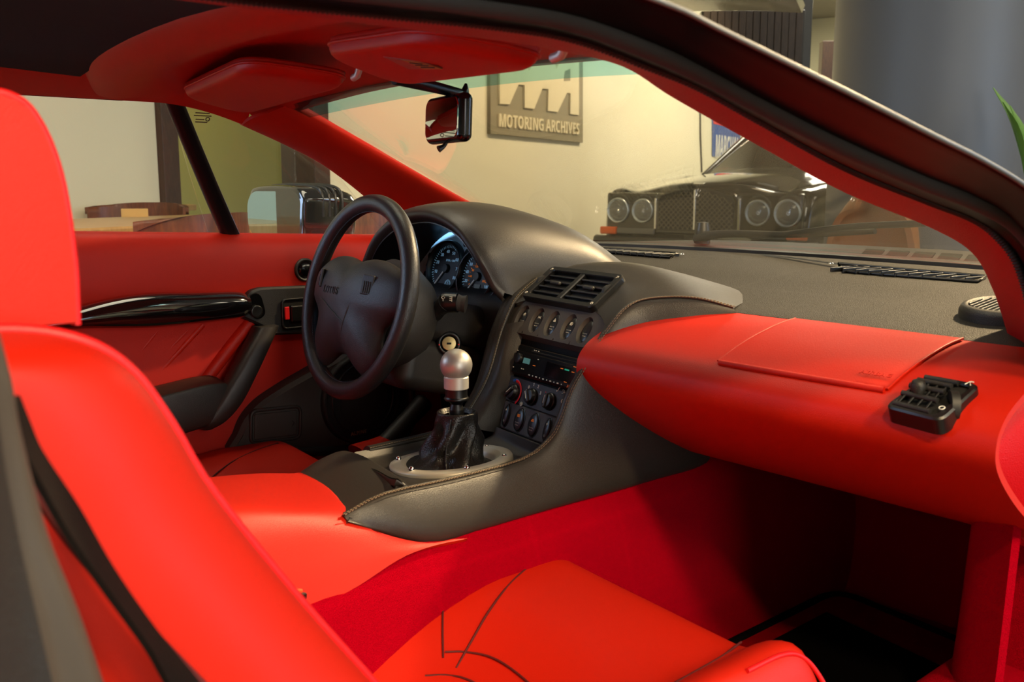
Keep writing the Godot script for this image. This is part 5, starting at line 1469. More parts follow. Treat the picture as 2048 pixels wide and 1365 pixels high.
# ------------------------------------------------------------------ steering
func build_steering() -> void:
	var sw := Transform3D(Vector3(0.9986, 0, 0.0523), Vector3(0.0127, 0.9703, -0.2416), Vector3(-0.0508, 0.2419, 0.969), Vector3(-0.34, 0.69, 0.02))
	var t := thing("steering_wheel", sw.origin, "black leather four spoke steering wheel in front of the gauges", "steering wheel")
	var rim := []
	for i in 96:
		var a := TAU * i / 96
		rim.append(sw * Vector3(cos(a) * 0.1655, sin(a) * 0.1655, 0))
	part(t, "rim", tube(rim, 0.0158, 18, true), mats.wheel_leather, "black leather rim")
	var st := Acc.new()
	for seg in [[20.0, 160.0], [200.0, 235.0], [250.0, 290.0], [305.0, 340.0]]:
		var p := []
		for i in 40:
			var a := deg_to_rad(lerpf(seg[0], seg[1], i / 39.0))
			p.append(sw * Vector3(cos(a) * 0.1502, sin(a) * 0.1502, 0.004))
		stitches(p, 0.005, 0.0009, 0.6, st)
	part(t, "rim_stitching", st.mesh(), mats.rim_thread)
	# airbag pad with four spokes
	var shape := [[90, 0.060], [75, 0.066], [60, 0.078], [45, 0.096], [32, 0.118], [22, 0.140], [14, 0.158], [5, 0.160], [-4, 0.156], [-12, 0.134], [-22, 0.119], [-32, 0.126], [-40, 0.148], [-46, 0.158], [-54, 0.160], [-60, 0.155], [-66, 0.140], [-74, 0.114], [-82, 0.104], [-90, 0.102]]
	var full := shape.duplicate()
	for i in range(shape.size() - 2, 0, -1):
		full.append([180 - shape[i][0], shape[i][1]])
	var rings := []
	for f in [[0.0, 0.040], [0.25, 0.039], [0.5, 0.035], [0.7, 0.028], [0.85, 0.020], [0.95, 0.011], [1.0, 0.003], [0.99, -0.006], [0.9, -0.012], [0.5, -0.02]]:
		var r := []
		for q in full:
			var a := deg_to_rad(q[0])
			var rr: float = q[1]
			var drop: float = clampf((rr - 0.10) / 0.06, 0.0, 1.0) * f[0] * f[0] * 0.010
			r.append(sw * Vector3(cos(a) * rr * f[0], sin(a) * rr * f[0] - 0.008 * (1.0 - f[0]), f[1] - drop * (1.0 if f[1] > 0 else 0.0)))
		rings.append(r)
	var hub := part(t, "airbag_pad", skin(rings, 2, 2, false), mats.wheel_pad, "moulded black airbag pad")
	# embossed seam of the pad
	var seam := spline([sw * Vector3(-0.082, -0.012, 0.030), sw * Vector3(-0.045, -0.018, 0.0375), sw * Vector3(0.0, -0.034, 0.0395), sw * Vector3(0.035, -0.047, 0.0365)], 6)
	part(hub, "pad_seam", tube(seam, 0.0016, 6), mats.wheel_pad)
	var seam2 := spline([sw * Vector3(0.062, 0.040, 0.026), sw * Vector3(0.052, 0.005, 0.0345), sw * Vector3(0.036, -0.045, 0.0365), sw * Vector3(0.030, -0.075, 0.030), sw * Vector3(0.045, -0.098, 0.018)], 6)
	part(hub, "pad_seam", tube(seam2, 0.0016, 6), mats.wheel_pad)
	text(hub, "embossed_letters", "LOTUS", 0.0125, sw.translated_local(Vector3(-0.026, 0.003, 0.0395)).rotated_local(Vector3.UP, -0.06), mats.wheel_pad, 0.0013, "Droid Serif")
	for side in [-1, 1]:
		var hx := sw.translated_local(Vector3(side * 0.083, 0.022, 0.0305)).rotated_local(Vector3.UP, side * 0.45)
		var hb := part(hub, "horn_button", rbox(Vector3(0.024, 0.034, 0.005), 0.0024, hx), mats.wheel_pad, "ribbed horn button")
		for k in 4:
			part(hb, "rib", rbox(Vector3(0.0014, 0.020, 0.002), 0.0006, hx.translated_local(Vector3(-0.006 + k * 0.004, -0.004, 0.0028)), null, 1), mats.wheel_pad)
	# column
	var c := thing("steering_column", Vector3(-0.33, 0.55, -0.1), "black steering column shroud with ignition lock and stalk", "steering column")
	var ax := sw.basis
	part(c, "wheel_back_cover", lathe_smooth([Vector2(0.04, 0.02), Vector2(0.084, 0.012), Vector2(0.097, 0.0), Vector2(0.093, -0.03), Vector2(0.075, -0.06), Vector2(0.06, -0.07)], 48, Transform3D(ax.x, ax.z, -ax.y, sw * Vector3(0.034, -0.020, -0.042))), mats.grey_vinyl, "grey cover behind the wheel")
	part(c, "upper_shroud", rbox(Vector3(0.150, 0.075, 0.19), 0.022, Transform3D(ax.x, ax.y, ax.z, sw * Vector3(0.022, -0.012, -0.155)), null, 4), mats.satin_vinyl)
	part(c, "lower_shroud", rbox(Vector3(0.142, 0.095, 0.18), 0.026, Transform3D(ax.x, ax.y, ax.z, sw * Vector3(0.022, -0.095, -0.15)), null, 4), mats.satin_vinyl)
	part(c, "knee_panel", slab([[Vector3(-0.215, 0.655, -0.21), Vector3(-0.17, 0.66, -0.20), Vector3(-0.125, 0.645, -0.19)], [Vector3(-0.215, 0.56, -0.19), Vector3(-0.17, 0.56, -0.18), Vector3(-0.125, 0.56, -0.17)], [Vector3(-0.215, 0.47, -0.22), Vector3(-0.17, 0.47, -0.22), Vector3(-0.125, 0.47, -0.20)]], 4, 4, 0.01), mats.black_plastic)
	var ic: Vector3 = Vector3(-0.236, 0.6067, -0.1015)
	var ig := Transform3D(Vector3(0.6, 0, -0.8), Vector3(0.78, 0.2, 0.585), Vector3(0.16, -0.975, 0.12), ic).orthonormalized()
	var lock := part(c, "ignition_lock", lathe_smooth([Vector2(0.022, -0.03), Vector2(0.022, 0.004), Vector2(0.020, 0.008), Vector2(0.016, 0.009), Vector2(0.0145, 0.006)], 32, ig), mats.satin_black, "round ignition lock with brass keyhole face")
	part(lock, "lock_face", lathe_smooth([Vector2(0.0125, 0.004), Vector2(0.0125, 0.009), Vector2(0.0115, 0.0105), Vector2(0.0002, 0.0108)], 28, ig), mats.brass)
	part(lock, "keyhole", rbox(Vector3(0.008, 0.001, 0.0035), 0.0003, ig.translated_local(Vector3(0, 0.0108, 0)), null, 1), mats.dark_void)
	part(lock, "red_mark", rbox(Vector3(0.0025, 0.001, 0.0025), 0.0003, ig.translated_local(Vector3(0.017, 0.0092, 0.002)), null, 1), mats.red_paint)
	part(lock, "red_mark", rbox(Vector3(0.0025, 0.001, 0.0025), 0.0003, ig.translated_local(Vector3(-0.017, 0.0092, 0.002)), null, 1), mats.red_paint)
	var a0: Vector3 = Vector3(-0.235, 0.6591, -0.0711)
	var a1: Vector3 = Vector3(-0.205, 0.6842, -0.0737)
	var a2: Vector3 = Vector3(-0.19, 0.6846, -0.0857)
	var a3: Vector3 = Vector3(-0.178, 0.6825, -0.0946)
	var stalk := part(c, "wiper_stalk", tube(spline([a0 + Vector3(-0.02, 0, -0.01), a0, Vector3(-0.222, 0.6724, -0.0724), a1], 5), [0.010, 0.011, 0.013, 0.0165], 16), mats.black_plastic, "black wiper stalk with white symbols")
	part(stalk, "stalk_barrel", tube(spline([a1 + (a1 - a2) * 0.35, a1, a2], 5), [0.0165, 0.0175, 0.0165], 20, false, null, 0.85), mats.satin_black)
	part(stalk, "stalk_tip", tube(spline([a2, a2.lerp(a3, 0.5), a3], 5), [0.0150, 0.0135, 0.0155], 20, false, null, 0.7), mats.grey_vinyl)
	var sx := Transform3D(Vector3(0.75, -0.05, -0.65), Vector3(0.05, 1, 0), Vector3(0.65, 0.0, 0.75), Vector3(-0.192, 0.6935, -0.0567)).orthonormalized()
	part(stalk, "wash_symbol", strokes([[[-0.003, 0.002], [0.0, 0.005], [0.003, 0.002], [0.0, -0.001], [-0.003, 0.002]], [[0, -0.001], [0, -0.004]]], 0.0006, sx), mats.icon_white)
	part(stalk, "speed_marks", strokes([[[-0.001, 0.004], [0.002, 0.004]], [[-0.001, 0.001], [0.002, 0.001]], [[-0.001, -0.002], [0.002, -0.002]], [[0.003, 0.005], [0.003, -0.004]]], 0.0006, sx.translated_local(Vector3(0.012, 0, 0))), mats.icon_white)
	# handbrake on the far sill
	var hb := thing("handbrake_lever", Vector3(-0.55, 0.3489, -0.1715), "black handbrake lever rising from the driver's red sill", "handbrake")
	part(hb, "lever", tube(spline([Vector3(-0.55, 0.3388, -0.1564), Vector3(-0.55, 0.3665, -0.1944), Vector3(-0.55, 0.3958, -0.2331), Vector3(-0.55, 0.4222, -0.2673), Vector3(-0.55, 0.4278, -0.274)], 5), [0.021, 0.0205, 0.020, 0.021, 0.015], 16), mats.black_plastic)
	part(hb, "lever_boot", tube(spline([Vector3(-0.55, 0.3126, -0.1253), Vector3(-0.55, 0.3334, -0.1563), Vector3(-0.55, 0.3553, -0.1841)], 5), [0.055, 0.036, 0.018], 20), mats.red_leather, "red leather lever boot")


# ------------------------------------------------------------------ driver's door
func build_door() -> void:
	var t := thing("driver_door", Vector3(-0.72, 0.12, 0.1), "closed driver's door trimmed in red leather with black handles", "car door")
	var rows := []
	for z in [0.95, 0.6, 0.35, 0.1, -0.1, -0.25, -0.36, -0.40]:
		var by: float = 0.7735 + 0.0427 * z - (0.02 if z < -0.38 else 0.0)
		rows.append([Vector3(-0.735, by - 0.004, z), Vector3(-0.712, by, z), Vector3(-0.695, by - 0.008, z), Vector3(-0.684, by - 0.04, z), Vector3(-0.682, by - 0.09, z), Vector3(-0.692, by - 0.14, z), Vector3(-0.695, by - 0.2, z), Vector3(-0.688, by - 0.29, z), Vector3(-0.674, by - 0.38, z), Vector3(-0.668, by - 0.46, z), Vector3(-0.675, by - 0.56, z), Vector3(-0.68, by - 0.64, z)])
	part(t, "door_panel", slab(rows, 4, 4, 0.012), mats.red_leather, "red leather door panel")
	part(t, "outer_skin", slab([[Vector3(-0.74, 0.80, 1.0), Vector3(-0.85, 0.72, 1.0), Vector3(-0.90, 0.5, 1.0), Vector3(-0.86, 0.2, 1.0)], [Vector3(-0.74, 0.765, -0.1), Vector3(-0.86, 0.70, -0.1), Vector3(-0.91, 0.5, -0.1), Vector3(-0.87, 0.2, -0.1)], [Vector3(-0.74, 0.74, -0.75), Vector3(-0.85, 0.68, -0.8), Vector3(-0.90, 0.5, -0.8), Vector3(-0.86, 0.2, -0.8)]], 5, 5, -0.01), mats.gloss_black)
	part(t, "belt_seal", tube(spline([Vector3(-0.702, 0.8046, 0.6371), Vector3(-0.702, 0.7923, 0.3717), Vector3(-0.702, 0.7807, 0.092), Vector3(-0.702, 0.7681, -0.2346), Vector3(-0.702, 0.7695, -0.2864), Vector3(-0.702, 0.7788, -0.3065)], 6), 0.0055, 8), mats.rubber, "black window belt seal")
	# window glass and quarter post
	part(t, "window_glass", slab([[Vector3(-0.72, 0.7999, 0.6347), Vector3(-0.65, 0.9128, 0.636), Vector3(-0.56, 1.021, 0.641)], [Vector3(-0.72, 0.7881, 0.3231), Vector3(-0.65, 0.9079, 0.3382), Vector3(-0.56, 1.0208, 0.3603)], [Vector3(-0.72, 0.7798, 0.1148), Vector3(-0.65, 0.9003, 0.1779), Vector3(-0.56, 1.0189, 0.2443)]], 4, 4, 0.004), mats.glass)
	part(t, "quarter_glass", slab([[Vector3(-0.72, 0.7775, 0.0523), Vector3(-0.65, 0.9006, 0.1394), Vector3(-0.56, 1.016, 0.2358)], [Vector3(-0.72, 0.7709, -0.1044), Vector3(-0.67, 0.8722, -0.0133), Vector3(-0.565, 0.9935, 0.1108)], [Vector3(-0.725, 0.7623, -0.3082), Vector3(-0.7, 0.8176, -0.241), Vector3(-0.66, 0.9223, -0.1223)]], 4, 4, 0.004), mats.glass)
	part(t, "quarter_post", skin([quad_ring(Vector3(-0.56, 1.0193, 0.2356), 0.013, 0.009), quad_ring(Vector3(-0.61, 0.9443, 0.1848), 0.0135, 0.009), quad_ring(Vector3(-0.67, 0.854, 0.123), 0.0145, 0.009), quad_ring(Vector3(-0.715, 0.7724, 0.0697), 0.0155, 0.009)], 4, 3), mats.satin_black, "black quarter window post")
	var gm := Acc.new()
	for q in [[392, 227, 0.016], [396, 231, 0.020], [398, 238, 0.012], [402, 242, 0.014]]:
		pass
	part(t, "glass_marking", strokes([[[-0.014, 0.008], [0.012, 0.008]], [[-0.016, 0.003], [0.016, 0.003]], [[-0.012, -0.004], [0.004, -0.004]], [[-0.012, -0.009], [0.010, -0.009]], circle_line(0.010, -0.003, 0.0035)], 0.0009, Transform3D(Vector3(0, 0, -1), Vector3(0.45, 0.9, 0), Vector3(0.9, -0.45, 0), Vector3(-0.585, 1.0005, 0.1768))), mats.dark_void, "small dark print etched on the glass")
	# gloss black pull bar
	var rings := []
	for q in [[Vector3(-0.66, 0.6434, 0.4676), 0.010], [Vector3(-0.652, 0.6527, 0.3897), 0.019], [Vector3(-0.648, 0.6558, 0.3294), 0.0265], [Vector3(-0.647, 0.6556, 0.2628), 0.031], [Vector3(-0.648, 0.6534, 0.1824), 0.029], [Vector3(-0.654, 0.6519, 0.0999), 0.026], [Vector3(-0.664, 0.6507, 0.0723), 0.021]]:
		var r := []
		for j in 12:
			var a := TAU * j / 12
			r.append(q[0] + Vector3(sin(a) * 0.026, cos(a) * q[1], 0))
		rings.append(r)
	part(t, "pull_bar", skin(rings, 5, 3), mats.gloss_black, "glossy black sculpted pull bar")
	# switch plate
	var sp: Array = [Vector3(-0.652, 0.631, 0.0936), Vector3(-0.652, 0.6769, 0.0664), Vector3(-0.652, 0.6822, 0.045), Vector3(-0.652, 0.6776, -0.0976), Vector3(-0.652, 0.6718, -0.2316), Vector3(-0.652, 0.6357, -0.2499), Vector3(-0.652, 0.5708, -0.2419), Vector3(-0.652, 0.578, -0.0824), Vector3(-0.652, 0.5857, 0.0245), Vector3(-0.652, 0.6035, 0.0421)]
	var plate_ := part(t, "switch_plate", plate(rounded(sp, 0.008), 0.04, 0.004, null, Vector3.RIGHT), mats.black_plastic, "black switch plate with release handle")
	part(plate_, "mirror_switch", plate(rrect(Transform3D(Vector3(0, 0.25, -1).normalized(), Vector3(0, 1, 0.25).normalized(), Vector3.RIGHT, Vector3(-0.649, 0.6469, 0.0566)), 0.030, 0.052, 0.014), 0.004, 0.001, null, Vector3.RIGHT), mats.gloss_plastic)
	var kx := Transform3D(Vector3.UP, Vector3.RIGHT, Vector3.BACK, Vector3(-0.648, 0.6374, 0.0607))
	part(plate_, "mirror_knob", lathe_smooth([Vector2(0.0125, -0.002), Vector2(0.0125, 0.006), Vector2(0.011, 0.008), Vector2(0.0085, 0.007), Vector2(0.0002, 0.007)], 24, kx), mats.switch_black)
	part(plate_, "release_recess", plate(rrect(Transform3D(Vector3.FORWARD, Vector3.UP, Vector3.RIGHT, Vector3(-0.6505, 0.6256, -0.051)), 0.105, 0.058, 0.008), 0.004, 0.0, null, Vector3.RIGHT), mats.dark_void)
	part(plate_, "release_frame", tube(rrect(Transform3D(Vector3.FORWARD, Vector3.UP, Vector3.RIGHT, Vector3(-0.65, 0.6257, -0.0507)), 0.105, 0.058, 0.008), 0.003, 8, true), mats.satin_black)
	part(plate_, "release_lever", rbox(Vector3(0.012, 0.034, 0.058), 0.004, Transform3D(Basis(), Vector3(-0.647, 0.6257, -0.0422))), mats.satin_black)
	part(plate_, "lock_tab", rbox(Vector3(0.004, 0.026, 0.010), 0.0015, Transform3D(Basis(), Vector3(-0.645, 0.6281, -0.0055))), mats.red_paint, "red lock tab")
	# diagonal strap and armrest
	rings = []
	for q in [[Vector3(-0.645, 0.6072, 0.0412), 0.016], [Vector3(-0.635, 0.5667, 0.0713), 0.018], [Vector3(-0.628, 0.5176, 0.1062), 0.020], [Vector3(-0.628, 0.4691, 0.1392), 0.0215], [Vector3(-0.635, 0.4366, 0.1659), 0.018], [Vector3(-0.648, 0.4222, 0.1769), 0.008]]:
		rings.append(quad_ring(q[0], q[1] * 1.1, 0.020))
	part(t, "door_strap", skin(rings, 5, 4), mats.satin_vinyl, "slanting black grab strap")
	rings = []
	for q in [[Vector3(-0.655, 0.4579, 0.3217), 0.038], [Vector3(-0.648, 0.4617, 0.2785), 0.041], [Vector3(-0.645, 0.4644, 0.2373), 0.043], [Vector3(-0.645, 0.4708, 0.1836), 0.042], [Vector3(-0.648, 0.4723, 0.1442), 0.038], [Vector3(-0.655, 0.4714, 0.1329), 0.025]]:
		var c: Vector3 = q[0]
		var h: float = q[1]
		rings.append([c + Vector3(0.035, h * 0.75, 0), c + Vector3(0.024, h, 0), c + Vector3(-0.035, h, 0), c + Vector3(-0.035, -h, 0), c + Vector3(0.018, -h, 0), c + Vector3(0.036, -h * 0.6, 0)])
	part(t, "armrest", skin(rings, 4, 4), mats.black_leather, "black padded armrest")
	# pleats
	for p in [[[Vector3(-0.688, 0.6226, 0.2539), Vector3(-0.688, 0.5969, 0.2786), Vector3(-0.688, 0.569, 0.305)], 0.0045], [[Vector3(-0.687, 0.6208, 0.2336), Vector3(-0.687, 0.5879, 0.2638), Vector3(-0.687, 0.5584, 0.2933)], 0.0045], [[Vector3(-0.687, 0.617, 0.1728), Vector3(-0.687, 0.5721, 0.224), Vector3(-0.687, 0.5298, 0.2691)], 0.0045], [[Vector3(-0.686, 0.6153, 0.1534), Vector3(-0.686, 0.5647, 0.2084), Vector3(-0.686, 0.5165, 0.2609)], 0.006], [[Vector3(-0.684, 0.6114, 0.056), Vector3(-0.684, 0.5567, 0.1092), Vector3(-0.684, 0.4971, 0.1655)], 0.014]]:
		part(t, "pleat", tube(spline(p[0], 5), p[1], 12), mats.red_leather, "raised red leather pleat")
	# speaker pod
	var pod: Array = [Vector3(-0.632, 0.3653, 0.1292), Vector3(-0.632, 0.3988, 0.1141), Vector3(-0.632, 0.4262, 0.0982), Vector3(-0.632, 0.4495, 0.0728), Vector3(-0.632, 0.4694, 0.0364), Vector3(-0.632, 0.5015, -0.0452), Vector3(-0.632, 0.5378, -0.1651), Vector3(-0.632, 0.5133, -0.2662), Vector3(-0.632, 0.4562, -0.2942), Vector3(-0.632, 0.3775, -0.2899), Vector3(-0.632, 0.3342, -0.2623), Vector3(-0.632, 0.3243, -0.1841), Vector3(-0.632, 0.3364, -0.0624), Vector3(-0.632, 0.3488, 0.0283)]
	var podp := part(t, "speaker_pod", plate(spline(pod, 3, true), 0.06, 0.008, null, Vector3.RIGHT), mats.grey_vinyl, "dark speaker pod low on the door")
	var px := Transform3D(Vector3(0, -0.06, -1).normalized(), Vector3(0, 1, -0.06).normalized(), Vector3.RIGHT, Vector3(-0.632, 0.4078, 0.0347))
	part(podp, "pocket_frame", tube(rrect(px, 0.108, 0.066, 0.012), 0.0038, 8, true), mats.satin_vinyl)
	part(podp, "pocket_lid", rbox(Vector3(0.094, 0.052, 0.006), 0.003, px), mats.grey_vinyl)
	part(podp, "lid_arrow", strokes([[[0.034, 0.006], [0.039, 0.0], [0.034, -0.006]]], 0.0007, px.translated_local(Vector3(0, 0, 0.0032))), mats.dark_void)
	var sx := Transform3D(Vector3.UP, Vector3.RIGHT, Vector3.BACK, Vector3(-0.632, 0.4342, -0.1646))
	var spk := part(podp, "door_speaker", lathe_smooth([Vector2(0.098, -0.004), Vector2(0.098, 0.006), Vector2(0.094, 0.012), Vector2(0.088, 0.012), Vector2(0.084, 0.008), Vector2(0.05, 0.014), Vector2(0.0002, 0.016)], 48, sx), mats.speaker_mesh, "large round black door speaker")
	for r in [0.075, 0.06, 0.045]:
		part(spk, "speaker_ring", lathe_smooth([Vector2(r + 0.002, 0.008), Vector2(r, 0.0145), Vector2(r - 0.002, 0.008)], 48, sx), mats.satin_black)
	text(spk, "maker_mark", "ALPINE", 0.008, Transform3D(Vector3(0, 0, -1), Vector3(0, 1, 0), Vector3(1, 0, 0), Vector3(-0.619, 0.3627, -0.1494)), mats.brass, 0.0005)
	part(t, "sill_seal", tube(resample(spline([Vector3(-0.63, 0.3598, 0.2634), Vector3(-0.63, 0.3576, 0.1762), Vector3(-0.63, 0.3553, 0.0727), Vector3(-0.63, 0.336, -0.0612), Vector3(-0.63, 0.3215, -0.2083), Vector3(-0.63, 0.3428, -0.2811), Vector3(-0.63, 0.4229, -0.2921), Vector3(-0.63, 0.4914, -0.2842)], 6), 300), [0.010, 0.0095], 8), mats.rubber, "ribbed black seal below the door")
	# tweeter
	var tx := Transform3D(Vector3.UP, Vector3.RIGHT, Vector3.BACK, Vector3(-0.671, 0.7103, -0.0621))
	var tw := part(t, "tweeter", lathe_smooth([Vector2(0.024, -0.006), Vector2(0.024, 0.004), Vector2(0.0225, 0.007), Vector2(0.0195, 0.007), Vector2(0.018, 0.003), Vector2(0.0002, 0.003)], 36, tx), mats.satin_vinyl, "small round tweeter with domed centre")
	part(tw, "tweeter_dome", lathe_smooth([Vector2(0.0175, 0.002), Vector2(0.015, 0.006), Vector2(0.008, 0.009), Vector2(0.0002, 0.010)], 28, tx), mats.gloss_plastic)
	# outside mirror
	var mc: Vector3 = Vector3(-0.9, 0.8129, -0.1309)
	var m := thing("door_mirror", mc - Vector3(0, 0.07, 0), "glossy black door mirror outside the driver's window", "car mirror")
	rings = []
	for q in [[0.012, 0.90], [0.006, 1.0], [-0.02, 1.03], [-0.06, 1.02], [-0.10, 0.96], [-0.135, 0.80], [-0.155, 0.5], [-0.16, 0.2]]:
		var r := []
		for p in [[0.128, 0.02], [0.125, 0.045], [0.095, 0.062], [0.0, 0.067], [-0.10, 0.063], [-0.128, 0.045], [-0.130, -0.02], [-0.105, -0.062], [0.0, -0.068], [0.105, -0.064]]:
			r.append(mc + Vector3(p[0] * q[1], p[1] * q[1], q[0]))
		rings.append(r)
	part(m, "mirror_shell", skin(rings, 3, 4), mats.gloss_black, "glossy black mirror shell")
	var mx := Transform3D(Basis(Vector3.UP, 0.12), mc + Vector3(-0.002, 0.002, 0.013))
	part(m, "mirror_glass", plate(rrect(mx, 0.215, 0.105, 0.040, 6), 0.003, 0.0005, null, Vector3.BACK), mats.mirror_blue_reflection, "mirror glass tinted with a painted blue reflection")
	for k in 4:
		var loop := []
		for p in [[0.129, 0.0], [0.126, 0.046], [0.095, 0.063], [0.0, 0.068], [-0.10, 0.064]]:
			loop.append(mc + Vector3(p[0] * 1.015, p[1] * 1.03, -0.035 - k * 0.016))
		part(m, "shell_rib", tube(spline(loop, 4), 0.0035, 8), mats.satin_black)
	part(m, "mirror_foot", rbox(Vector3(0.10, 0.035, 0.08), 0.012, Transform3D(Basis(), mc + Vector3(0.14, -0.06, -0.05))), mats.satin_black)

func quad_ring(c: Vector3, half_z: float, half_x: float) -> Array:
	return [c + Vector3(half_x, 0, half_z), c + Vector3(half_x, 0.0, -half_z), c + Vector3(-half_x, 0, -half_z), c + Vector3(-half_x, 0, half_z)]

# ------------------------------------------------------------------ seats
var cushion_x := [0.098, 0.100, 0.112, 0.135, 0.165, 0.21, 0.27, 0.36, 0.445, 0.495, 0.53, 0.56, 0.583, 0.596, 0.60]
var cushion_flat := [0.20, 0.29, 0.345, 0.374, 0.378, 0.376, 0.372, 0.367, 0.362, 0.362, 0.384, 0.386, 0.346, 0.27, 0.20]
var cushion_h := [0.20, 0.29, 0.345, 0.374, 0.378, 0.364, 0.341, 0.330, 0.339, 0.360, 0.384, 0.386, 0.346, 0.27, 0.20]

func cushion_y(x: float, z: float) -> float:
	var y := 0.2
	for i in cushion_x.size() - 1:
		if x >= cushion_x[i] and x <= cushion_x[i + 1]:
			var f: float = (x - cushion_x[i]) / (cushion_x[i + 1] - cushion_x[i])
			f = f * f * (3.0 - 2.0 * f) * 0.4 + f * 0.6
			y = lerpf(column_h(i, z), column_h(i + 1, z), f)
	return y + cushion_drop(z)

func column_h(i: int, z: float) -> float:
	return lerpf(cushion_flat[i], cushion_h[i], smoothstep(0.08, 0.32, z))

func cushion_drop(z: float) -> float:
	if z > 0.17:
		return -0.045 * pow((z - 0.17) / 0.19, 1.6)
	return 0.0

func build_seats() -> void:
	var t := thing("passenger_seat", Vector3(0.36, 0.15, 0.35), "red leather bucket seat on the passenger side with open belt across it", "car seat")
	# cushion
	var rows := []
	for q in [[0.62, 0.0], [0.46, 0.0], [0.36, 0.0], [0.26, 0.0], [0.17, 0.0], [0.11, 0.0], [0.060, 0.0], [0.034, -0.003], [0.016, -0.012], [0.005, -0.032], [0.0, -0.065], [0.004, -0.13]]:
		var r := []
		for i in cushion_x.size():
			var x: float = cushion_x[i]
			var y: float = maxf(column_h(i, q[0]) + cushion_drop(q[0]) + q[1] * clampf((cushion_h[i] - 0.19) / 0.1, 0, 1), 0.185)
			r.append(Vector3(x, y, q[0]))
		rows.append(r)
	var cu := part(t, "cushion", slab(rows, 3, 3, -0.02), mats.red_leather, "red leather seat cushion with raised bolsters")
	part(t, "seat_base", rbox(Vector3(0.48, 0.14, 0.60), 0.02, Transform3D(Basis(), Vector3(0.36, 0.235, 0.34))), mats.dark_cloth)
	# seams of the cushion
	for p in [
			[Vector3(0.0986, 0.376, 0.1634), Vector3(0.1472, 0.376, 0.2007), Vector3(0.1873, 0.371, 0.2315), Vector3(0.2189, 0.36, 0.256), Vector3(0.2487, 0.348, 0.2778)],
			[Vector3(0.1761, 0.376, 0.0461), Vector3(0.1987, 0.374, 0.1136), Vector3(0.2327, 0.366, 0.1888), Vector3(0.2539, 0.356, 0.2376), Vector3(0.2697, 0.345, 0.2747)],
			[Vector3(0.2446, 0.342, 0.2718), Vector3(0.2609, 0.34, 0.2546), Vector3(0.2909, 0.337, 0.241), Vector3(0.3316, 0.334, 0.2376), Vector3(0.3803, 0.332, 0.2435)],
			[Vector3(0.2518, 0.335, 0.3062), Vector3(0.2723, 0.333, 0.2856), Vector3(0.3051, 0.332, 0.2749), Vector3(0.3488, 0.33, 0.2745)],
			[Vector3(0.4894, 0.358, 0.0295), Vector3(0.4981, 0.36, 0.0801), Vector3(0.5044, 0.358, 0.1316), Vector3(0.5104, 0.355, 0.1718)]]:
		var line := []
		for q in p:
			line.append(Vector3(q.x, cushion_y(q.x, q.z) + 0.0002, q.z))
		var fine := spline(line, 6)
		for i in fine.size():
			fine[i].y = maxf(fine[i].y, cushion_y(fine[i].x, fine[i].z) + 0.0002)
		part(cu, "cushion_seam", tube(fine, 0.0014, 6), mats.seam_dark)
	# piping on the front corner of the outer bolster
	var pip := spline([Vector3(0.601, 0.20, 0.008), Vector3(0.598, 0.26, 0.002), Vector3(0.588, 0.322, 0.002), Vector3(0.577, 0.352, 0.010), Vector3(0.567, 0.374, 0.028), Vector3(0.563, 0.385, 0.06), Vector3(0.562, 0.387, 0.12)], 6)
	part(cu, "cushion_piping", tube(pip, 0.0028, 8), mats.red_piping)
	# backrest
	var ridge := [Vector3(0, 0.30, 0.43), Vector3(0, 0.38, 0.468), Vector3(0, 0.45, 0.512), Vector3(0, 0.528, 0.566), Vector3(0, 0.60, 0.617), Vector3(0, 0.692, 0.677), Vector3(0, 0.742, 0.702), Vector3(0, 0.776, 0.719), Vector3(0, 0.796, 0.735), Vector3(0, 0.805, 0.752), Vector3(0, 0.806, 0.775)]
	var sect := [[0.0, 0.055], [0.11, 0.042], [0.168, 0.012], [0.190, 0.0], [0.216, 0.014], [0.240, 0.055], [0.246, 0.10], [0.235, 0.145], [0.2, 0.175], [0.0, 0.185], [-0.2, 0.175], [-0.235, 0.145], [-0.246, 0.10], [-0.240, 0.055], [-0.216, 0.014], [-0.190, 0.0], [-0.168, 0.012], [-0.11, 0.042]]
	var rings := []
	for i in ridge.size():
		var p: Vector3 = ridge[i]
		var close: float = [1, 1, 1, 1, 1, 1, 1, 0.96, 0.86, 0.68, 0.4][i]
		var r := []
		for q in sect:
			r.append(Vector3(0.36 + q[0] * (0.94 + 0.06 * close) * (1.0 if i < 9 else 0.97), p.y, p.z + 0.09 + (q[1] - 0.09) * close))
		rings.append(r)
	var back := part(t, "backrest", skin(rings, 4, 4), mats.red_leather, "red leather backrest with side bolsters")
	for side in [1, -1]:
		var pp := []
		for i in ridge.size():
			var p: Vector3 = ridge[i]
			var close: float = [1, 1, 1, 1, 1, 1, 1, 0.96, 0.86, 0.68, 0.4][i]
			pp.append(Vector3(0.36 + side * 0.190 * (0.94 + 0.06 * close) * (1.0 if i < 9 else 0.97), p.y + 0.0005, p.z + 0.09 - 0.09 * close - 0.0005))
		part(back, "backrest_piping", tube(spline(pp, 5), 0.0038, 8), mats.red_piping, "bright red piping")
		var sm := []
		for i in range(1, 9):
			var p: Vector3 = ridge[i]
			sm.append(Vector3(0.36 + side * 0.2475, p.y, p.z + 0.095))
		part(back, "bolster_seam", tube(spline(sm, 5), 0.0024, 6), mats.seam_dark)
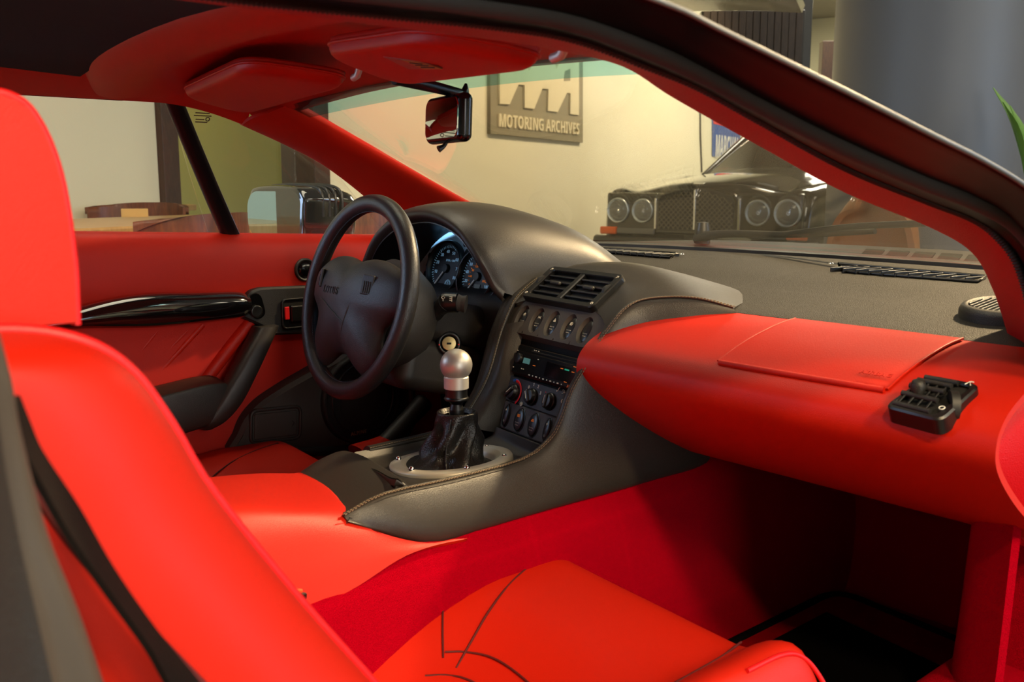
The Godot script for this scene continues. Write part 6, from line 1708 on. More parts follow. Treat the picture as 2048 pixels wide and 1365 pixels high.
	# headrest: a flat pad, its side outline carried across the seat
	var prof: Array = [Vector3(0.49, 0.7976, 0.7318), Vector3(0.49, 0.8137, 0.7313), Vector3(0.49, 0.8321, 0.7309), Vector3(0.49, 0.8595, 0.7322), Vector3(0.49, 0.8834, 0.7346), Vector3(0.49, 0.901, 0.7381), Vector3(0.49, 0.916, 0.7432), Vector3(0.49, 0.928, 0.75), Vector3(0.49, 0.9333, 0.7571), Vector3(0.49, 0.9356, 0.7654), Vector3(0.49, 0.9361, 0.7807)]
	var tail := []
	for i in range(prof.size() - 1, -1, -1):
		tail.append(Vector3(0.49, prof[i].y * 0.96 + 0.034, maxf(prof[i].z + 0.10, 0.86)))
	var loop := prof + tail
	var mid := Vector3.ZERO
	for p in loop:
		mid += p / loop.size()
	rings = []
	for q in [[0.225, 0.93], [0.232, 0.975], [0.245, 0.995], [0.27, 1.0], [0.45, 1.0], [0.475, 0.995], [0.488, 0.985], [0.494, 0.97]]:
		var r := []
		for p in loop:
			var v: Vector3 = mid + (p - mid) * q[1]
			r.append(Vector3(q[0], v.y, v.z))
		rings.append(r)
	var head := part(t, "headrest", skin(rings, 2, 1), mats.red_leather, "upright red leather headrest")
	var hp := []
	for p in prof:
		var v: Vector3 = mid + (p - mid) * 0.998
		hp.append(Vector3(0.486, v.y, v.z))
	part(head, "headrest_piping", tube(spline(hp, 3), 0.0032, 8), mats.red_piping)
	# the driver's seat is the same seat on the other side
	var d: Node3D = t.duplicate()
	d.name = "driver_seat"
	d.set_meta("label", "red leather bucket seat on the driver's side beyond the centre console")
	add_child(d)
	d.position.x -= 0.78
	# belt, buckle
	var b := thing("seat_belt", Vector3(0.6, 0.35, 0.6), "black webbing seat belt slanting down beside the red backrest", "seat belt")
	part(b, "belt_webbing", slab([[Vector3(0.69, 0.7979, 0.8216), Vector3(0.67, 0.7952, 0.8111)], [Vector3(0.685, 0.7839, 0.8177), Vector3(0.665, 0.7815, 0.8065)], [Vector3(0.68, 0.7694, 0.8121), Vector3(0.655, 0.7646, 0.7996)], [Vector3(0.675, 0.7326, 0.7973), Vector3(0.648, 0.7335, 0.784)], [Vector3(0.67, 0.7009, 0.7815), Vector3(0.642, 0.6978, 0.7685)], [Vector3(0.66, 0.6607, 0.7602), Vector3(0.636, 0.6572, 0.7478)], [Vector3(0.655, 0.6356, 0.7495), Vector3(0.63, 0.6163, 0.7238)], [Vector3(0.65, 0.5877, 0.7284), Vector3(0.62, 0.5675, 0.6981)]], 5, 3, 0.003), mats.webbing)
	var k := thing("belt_buckle", Vector3(0.195, 0.4109, 0.4393), "black seat belt buckle with orange red press button", "buckle")
	var bx := Transform3D(Vector3(0.88, 0.0, -0.47), Vector3(-0.15, 0.95, -0.28), Vector3(0.45, 0.31, 0.84), Vector3(0.2, 0.4311, 0.4509)).orthonormalized()
	part(k, "buckle_case", rbox(Vector3(0.036, 0.050, 0.020), 0.003, bx.translated_local(Vector3(0, -0.008, 0))), mats.satin_black)
	part(k, "press_button", rbox(Vector3(0.030, 0.008, 0.014), 0.002, bx.translated_local(Vector3(-0.001, 0.0165, 0.0012))), mats.orange_button, "orange red press button")
	text(k, "button_letters", "PRESS", 0.0055, Transform3D(bx.basis.x, -bx.basis.z, bx.basis.y, bx * Vector3(-0.001, 0.0207, 0.001)), mats.orange_button, 0.0006)
	# floor mat in the passenger footwell
	var fm := thing("floor_mat", Vector3(0.38, 0.152, -0.35), "red floor mat with black edge and black heel pad in the passenger footwell", "floor mat")
	var outl := rounded([Vector3(0.245, 0.166, -0.60), Vector3(0.565, 0.166, -0.56), Vector3(0.565, 0.166, 0.10), Vector3(0.245, 0.166, 0.10)], 0.05, 6)
	part(fm, "mat_carpet", plate(outl, 0.014, 0.002, null, Vector3.UP), mats.mat_red)
	part(fm, "mat_binding", tube(shifted(outl, Vector3(0, -0.003, 0)), 0.009, 8, true), mats.mat_black)
	part(fm, "heel_pad", plate([Vector3(0.285, 0.169, -0.50), Vector3(0.525, 0.169, -0.46), Vector3(0.525, 0.169, 0.0), Vector3(0.285, 0.169, 0.0)], 0.004, 0.001, null, Vector3.UP), mats.mat_black)

# ------------------------------------------------------------------ visors and mirror
func build_roof_fittings() -> void:
	var spec := [
		["sun_visor", "dark red sun visor folded up above the driver", [Vector3(-0.47, 1.0306, 0.2654), Vector3(-0.14, 1.0447, 0.3077), Vector3(-0.07, 1.0263, 0.1804), Vector3(-0.5, 1.009, 0.1364)]],
		["sun_visor", "dark red sun visor with warning sticker above the passenger", [Vector3(0.07, 1.042, 0.3177), Vector3(0.335, 1.0249, 0.3587), Vector3(0.425, 0.9991, 0.2681), Vector3(0.07, 1.0121, 0.202)]]]
	for i in 2:
		var q: Array = spec[i][2]
		var t := thing(spec[i][0], (q[0] + q[1] + q[2] + q[3]) / 4.0, spec[i][1], "sun visor", "sun visors")
		var n: Vector3 = (q[1] - q[0]).cross(q[3] - q[0]).normalized()
		if n.y > 0:
			n = -n
		var o := rounded(q, 0.05, 7)
		var c: Vector3 = (q[0] + q[1] + q[2] + q[3]) / 4.0
		var rows := []
		for f in [[0.0, 0.011], [0.5, 0.011], [0.85, 0.010], [0.96, 0.006], [1.0, -0.002], [1.0, -0.008], [0.96, -0.013], [0.5, -0.014], [0.0, -0.014]]:
			var r := []
			for p in o:
				r.append(c + (p - c) * f[0] + n * f[1])
			rows.append(r)
		part(t, "visor_pad", skin(rows, 2, 1, false), mats.red_leather)
		var wl := []
		for p in o:
			wl.append(c + (p - c) * 1.002 - n * 0.004)
		part(t, "visor_welt", tube(wl, 0.0022, 6, true), mats.red_leather)
		var e: Vector3 = (q[2] - q[3]).normalized()
		part(t, "hinge_pin", tube([q[2] - e * 0.006 - n * 0.002, q[2] + e * 0.006 - n * 0.004, q[2] + e * 0.012 - n * 0.016], 0.005, 10), mats.aluminium)
		if i == 1:
			var ex: Vector3 = (q[1] - q[0]).normalized()
			var ez := n
			var ey := ez.cross(ex).normalized()
			var st: Array = []
			for u in [Vector3(0.2156, 1.016, 0.3236), Vector3(0.2609, 1.016, 0.3084), Vector3(0.2775, 1.008, 0.2887), Vector3(0.2083, 1.012, 0.2832)]:
				st.append(u - n * ((u - c).dot(n) - 0.0125))
			part(t, "warning_sticker", plate(st, 0.0012, 0.0, null, n), mats.sticker_red, "faded red and amber warning sticker")
			part(t, "sticker_text_block", plate([st[0].lerp(st[1], 0.55) + n * 0.0004, st[1] + n * 0.0004, st[2] + n * 0.0004, st[3].lerp(st[2], 0.45) + n * 0.0004], 0.0005, 0.0, null, n), mats.sticker_amber)
			for k in 3:
				var a: Vector3 = st[0].lerp(st[1], 0.62).lerp(st[3].lerp(st[2], 0.55), 0.25 + k * 0.25)
				var b: Vector3 = st[1].lerp(st[2], 0.25 + k * 0.25)
				part(t, "sticker_line", tube([a + n * 0.0006, a.lerp(b, 0.9) + n * 0.0006], 0.0007, 5), mats.dark_void)
	# rear view mirror
	var mc: Vector3 = Vector3(-0.005, 0.9737, 0.081)
	var t := thing("rear_view_mirror", mc, "black rear view mirror hanging from a stalk above the dashboard", "car mirror")
	part(t, "mirror_stalk", tube(spline([Vector3(-0.005, 1.0247, 0.1585), Vector3(-0.005, 1.0203, 0.126), Vector3(-0.005, 1.0154, 0.0882), Vector3(-0.005, 1.0097, 0.047)], 5), [0.010, 0.009, 0.008, 0.007], 12), mats.satin_black)
	part(t, "ball_joint", tube(spline([Vector3(-0.008, 1.0244, 0.0356), Vector3(-0.006, 1.0143, 0.039), Vector3(-0.005, 1.005, 0.0444), Vector3(-0.005, 0.9976, 0.0534)], 4), [0.002, 0.006, 0.0065, 0.005], 12), mats.satin_black)
	var bx := Transform3D(Basis(Vector3.UP, -0.25) * Basis(Vector3.RIGHT, -0.04), mc)
	part(t, "mirror_case", rbox(Vector3(0.128, 0.066, 0.022), 0.010, bx.translated_local(Vector3(0, 0, -0.010)), null, 5), mats.gloss_plastic)
	part(t, "mirror_glass", plate(rrect(bx.translated_local(Vector3(0, 0, 0.0022)), 0.116, 0.054, 0.012, 5), 0.003, 0.0005, null, Vector3.BACK), mats.mirror)
	part(t, "dip_lever", tube(spline([bx * Vector3(0.0, -0.03, -0.008), bx * Vector3(0.0, -0.037, -0.004), bx * Vector3(0.0, -0.042, 0.004)], 4), [0.003, 0.003, 0.005], 10), mats.satin_black)


# ------------------------------------------------------------------ showroom things
func wall_point(a: float, y: float, b: float) -> Vector3:
	return Vector3(-4.9885, 0, -4.5805) + (Vector3(-5.3228, 0, -5.523) - Vector3(-4.9885, 0, -4.5805)) * a + Vector3.UP * y + (Vector3(-4.0461, 0, -4.9148) - Vector3(-4.9885, 0, -4.5805)) * b

func make_chair(at: Vector3, turn: float, label: String) -> Node3D:
	var t := thing("bentwood_chair", at, label, "chair", "bentwood chairs round the table")
	t.rotation.y = turn
	var rows := []
	for y in [0.50, 0.58, 0.68, 0.78, 0.80]:
		var r := []
		for i in 9:
			var a := deg_to_rad(-78.0 + i * 19.5)
			var rad: float = 0.235 + 0.02 * (y - 0.5)
			var yy: float = y
			if y > 0.79:
				yy = 0.80 - 0.05 * pow(absf(a) / 1.36, 3.0)
			r.append(Vector3(sin(a) * rad, yy, -cos(a) * rad * 0.85))
		rows.append(r)
	local_part(t, "backrest", slab(rows, 3, 2, 0.012), mats.walnut)
	local_part(t, "seat", rbox(Vector3(0.42, 0.025, 0.42), 0.012, Transform3D(Basis(), Vector3(0, 0.45, 0))), mats.walnut)
	for sx in [-1, 1]:
		local_part(t, "leg", tube([Vector3(sx * 0.16, 0.44, 0.16), Vector3(sx * 0.20, 0.0, 0.20)], 0.014, 8), mats.grey_metal)
		local_part(t, "leg", tube([Vector3(sx * 0.16, 0.44, -0.16), Vector3(sx * 0.20, 0.0, -0.21)], 0.014, 8), mats.grey_metal)
		local_part(t, "back_support", tube([Vector3(sx * 0.12, 0.45, -0.17), Vector3(sx * 0.13, 0.55, -0.185)], 0.012, 8), mats.grey_metal)
	return t

func floor_at(p: Vector3) -> Vector3:
	return Vector3(p.x, 0.0, p.z)

func build_showroom_things() -> void:
	# logo panel on the wall
	var wx := Transform3D(Vector3(-5.3228, 0, -5.523) - Vector3(-4.9885, 0, -4.5805), Vector3.UP, Vector3(-4.0461, 0, -4.9148) - Vector3(-4.9885, 0, -4.5805), Vector3.ZERO)
	var n := wx.basis.z
	var sg := thing("logo_panel", Vector3(-4.9894, 1.2225, -4.5829), "square olive panel with cut letter logo and words on the cream wall", "sign")
	var pan: Array = [Vector3(-4.7431, 2.0075, -3.8886), Vector3(-4.7411, 1.2593, -3.883), Vector3(-5.2841, 1.2497, -5.4139), Vector3(-5.2743, 2.4077, -5.386)]
	part(sg, "panel", plate(shifted(pan, n * 0.03), 0.03, 0.004, null, n), mats.panel_olive)
	var zz := [[1140, 300], [1140, 610], [1198, 613], [1250, 497], [1285, 500], [1285, 632], [1342, 640], [1390, 520], [1425, 523], [1422, 650], [1480, 658], [1535, 545], [1555, 548], [1553, 668], [1605, 674], [1605, 330], [1560, 325], [1470, 420], [1450, 330], [1400, 325], [1310, 425], [1290, 315]]
	var o := Vector3(-4.9885, 0, -4.5805)
	var poly := [Vector3(-4.7819, 1.8809, -3.9979), Vector3(-4.7812, 1.4873, -3.9958), Vector3(-4.832, 1.4939, -4.1393), Vector3(-4.8791, 1.6563, -4.2718), Vector3(-4.9115, 1.6607, -4.3633), Vector3(-4.9117, 1.4846, -4.3638), Vector3(-4.9661, 1.4845, -4.5173), Vector3(-5.0129, 1.6585, -4.6492), Vector3(-5.0483, 1.6631, -4.7491), Vector3(-5.0457, 1.4859, -4.7416), Vector3(-5.1063, 1.4856, -4.9126), Vector3(-5.1647, 1.6597, -5.0772), Vector3(-5.187, 1.6602, -5.14), Vector3(-5.1859, 1.4856, -5.1368), Vector3(-5.2446, 1.4871, -5.3023), Vector3(-5.2396, 2.1312, -5.2882), Vector3(-5.1777, 2.1003, -5.1137), Vector3(-5.0945, 1.8339, -4.8792), Vector3(-5.0723, 2.0499, -4.8166), Vector3(-5.022, 2.02, -4.6749), Vector3(-4.9345, 1.7757, -4.4281), Vector3(-4.9151, 1.9551, -4.3733)]
	part(sg, "letter_mark", plate(shifted(poly, n * 0.045), 0.015, 0.002, null, n), mats.letter_cream, "cream cut letter mark")
	part(sg, "letter_counter", plate(shifted([Vector3(-5.1474, 1.8368, -5.0284), Vector3(-5.1416, 1.7519, -5.0119), Vector3(-5.1831, 1.767, -5.1289), Vector3(-5.1824, 1.8678, -5.127)], n * 0.047), 0.003, 0.0, null, n), mats.panel_olive)
	text(sg, "panel_words", "MOTORING ARCHIVES", 0.0, Transform3D(), mats.letter_cream)
	var words := sg.get_child(sg.get_child_count() - 1) as MeshInstance3D
	var tm := words.mesh as TextMesh
	var w0 := Vector3(-4.7787, 1.362, -3.9888)
	var w1 := Vector3(-5.2489, 1.3685, -5.3145)
	tm.pixel_size = 0.01
	tm.depth = 0.012
	tm.pixel_size = 0.01 * w0.distance_to(w1) / maxf(tm.get_aabb().size.x, 0.01)
	words.transform = Transform3D(wx.basis * Basis.from_scale(Vector3(1, 1.0, 1)), (w0 + w1) / 2 + n * 0.037 - sg.position)
	# printed poster further along the wall
	var po := thing("wall_poster", Vector3(-6.7072, 1.231, -9.4259), "blue poster with red top and white lettering on the wall behind the black saloon", "poster")
	part(po, "sheet", plate(shifted([Vector3(-6.5053, 1.8614, -8.8568), Vector3(-6.5272, 1.2182, -8.9185), Vector3(-6.9168, 1.2394, -10.0168), Vector3(-6.8859, 1.9729, -9.9298)], n * 0.01), 0.008, 0.0, null, n), mats.poster_blue)
	part(po, "red_field", plate(shifted([Vector3(-6.5184, 1.8523, -8.8936), Vector3(-6.5267, 1.6093, -8.9171), Vector3(-6.8867, 1.6004, -9.9318), Vector3(-6.872, 1.9508, -9.8906)], n * 0.013), 0.002, 0.0, null, n), mats.red_paint)
	text(po, "poster_letters", "MARCHAL", 0.0, Transform3D(), mats.white_print)
	var pl := po.get_child(po.get_child_count() - 1) as MeshInstance3D
	var pm := pl.mesh as TextMesh
	var p0 := Vector3(-6.5625, 1.3242, -9.0179)
	var p1 := Vector3(-6.882, 1.3539, -9.9188)
	pm.depth = 0.003
	pm.pixel_size = 0.01
	pm.pixel_size = 0.01 * p0.distance_to(p1) / maxf(pm.get_aabb().size.x, 0.01)
	pl.transform = Transform3D(wx.basis * Basis.from_scale(Vector3(1, 1.9, 1)), (p0 + p1) / 2 + n * 0.014 - po.position)
	part(self, "wall_cable", tube([Vector3(-6.3485, 1.9714, -8.4145) + n * 0.01, Vector3(-6.3703, 1.4577, -8.4761) + n * 0.01, Vector3(-6.4021, 1.0204, -8.5657) + n * 0.01], 0.012, 6), mats.satin_black)
	get_node("wall_cable").set_meta("label", "thin black cable running down the cream wall beside the poster")
	get_node("wall_cable").set_meta("category", "cable")
	# grey column
	var cp: Vector3 = floor_at(Vector3(-1.4905, 0.884, -4.2804))
	var co := part(self, "column", lathe([Vector2(0.50, 0.0), Vector2(0.50, 3.45)], 64, Transform3D(Basis(), cp)), mats.column_paint)
	co.set_meta("kind", "structure")
	# wooden door frame at the far right
	for q in [[Vector3(-1.2853, 0.884, -4.9835), 0.10, mats.dark_wood], [Vector3(-1.2308, 0.884, -5.2017), 0.16, mats.ochre]]:
		var fpos := floor_at(q[0])
		var fr := structure("trim_frame", rbox(Vector3(q[1], 3.0, q[1]), 0.005, Transform3D(Basis(Vector3.UP, 0.85), fpos + Vector3(0, 1.5, 0)), null, 1), q[2])
	# potted plant behind the column
	var pp := floor_at(Vector3(-0.5826, 0.884, -3.7821))
	var pt := thing("potted_plant", pp, "tall green leafed plant in a dark pot beside the grey column", "plant")
	part(pt, "pot", lathe([Vector2(0.001, 0.0), Vector2(0.14, 0.0), Vector2(0.18, 0.4), Vector2(0.16, 0.4), Vector2(0.15, 0.36), Vector2(0.001, 0.36)], 24, Transform3D(Basis(), pp)), mats.satin_black)
	for i in 7:
		var a := i * 2.4
		var tip := pp + Vector3(cos(a) * 0.30, 1.15 + 0.09 * (i % 3), sin(a) * 0.30)
		if i == 0:
			tip = Vector3(-0.9853, 1.3311, -3.891)
		var b := pp + Vector3(cos(a) * 0.03, 0.36, sin(a) * 0.03)
		var knee := b.lerp(tip, 0.7) + Vector3(0, 0.12, 0)
		var w := (tip - b).cross(Vector3.UP).normalized() * 0.035
		part(pt, "leaf", slab([[b - w * 0.2, b, b + w * 0.2], [b.lerp(knee, 0.6) - w * 0.8, b.lerp(knee, 0.6) - Vector3(0, 0.01, 0), b.lerp(knee, 0.6) + w * 0.8], [knee - w, knee - Vector3(0, 0.012, 0), knee + w], [tip - w * 0.08, tip, tip + w * 0.08]], 4, 2, 0.002), mats.leaf)
	# tan leather lounge chair
	var lc := floor_at(Vector3(-1.2511, 0.8111, -3.2994))
	var lo := thing("lounge_chair", lc, "tan leather lounge chair with curved shell back in front of the column", "armchair")
	var rows := []
	for q in [[0.25, 0.26], [0.45, 0.30], [0.60, 0.29], [0.72, 0.26], [0.80, 0.20], [0.83, 0.10]]:
		var r := []
		for i in 9:
			var a := deg_to_rad(-85.0 + i * 21.0)
			r.append(lc + Vector3(sin(a) * q[1] * 0.8, q[0] * 1.1 - 0.14 * pow(absf(a) / 1.48, 2.0), cos(a) * q[1] * -0.8))
		rows.append(r)
	part(lo, "shell", slab(rows, 3, 3, 0.03), mats.tan_leather)
	part(lo, "seat", rbox(Vector3(0.46, 0.12, 0.48), 0.05, Transform3D(Basis(), lc + Vector3(0, 0.36, 0.02)), null, 4), mats.tan_leather)
	for q in [[-0.2, -0.2], [0.2, -0.2], [-0.2, 0.2], [0.2, 0.2]]:
		part(lo, "leg", tube([lc + Vector3(q[0] * 0.8, 0.32, q[1] * 0.8), lc + Vector3(q[0] * 1.1, 0.0, q[1] * 1.1)], 0.014, 8), mats.dark_wood)
	# dark hanging cabinet with slatted wooden front
	var hb := thing("hanging_bulkhead", Vector3(-4.0227, 2.1627, -6.1579), "dark slatted wooden bulkhead hanging under the showroom ceiling", "bulkhead")
	var hx := Transform3D(Vector3(0.70, 0, -0.714), Vector3.UP, Vector3(0.714, 0, 0.70), Vector3(-4.0019, 2.1045, -6.1677)).orthonormalized()
	part(hb, "carcass", rbox(Vector3(0.86, 0.44, 0.5), 0.006, hx.translated_local(Vector3(0, 0, -0.27)), null, 1), mats.satin_black)
	for i in 14:
		part(hb, "slat", rbox(Vector3(0.056, 0.43, 0.018 + 0.006 * (i % 3)), 0.004, hx.translated_local(Vector3(-0.385 + i * 0.0592, 0, -0.01)), null, 1), mats.slat_wood)
	part(hb, "bracket", rbox(Vector3(0.1, 0.06, 0.06), 0.01, hx.translated_local(Vector3(-0.2, 0.26, -0.1)), null, 1), mats.grey_metal)
	part(hb, "backboard", rbox(Vector3(0.66, 1.5, 0.05), 0.01, hx.translated_local(Vector3(0.29, 0.45, -0.6)), null, 1), mats.satin_black)
	var rod := hx * Vector3(0.1, 0.2, -0.25)
	for sxx in [-0.3, 0.3]:
		part(hb, "hanger", tube([hx * Vector3(sxx, 0.2, -0.25), Vector3((hx * Vector3(sxx, 0.2, -0.25)).x, 3.45, (hx * Vector3(sxx, 0.2, -0.25)).z)], 0.012, 6), mats.grey_metal)
	var dp := structure("trim_post", rbox(Vector3(0.14, 3.0, 0.14), 0.004, Transform3D(Basis(Vector3.UP, 0.8), floor_at(Vector3(-4.3173, 2.173, -7.8348)) + Vector3(0, 0.75, 0)), null, 1), mats.dark_wood)
	# long table by the far side window, with chairs
	var tc := floor_at(Vector3(-2.3481, 0.7233, -0.3779))
	var tb := thing("long_table", tc, "long pale wooden table seen over the driver's door", "table")
	var ta := Vector3(-0.334, 0, -0.942)
	var tx := Transform3D(ta, Vector3.UP, ta.cross(Vector3.UP), tc)
	part(tb, "table_top", rbox(Vector3(1.7, 0.045, 0.72), 0.008, tx.translated_local(Vector3(-0.35, 0.735, 0))), mats.pale_wood)
	for q in [[-1.1, -0.28], [-1.1, 0.28], [0.4, -0.28], [0.4, 0.28]]:
		part(tb, "leg", rbox(Vector3(0.06, 0.72, 0.06), 0.006, tx.translated_local(Vector3(q[0], 0.36, q[1])), null, 1), mats.dark_wood)
	var ya := atan2(-0.942, 0.334)
	make_chair(floor_at(Vector3(-3.264, 0.749, -0.6406)), ya + PI * 0.62, "walnut bentwood chair with a paper tag on its back beyond the table")
	make_chair(floor_at(Vector3(-1.793, 0.7317, -0.2481)), ya + 0.2, "walnut bentwood chair on the near side of the long table")
	make_chair(floor_at(Vector3(-1.9282, 0.7121, -0.9394)), ya - 0.5, "walnut bentwood chair standing alone beside the doorway")
	var tag := thing("paper_tag", Vector3(-2.7229, 0.7539, -0.4627), "small buff paper tag hung on the bentwood chair back", "tag")
	part(tag, "card", rbox(Vector3(0.10, 0.075, 0.003), 0.001, Transform3D(Basis(Vector3.UP, 1.05), Vector3(-2.743, 0.7513, -0.4698)), null, 1), mats.buff_paper)
	# green room beyond the opening: counter, books, tap, glasses, globe lamp, switch
	var ct := thing("counter", wall_point(-3.3, 0.0, -1.75), "dark wooden counter along the green wall", "counter")
	part(ct, "counter_top", wall_box(-4.3, -2.3, 0.70, 0.74, -2.0, -1.45), mats.pale_wood)
	part(ct, "counter_body", wall_box(-4.25, -2.35, 0.0, 0.70, -2.0, -1.5), mats.dark_wood)
	for i in 3:
		var bk := part(self, "book", wall_box(-3.62 + 0.02 * i, -3.28 - 0.03 * i, 0.74 + i * 0.035, 0.772 + i * 0.035, -1.8, -1.52), [mats.satin_black, mats.letter_cream, mats.dark_wood][i])
		bk.set_meta("label", ["black covered book at the bottom of the counter pile", "cream covered book in the middle of the counter pile", "brown covered book on top of the counter pile"][i])
		bk.set_meta("category", "book")
		bk.set_meta("group", "books on the counter")
	var tp := thing("counter_tap", wall_point(-3.55, 0.74, -1.85), "black swan neck tap behind the counter", "tap")
	part(tp, "tap_body", tube(spline([wall_point(-3.55, 0.74, -1.85), wall_point(-3.55, 1.02, -1.85), wall_point(-3.58, 1.08, -1.83), wall_point(-3.68, 1.08, -1.78), wall_point(-3.72, 1.03, -1.76)], 5), 0.02, 10), mats.satin_black)
	part(tp, "tap_lever", rbox(Vector3(0.14, 0.02, 0.02), 0.006, Transform3D(wx.basis, wall_point(-3.6, 0.92, -1.82))), mats.satin_black)
	for i in 6:
		var gp := wall_point(-3.5 + i * 0.13, 0.742, -1.62 - 0.05 * (i % 2))
		var gl := part(self, "drinking_glass", lathe_smooth([Vector2(0.001, 0.0), Vector2(0.03, 0.001), Vector2(0.034, 0.05), Vector2(0.036, 0.13), Vector2(0.033, 0.13), Vector2(0.031, 0.05), Vector2(0.027, 0.008), Vector2(0.001, 0.008)], 20, Transform3D(Basis(), gp)), mats.glass)
		gl.set_meta("label", "clear drinking glass standing on the counter before the green wall")
		gl.set_meta("category", "glass")
		gl.set_meta("group", "glasses on the counter")
	var lp := wall_point(-3.27, 1.05, -1.7)
	var gb := thing("globe_lamp", lp, "small white glowing globe lamp before the green wall", "lamp")
	part(gb, "lamp_globe", lathe_smooth([Vector2(0.0001, -0.035), Vector2(0.02, -0.028), Vector2(0.033, -0.01), Vector2(0.035, 0.0), Vector2(0.033, 0.01), Vector2(0.02, 0.028), Vector2(0.0001, 0.035)], 24, Transform3D(Basis(), lp)), mats.globe_glow)
	part(gb, "lamp_stem", tube([lp - Vector3(0, 0.03, 0), Vector3(lp.x, 0.74, lp.z)], 0.008, 8), mats.brass)
	var ol := OmniLight3D.new()
	ol.name = "globe_light"
	ol.position = lp
	ol.light_energy = 0.25
	ol.light_size = 0.03
	ol.omni_range = 12.0
	ol.omni_attenuation = 2.0
	ol.light_color = Color(1, 0.92, 0.8)
	ol.shadow_enabled = true
	add_child(ol)
	var sp := thing("switch_plate", wall_point(-3.12, 1.05, -2.0), "cream switch plate on the green wall", "light switch")
	part(sp, "plate", wall_box(-3.16, -3.08, 1.0, 1.13, -2.0, -1.985), mats.letter_cream)
	part(sp, "toggle", wall_box(-3.128, -3.112, 1.05, 1.085, -1.985, -1.965), mats.letter_cream)
	# glass of the inner window
	var wg := structure("window_1", wall_box(-3.76, -2.76, 0.0, 2.42, -0.11, -0.10), mats.glass)

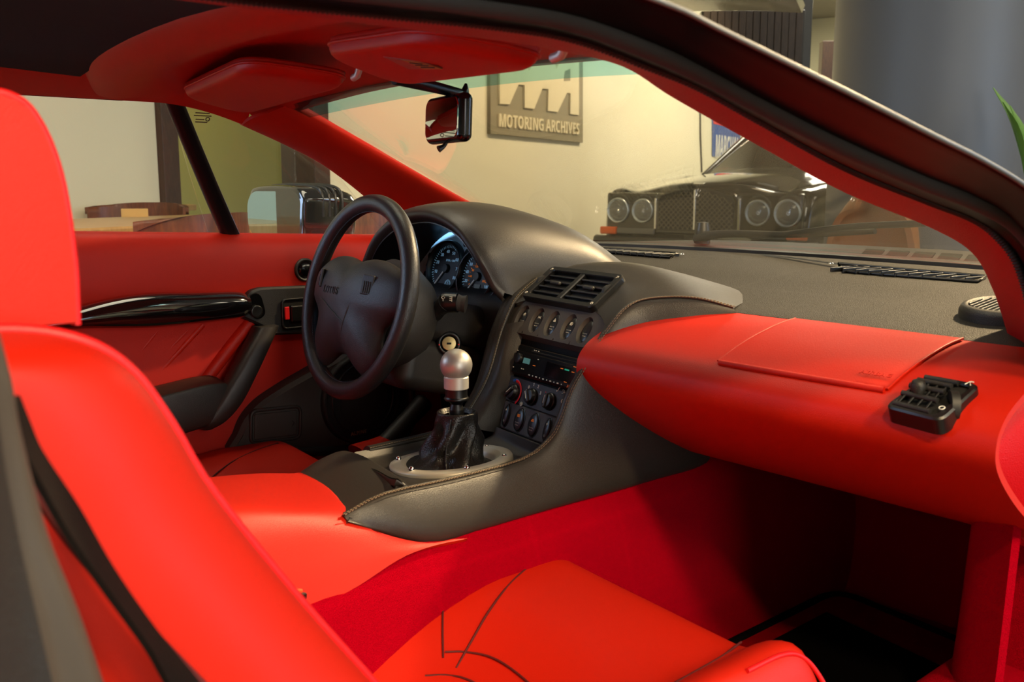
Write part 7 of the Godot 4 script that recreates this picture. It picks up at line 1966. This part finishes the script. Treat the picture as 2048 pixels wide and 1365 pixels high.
# ------------------------------------------------------------------ black saloon behind the windscreen
func build_black_saloon() -> void:
	var z := Vector3(0.212, 0, 0.977).normalized()
	var x := Vector3.UP.cross(z).normalized()
	var at := floor_at(Vector3(-3.6047, 0.6892, -5.0381))
	var t := thing("black_saloon", at, "old glossy black saloon with mesh grille and four round headlamps", "car")
	t.transform = Transform3D(x, Vector3.UP, z, at)
	# body: sections across the car from nose to tail (z backwards is negative)
	var rows := []
	for q in [[0.02, 0.80, 0.50, 0.0], [-0.05, 0.855, 0.80, 0.02], [-0.2, 0.895, 0.865, 0.035], [-0.6, 0.92, 0.91, 0.045], [-1.2, 0.94, 0.95, 0.045], [-1.45, 0.945, 0.965, 0.04], [-2.5, 0.95, 0.95, 0.0], [-4.2, 0.93, 0.93, 0.0], [-4.9, 0.88, 0.85, 0.0], [-5.0, 0.86, 0.5, 0.0]]:
		var w: float = q[1]
		var h: float = q[2]
		var c: float = q[3]
		rows.append([Vector3(-w * 0.97, 0.22, q[0]), Vector3(-w, 0.45, q[0]), Vector3(-w, h - 0.13, q[0]), Vector3(-w * 0.97, h - 0.035, q[0]), Vector3(-w * 0.86, h, q[0]), Vector3(-w * 0.68, h - 0.025, q[0]), Vector3(-w * 0.34, h + c, q[0]), Vector3(0, h + c * 1.35, q[0]), Vector3(w * 0.34, h + c, q[0]), Vector3(w * 0.68, h - 0.025, q[0]), Vector3(w * 0.86, h, q[0]), Vector3(w * 0.97, h - 0.035, q[0]), Vector3(w, h - 0.13, q[0]), Vector3(w, 0.45, q[0]), Vector3(w * 0.97, 0.22, q[0])])
	local_part(t, "body_shell", slab(rows, 4, 3, -0.01), mats.gloss_black)
	var face := [Vector3(-0.80, 0.50, 0.0), Vector3(-0.82, 0.68, 0.0), Vector3(-0.80, 0.79, -0.01), Vector3(-0.40, 0.80, 0.0), Vector3(0.40, 0.80, 0.0), Vector3(0.80, 0.79, -0.01), Vector3(0.82, 0.68, 0.0), Vector3(0.80, 0.50, 0.0)]
	local_part(t, "front_panel", rbox(Vector3(1.62, 0.32, 0.06), 0.02, Transform3D(Basis(), Vector3(0, 0.655, 0.0))), mats.gloss_black)
	# grille
	var gr := [[-0.33, 0.53], [-0.34, 0.76], [-0.31, 0.805], [-0.18, 0.845], [0.0, 0.862], [0.18, 0.845], [0.31, 0.805], [0.34, 0.76], [0.33, 0.53]]
	var gp := []
	for q in gr:
		gp.append(Vector3(q[0], q[1], 0.075))
	local_part(t, "grille_shell", plate(gp, 0.12, 0.008, null, Vector3.BACK), mats.gloss_black)
	gp = []
	for q in gr:
		gp.append(Vector3(q[0] * 0.93, 0.54 + (q[1] - 0.53) * 0.92, 0.079))
	local_part(t, "grille_backing", plate(gp, 0.01, 0.0, null, Vector3.BACK), mats.grille_dark)
	var s := Acc.new()
	for dir in [-1, 1]:
		for i in range(-16, 17):
			var pts := []
			for k in 15:
				var yy := 0.545 + k * 0.02
				var xx: float = i * 0.04 + dir * (yy - 0.69)
				var top: float = 0.54 + (0.862 - 0.53 - 0.11 * pow(absf(xx) / 0.31, 2.0)) * 0.9
				if absf(xx) < 0.305 and yy < top:
					pts.append(Vector3(xx, yy, 0.083))
			if pts.size() > 1:
				tube([pts[0], pts[pts.size() - 1]], 0.0042, 5, false, s)
	var mesh_part := local_part(t, "grille_mesh", s.mesh(), mats.grille_wire)
	mesh_part.set_meta("kind", "stuff")
	local_part(t, "grille_bar", rbox(Vector3(0.018, 0.30, 0.014), 0.004, Transform3D(Basis(), Vector3(0, 0.69, 0.09))), mats.chrome)
	for sx in [-1, 1]:
		local_part(t, "side_strip", rbox(Vector3(0.022, 0.24, 0.02), 0.006, Transform3D(Basis(), Vector3(sx * 0.345, 0.655, 0.06))), mats.chrome)
		for q in [[0.475, 0.085], [0.70, 0.090]]:
			var hx := Transform3D(Vector3.RIGHT, Vector3.BACK, Vector3.DOWN, Vector3(sx * q[0], 0.675, 0.028))
			var lamp := local_part(t, "headlamp", lathe_smooth([Vector2(q[1] * 1.12, -0.01), Vector2(q[1] * 1.12, 0.012), Vector2(q[1] * 1.04, 0.02), Vector2(q[1], 0.014), Vector2(q[1] * 0.9, -0.005), Vector2(q[1] * 0.5, -0.02), Vector2(0.001, -0.028)], 32, hx), mats.reflector)
			local_part(lamp, "headlamp_glass", lathe_smooth([Vector2(q[1], 0.012), Vector2(q[1] * 0.7, 0.024), Vector2(q[1] * 0.35, 0.030), Vector2(0.001, 0.032)], 32, hx), mats.lamp_glass)
			local_part(lamp, "headlamp_bulb", lathe_smooth([Vector2(0.001, -0.02), Vector2(0.018, -0.015), Vector2(0.02, 0.0), Vector2(0.001, 0.012)], 16, hx), mats.chrome)
		local_part(t, "indicator", rbox(Vector3(0.15, 0.06, 0.04), 0.012, Transform3D(Basis(), Vector3(sx * 0.78, 0.515, 0.04))), mats.indicator_orange)
		local_part(t, "lower_grille", rbox(Vector3(0.34, 0.05, 0.02), 0.01, Transform3D(Basis(), Vector3(sx * 0.53, 0.515, 0.045))), mats.grey_metal)
		local_part(t, "wheel", lathe_smooth([Vector2(0.001, -0.11), Vector2(0.26, -0.11), Vector2(0.33, -0.09), Vector2(0.34, 0.0), Vector2(0.33, 0.09), Vector2(0.26, 0.11), Vector2(0.2, 0.09), Vector2(0.001, 0.1)], 32, Transform3D(Vector3.UP, Vector3.RIGHT * sx, Vector3.FORWARD * sx * -1.0, Vector3(sx * 0.80, 0.34, -0.85))), mats.rubber)
		local_part(t, "wheel", lathe_smooth([Vector2(0.001, -0.11), Vector2(0.26, -0.11), Vector2(0.33, -0.09), Vector2(0.34, 0.0), Vector2(0.33, 0.09), Vector2(0.26, 0.11), Vector2(0.2, 0.09), Vector2(0.001, 0.1)], 32, Transform3D(Vector3.UP, Vector3.RIGHT * sx, Vector3.FORWARD * sx * -1.0, Vector3(sx * 0.80, 0.34, -3.9))), mats.rubber)
	var bump := []
	for xx in [-0.92, -0.86, -0.6, 0.0, 0.6, 0.86, 0.92]:
		var zz: float = 0.10 - 0.10 * pow(absf(xx) / 0.92, 4.0)
		bump.append([Vector3(xx, 0.475, zz), Vector3(xx * 1.01, 0.455, zz + 0.03), Vector3(xx * 1.01, 0.38, zz + 0.035), Vector3(xx, 0.33, zz)])
	local_part(t, "bumper", slab(bump, 4, 3, -0.05), mats.satin_black)
	# cabin
	var glass_rows := [[Vector3(-0.66, 0.97, -1.45), Vector3(-0.58, 1.2, -1.85), Vector3(-0.52, 1.36, -2.15)], [Vector3(0, 1.0, -1.36), Vector3(0, 1.23, -1.78), Vector3(0, 1.39, -2.08)], [Vector3(0.66, 0.97, -1.45), Vector3(0.58, 1.2, -1.85), Vector3(0.52, 1.36, -2.15)]]
	local_part(t, "windscreen", slab(glass_rows, 5, 4, 0.006), mats.dark_glass)
	for sx in [-1, 1]:
		local_part(t, "pillar", tube([Vector3(sx * 0.68, 0.96, -1.45), Vector3(sx * 0.60, 1.2, -1.85), Vector3(sx * 0.54, 1.37, -2.15)], 0.03, 8), mats.gloss_black)
		local_part(t, "side_glass", slab([[Vector3(sx * 0.72, 0.96, -1.55), Vector3(sx * 0.57, 1.36, -2.2)], [Vector3(sx * 0.74, 0.96, -2.8), Vector3(sx * 0.58, 1.38, -2.8)], [Vector3(sx * 0.72, 0.96, -3.9), Vector3(sx * 0.56, 1.34, -3.4)]], 3, 3, 0.01), mats.dark_glass)
	var roof := []
	for xx in [-0.57, -0.3, 0.0, 0.3, 0.57]:
		var yy: float = 1.40 - 0.06 * pow(absf(xx) / 0.57, 2.0)
		roof.append([Vector3(xx, yy - 0.02, -2.1), Vector3(xx, yy + 0.01, -2.5), Vector3(xx, yy, -3.2), Vector3(xx * 1.05, yy - 0.1, -3.7), Vector3(xx * 1.2, 0.96, -4.3)])
	local_part(t, "roof", slab(roof, 4, 4, 0.02), mats.gloss_black)
	local_part(t, "bonnet_badge", rbox(Vector3(0.09, 0.008, 0.03), 0.003, Transform3D(Basis(Vector3.RIGHT, 0.2), Vector3(0, 0.885, 0.03))), mats.chrome)
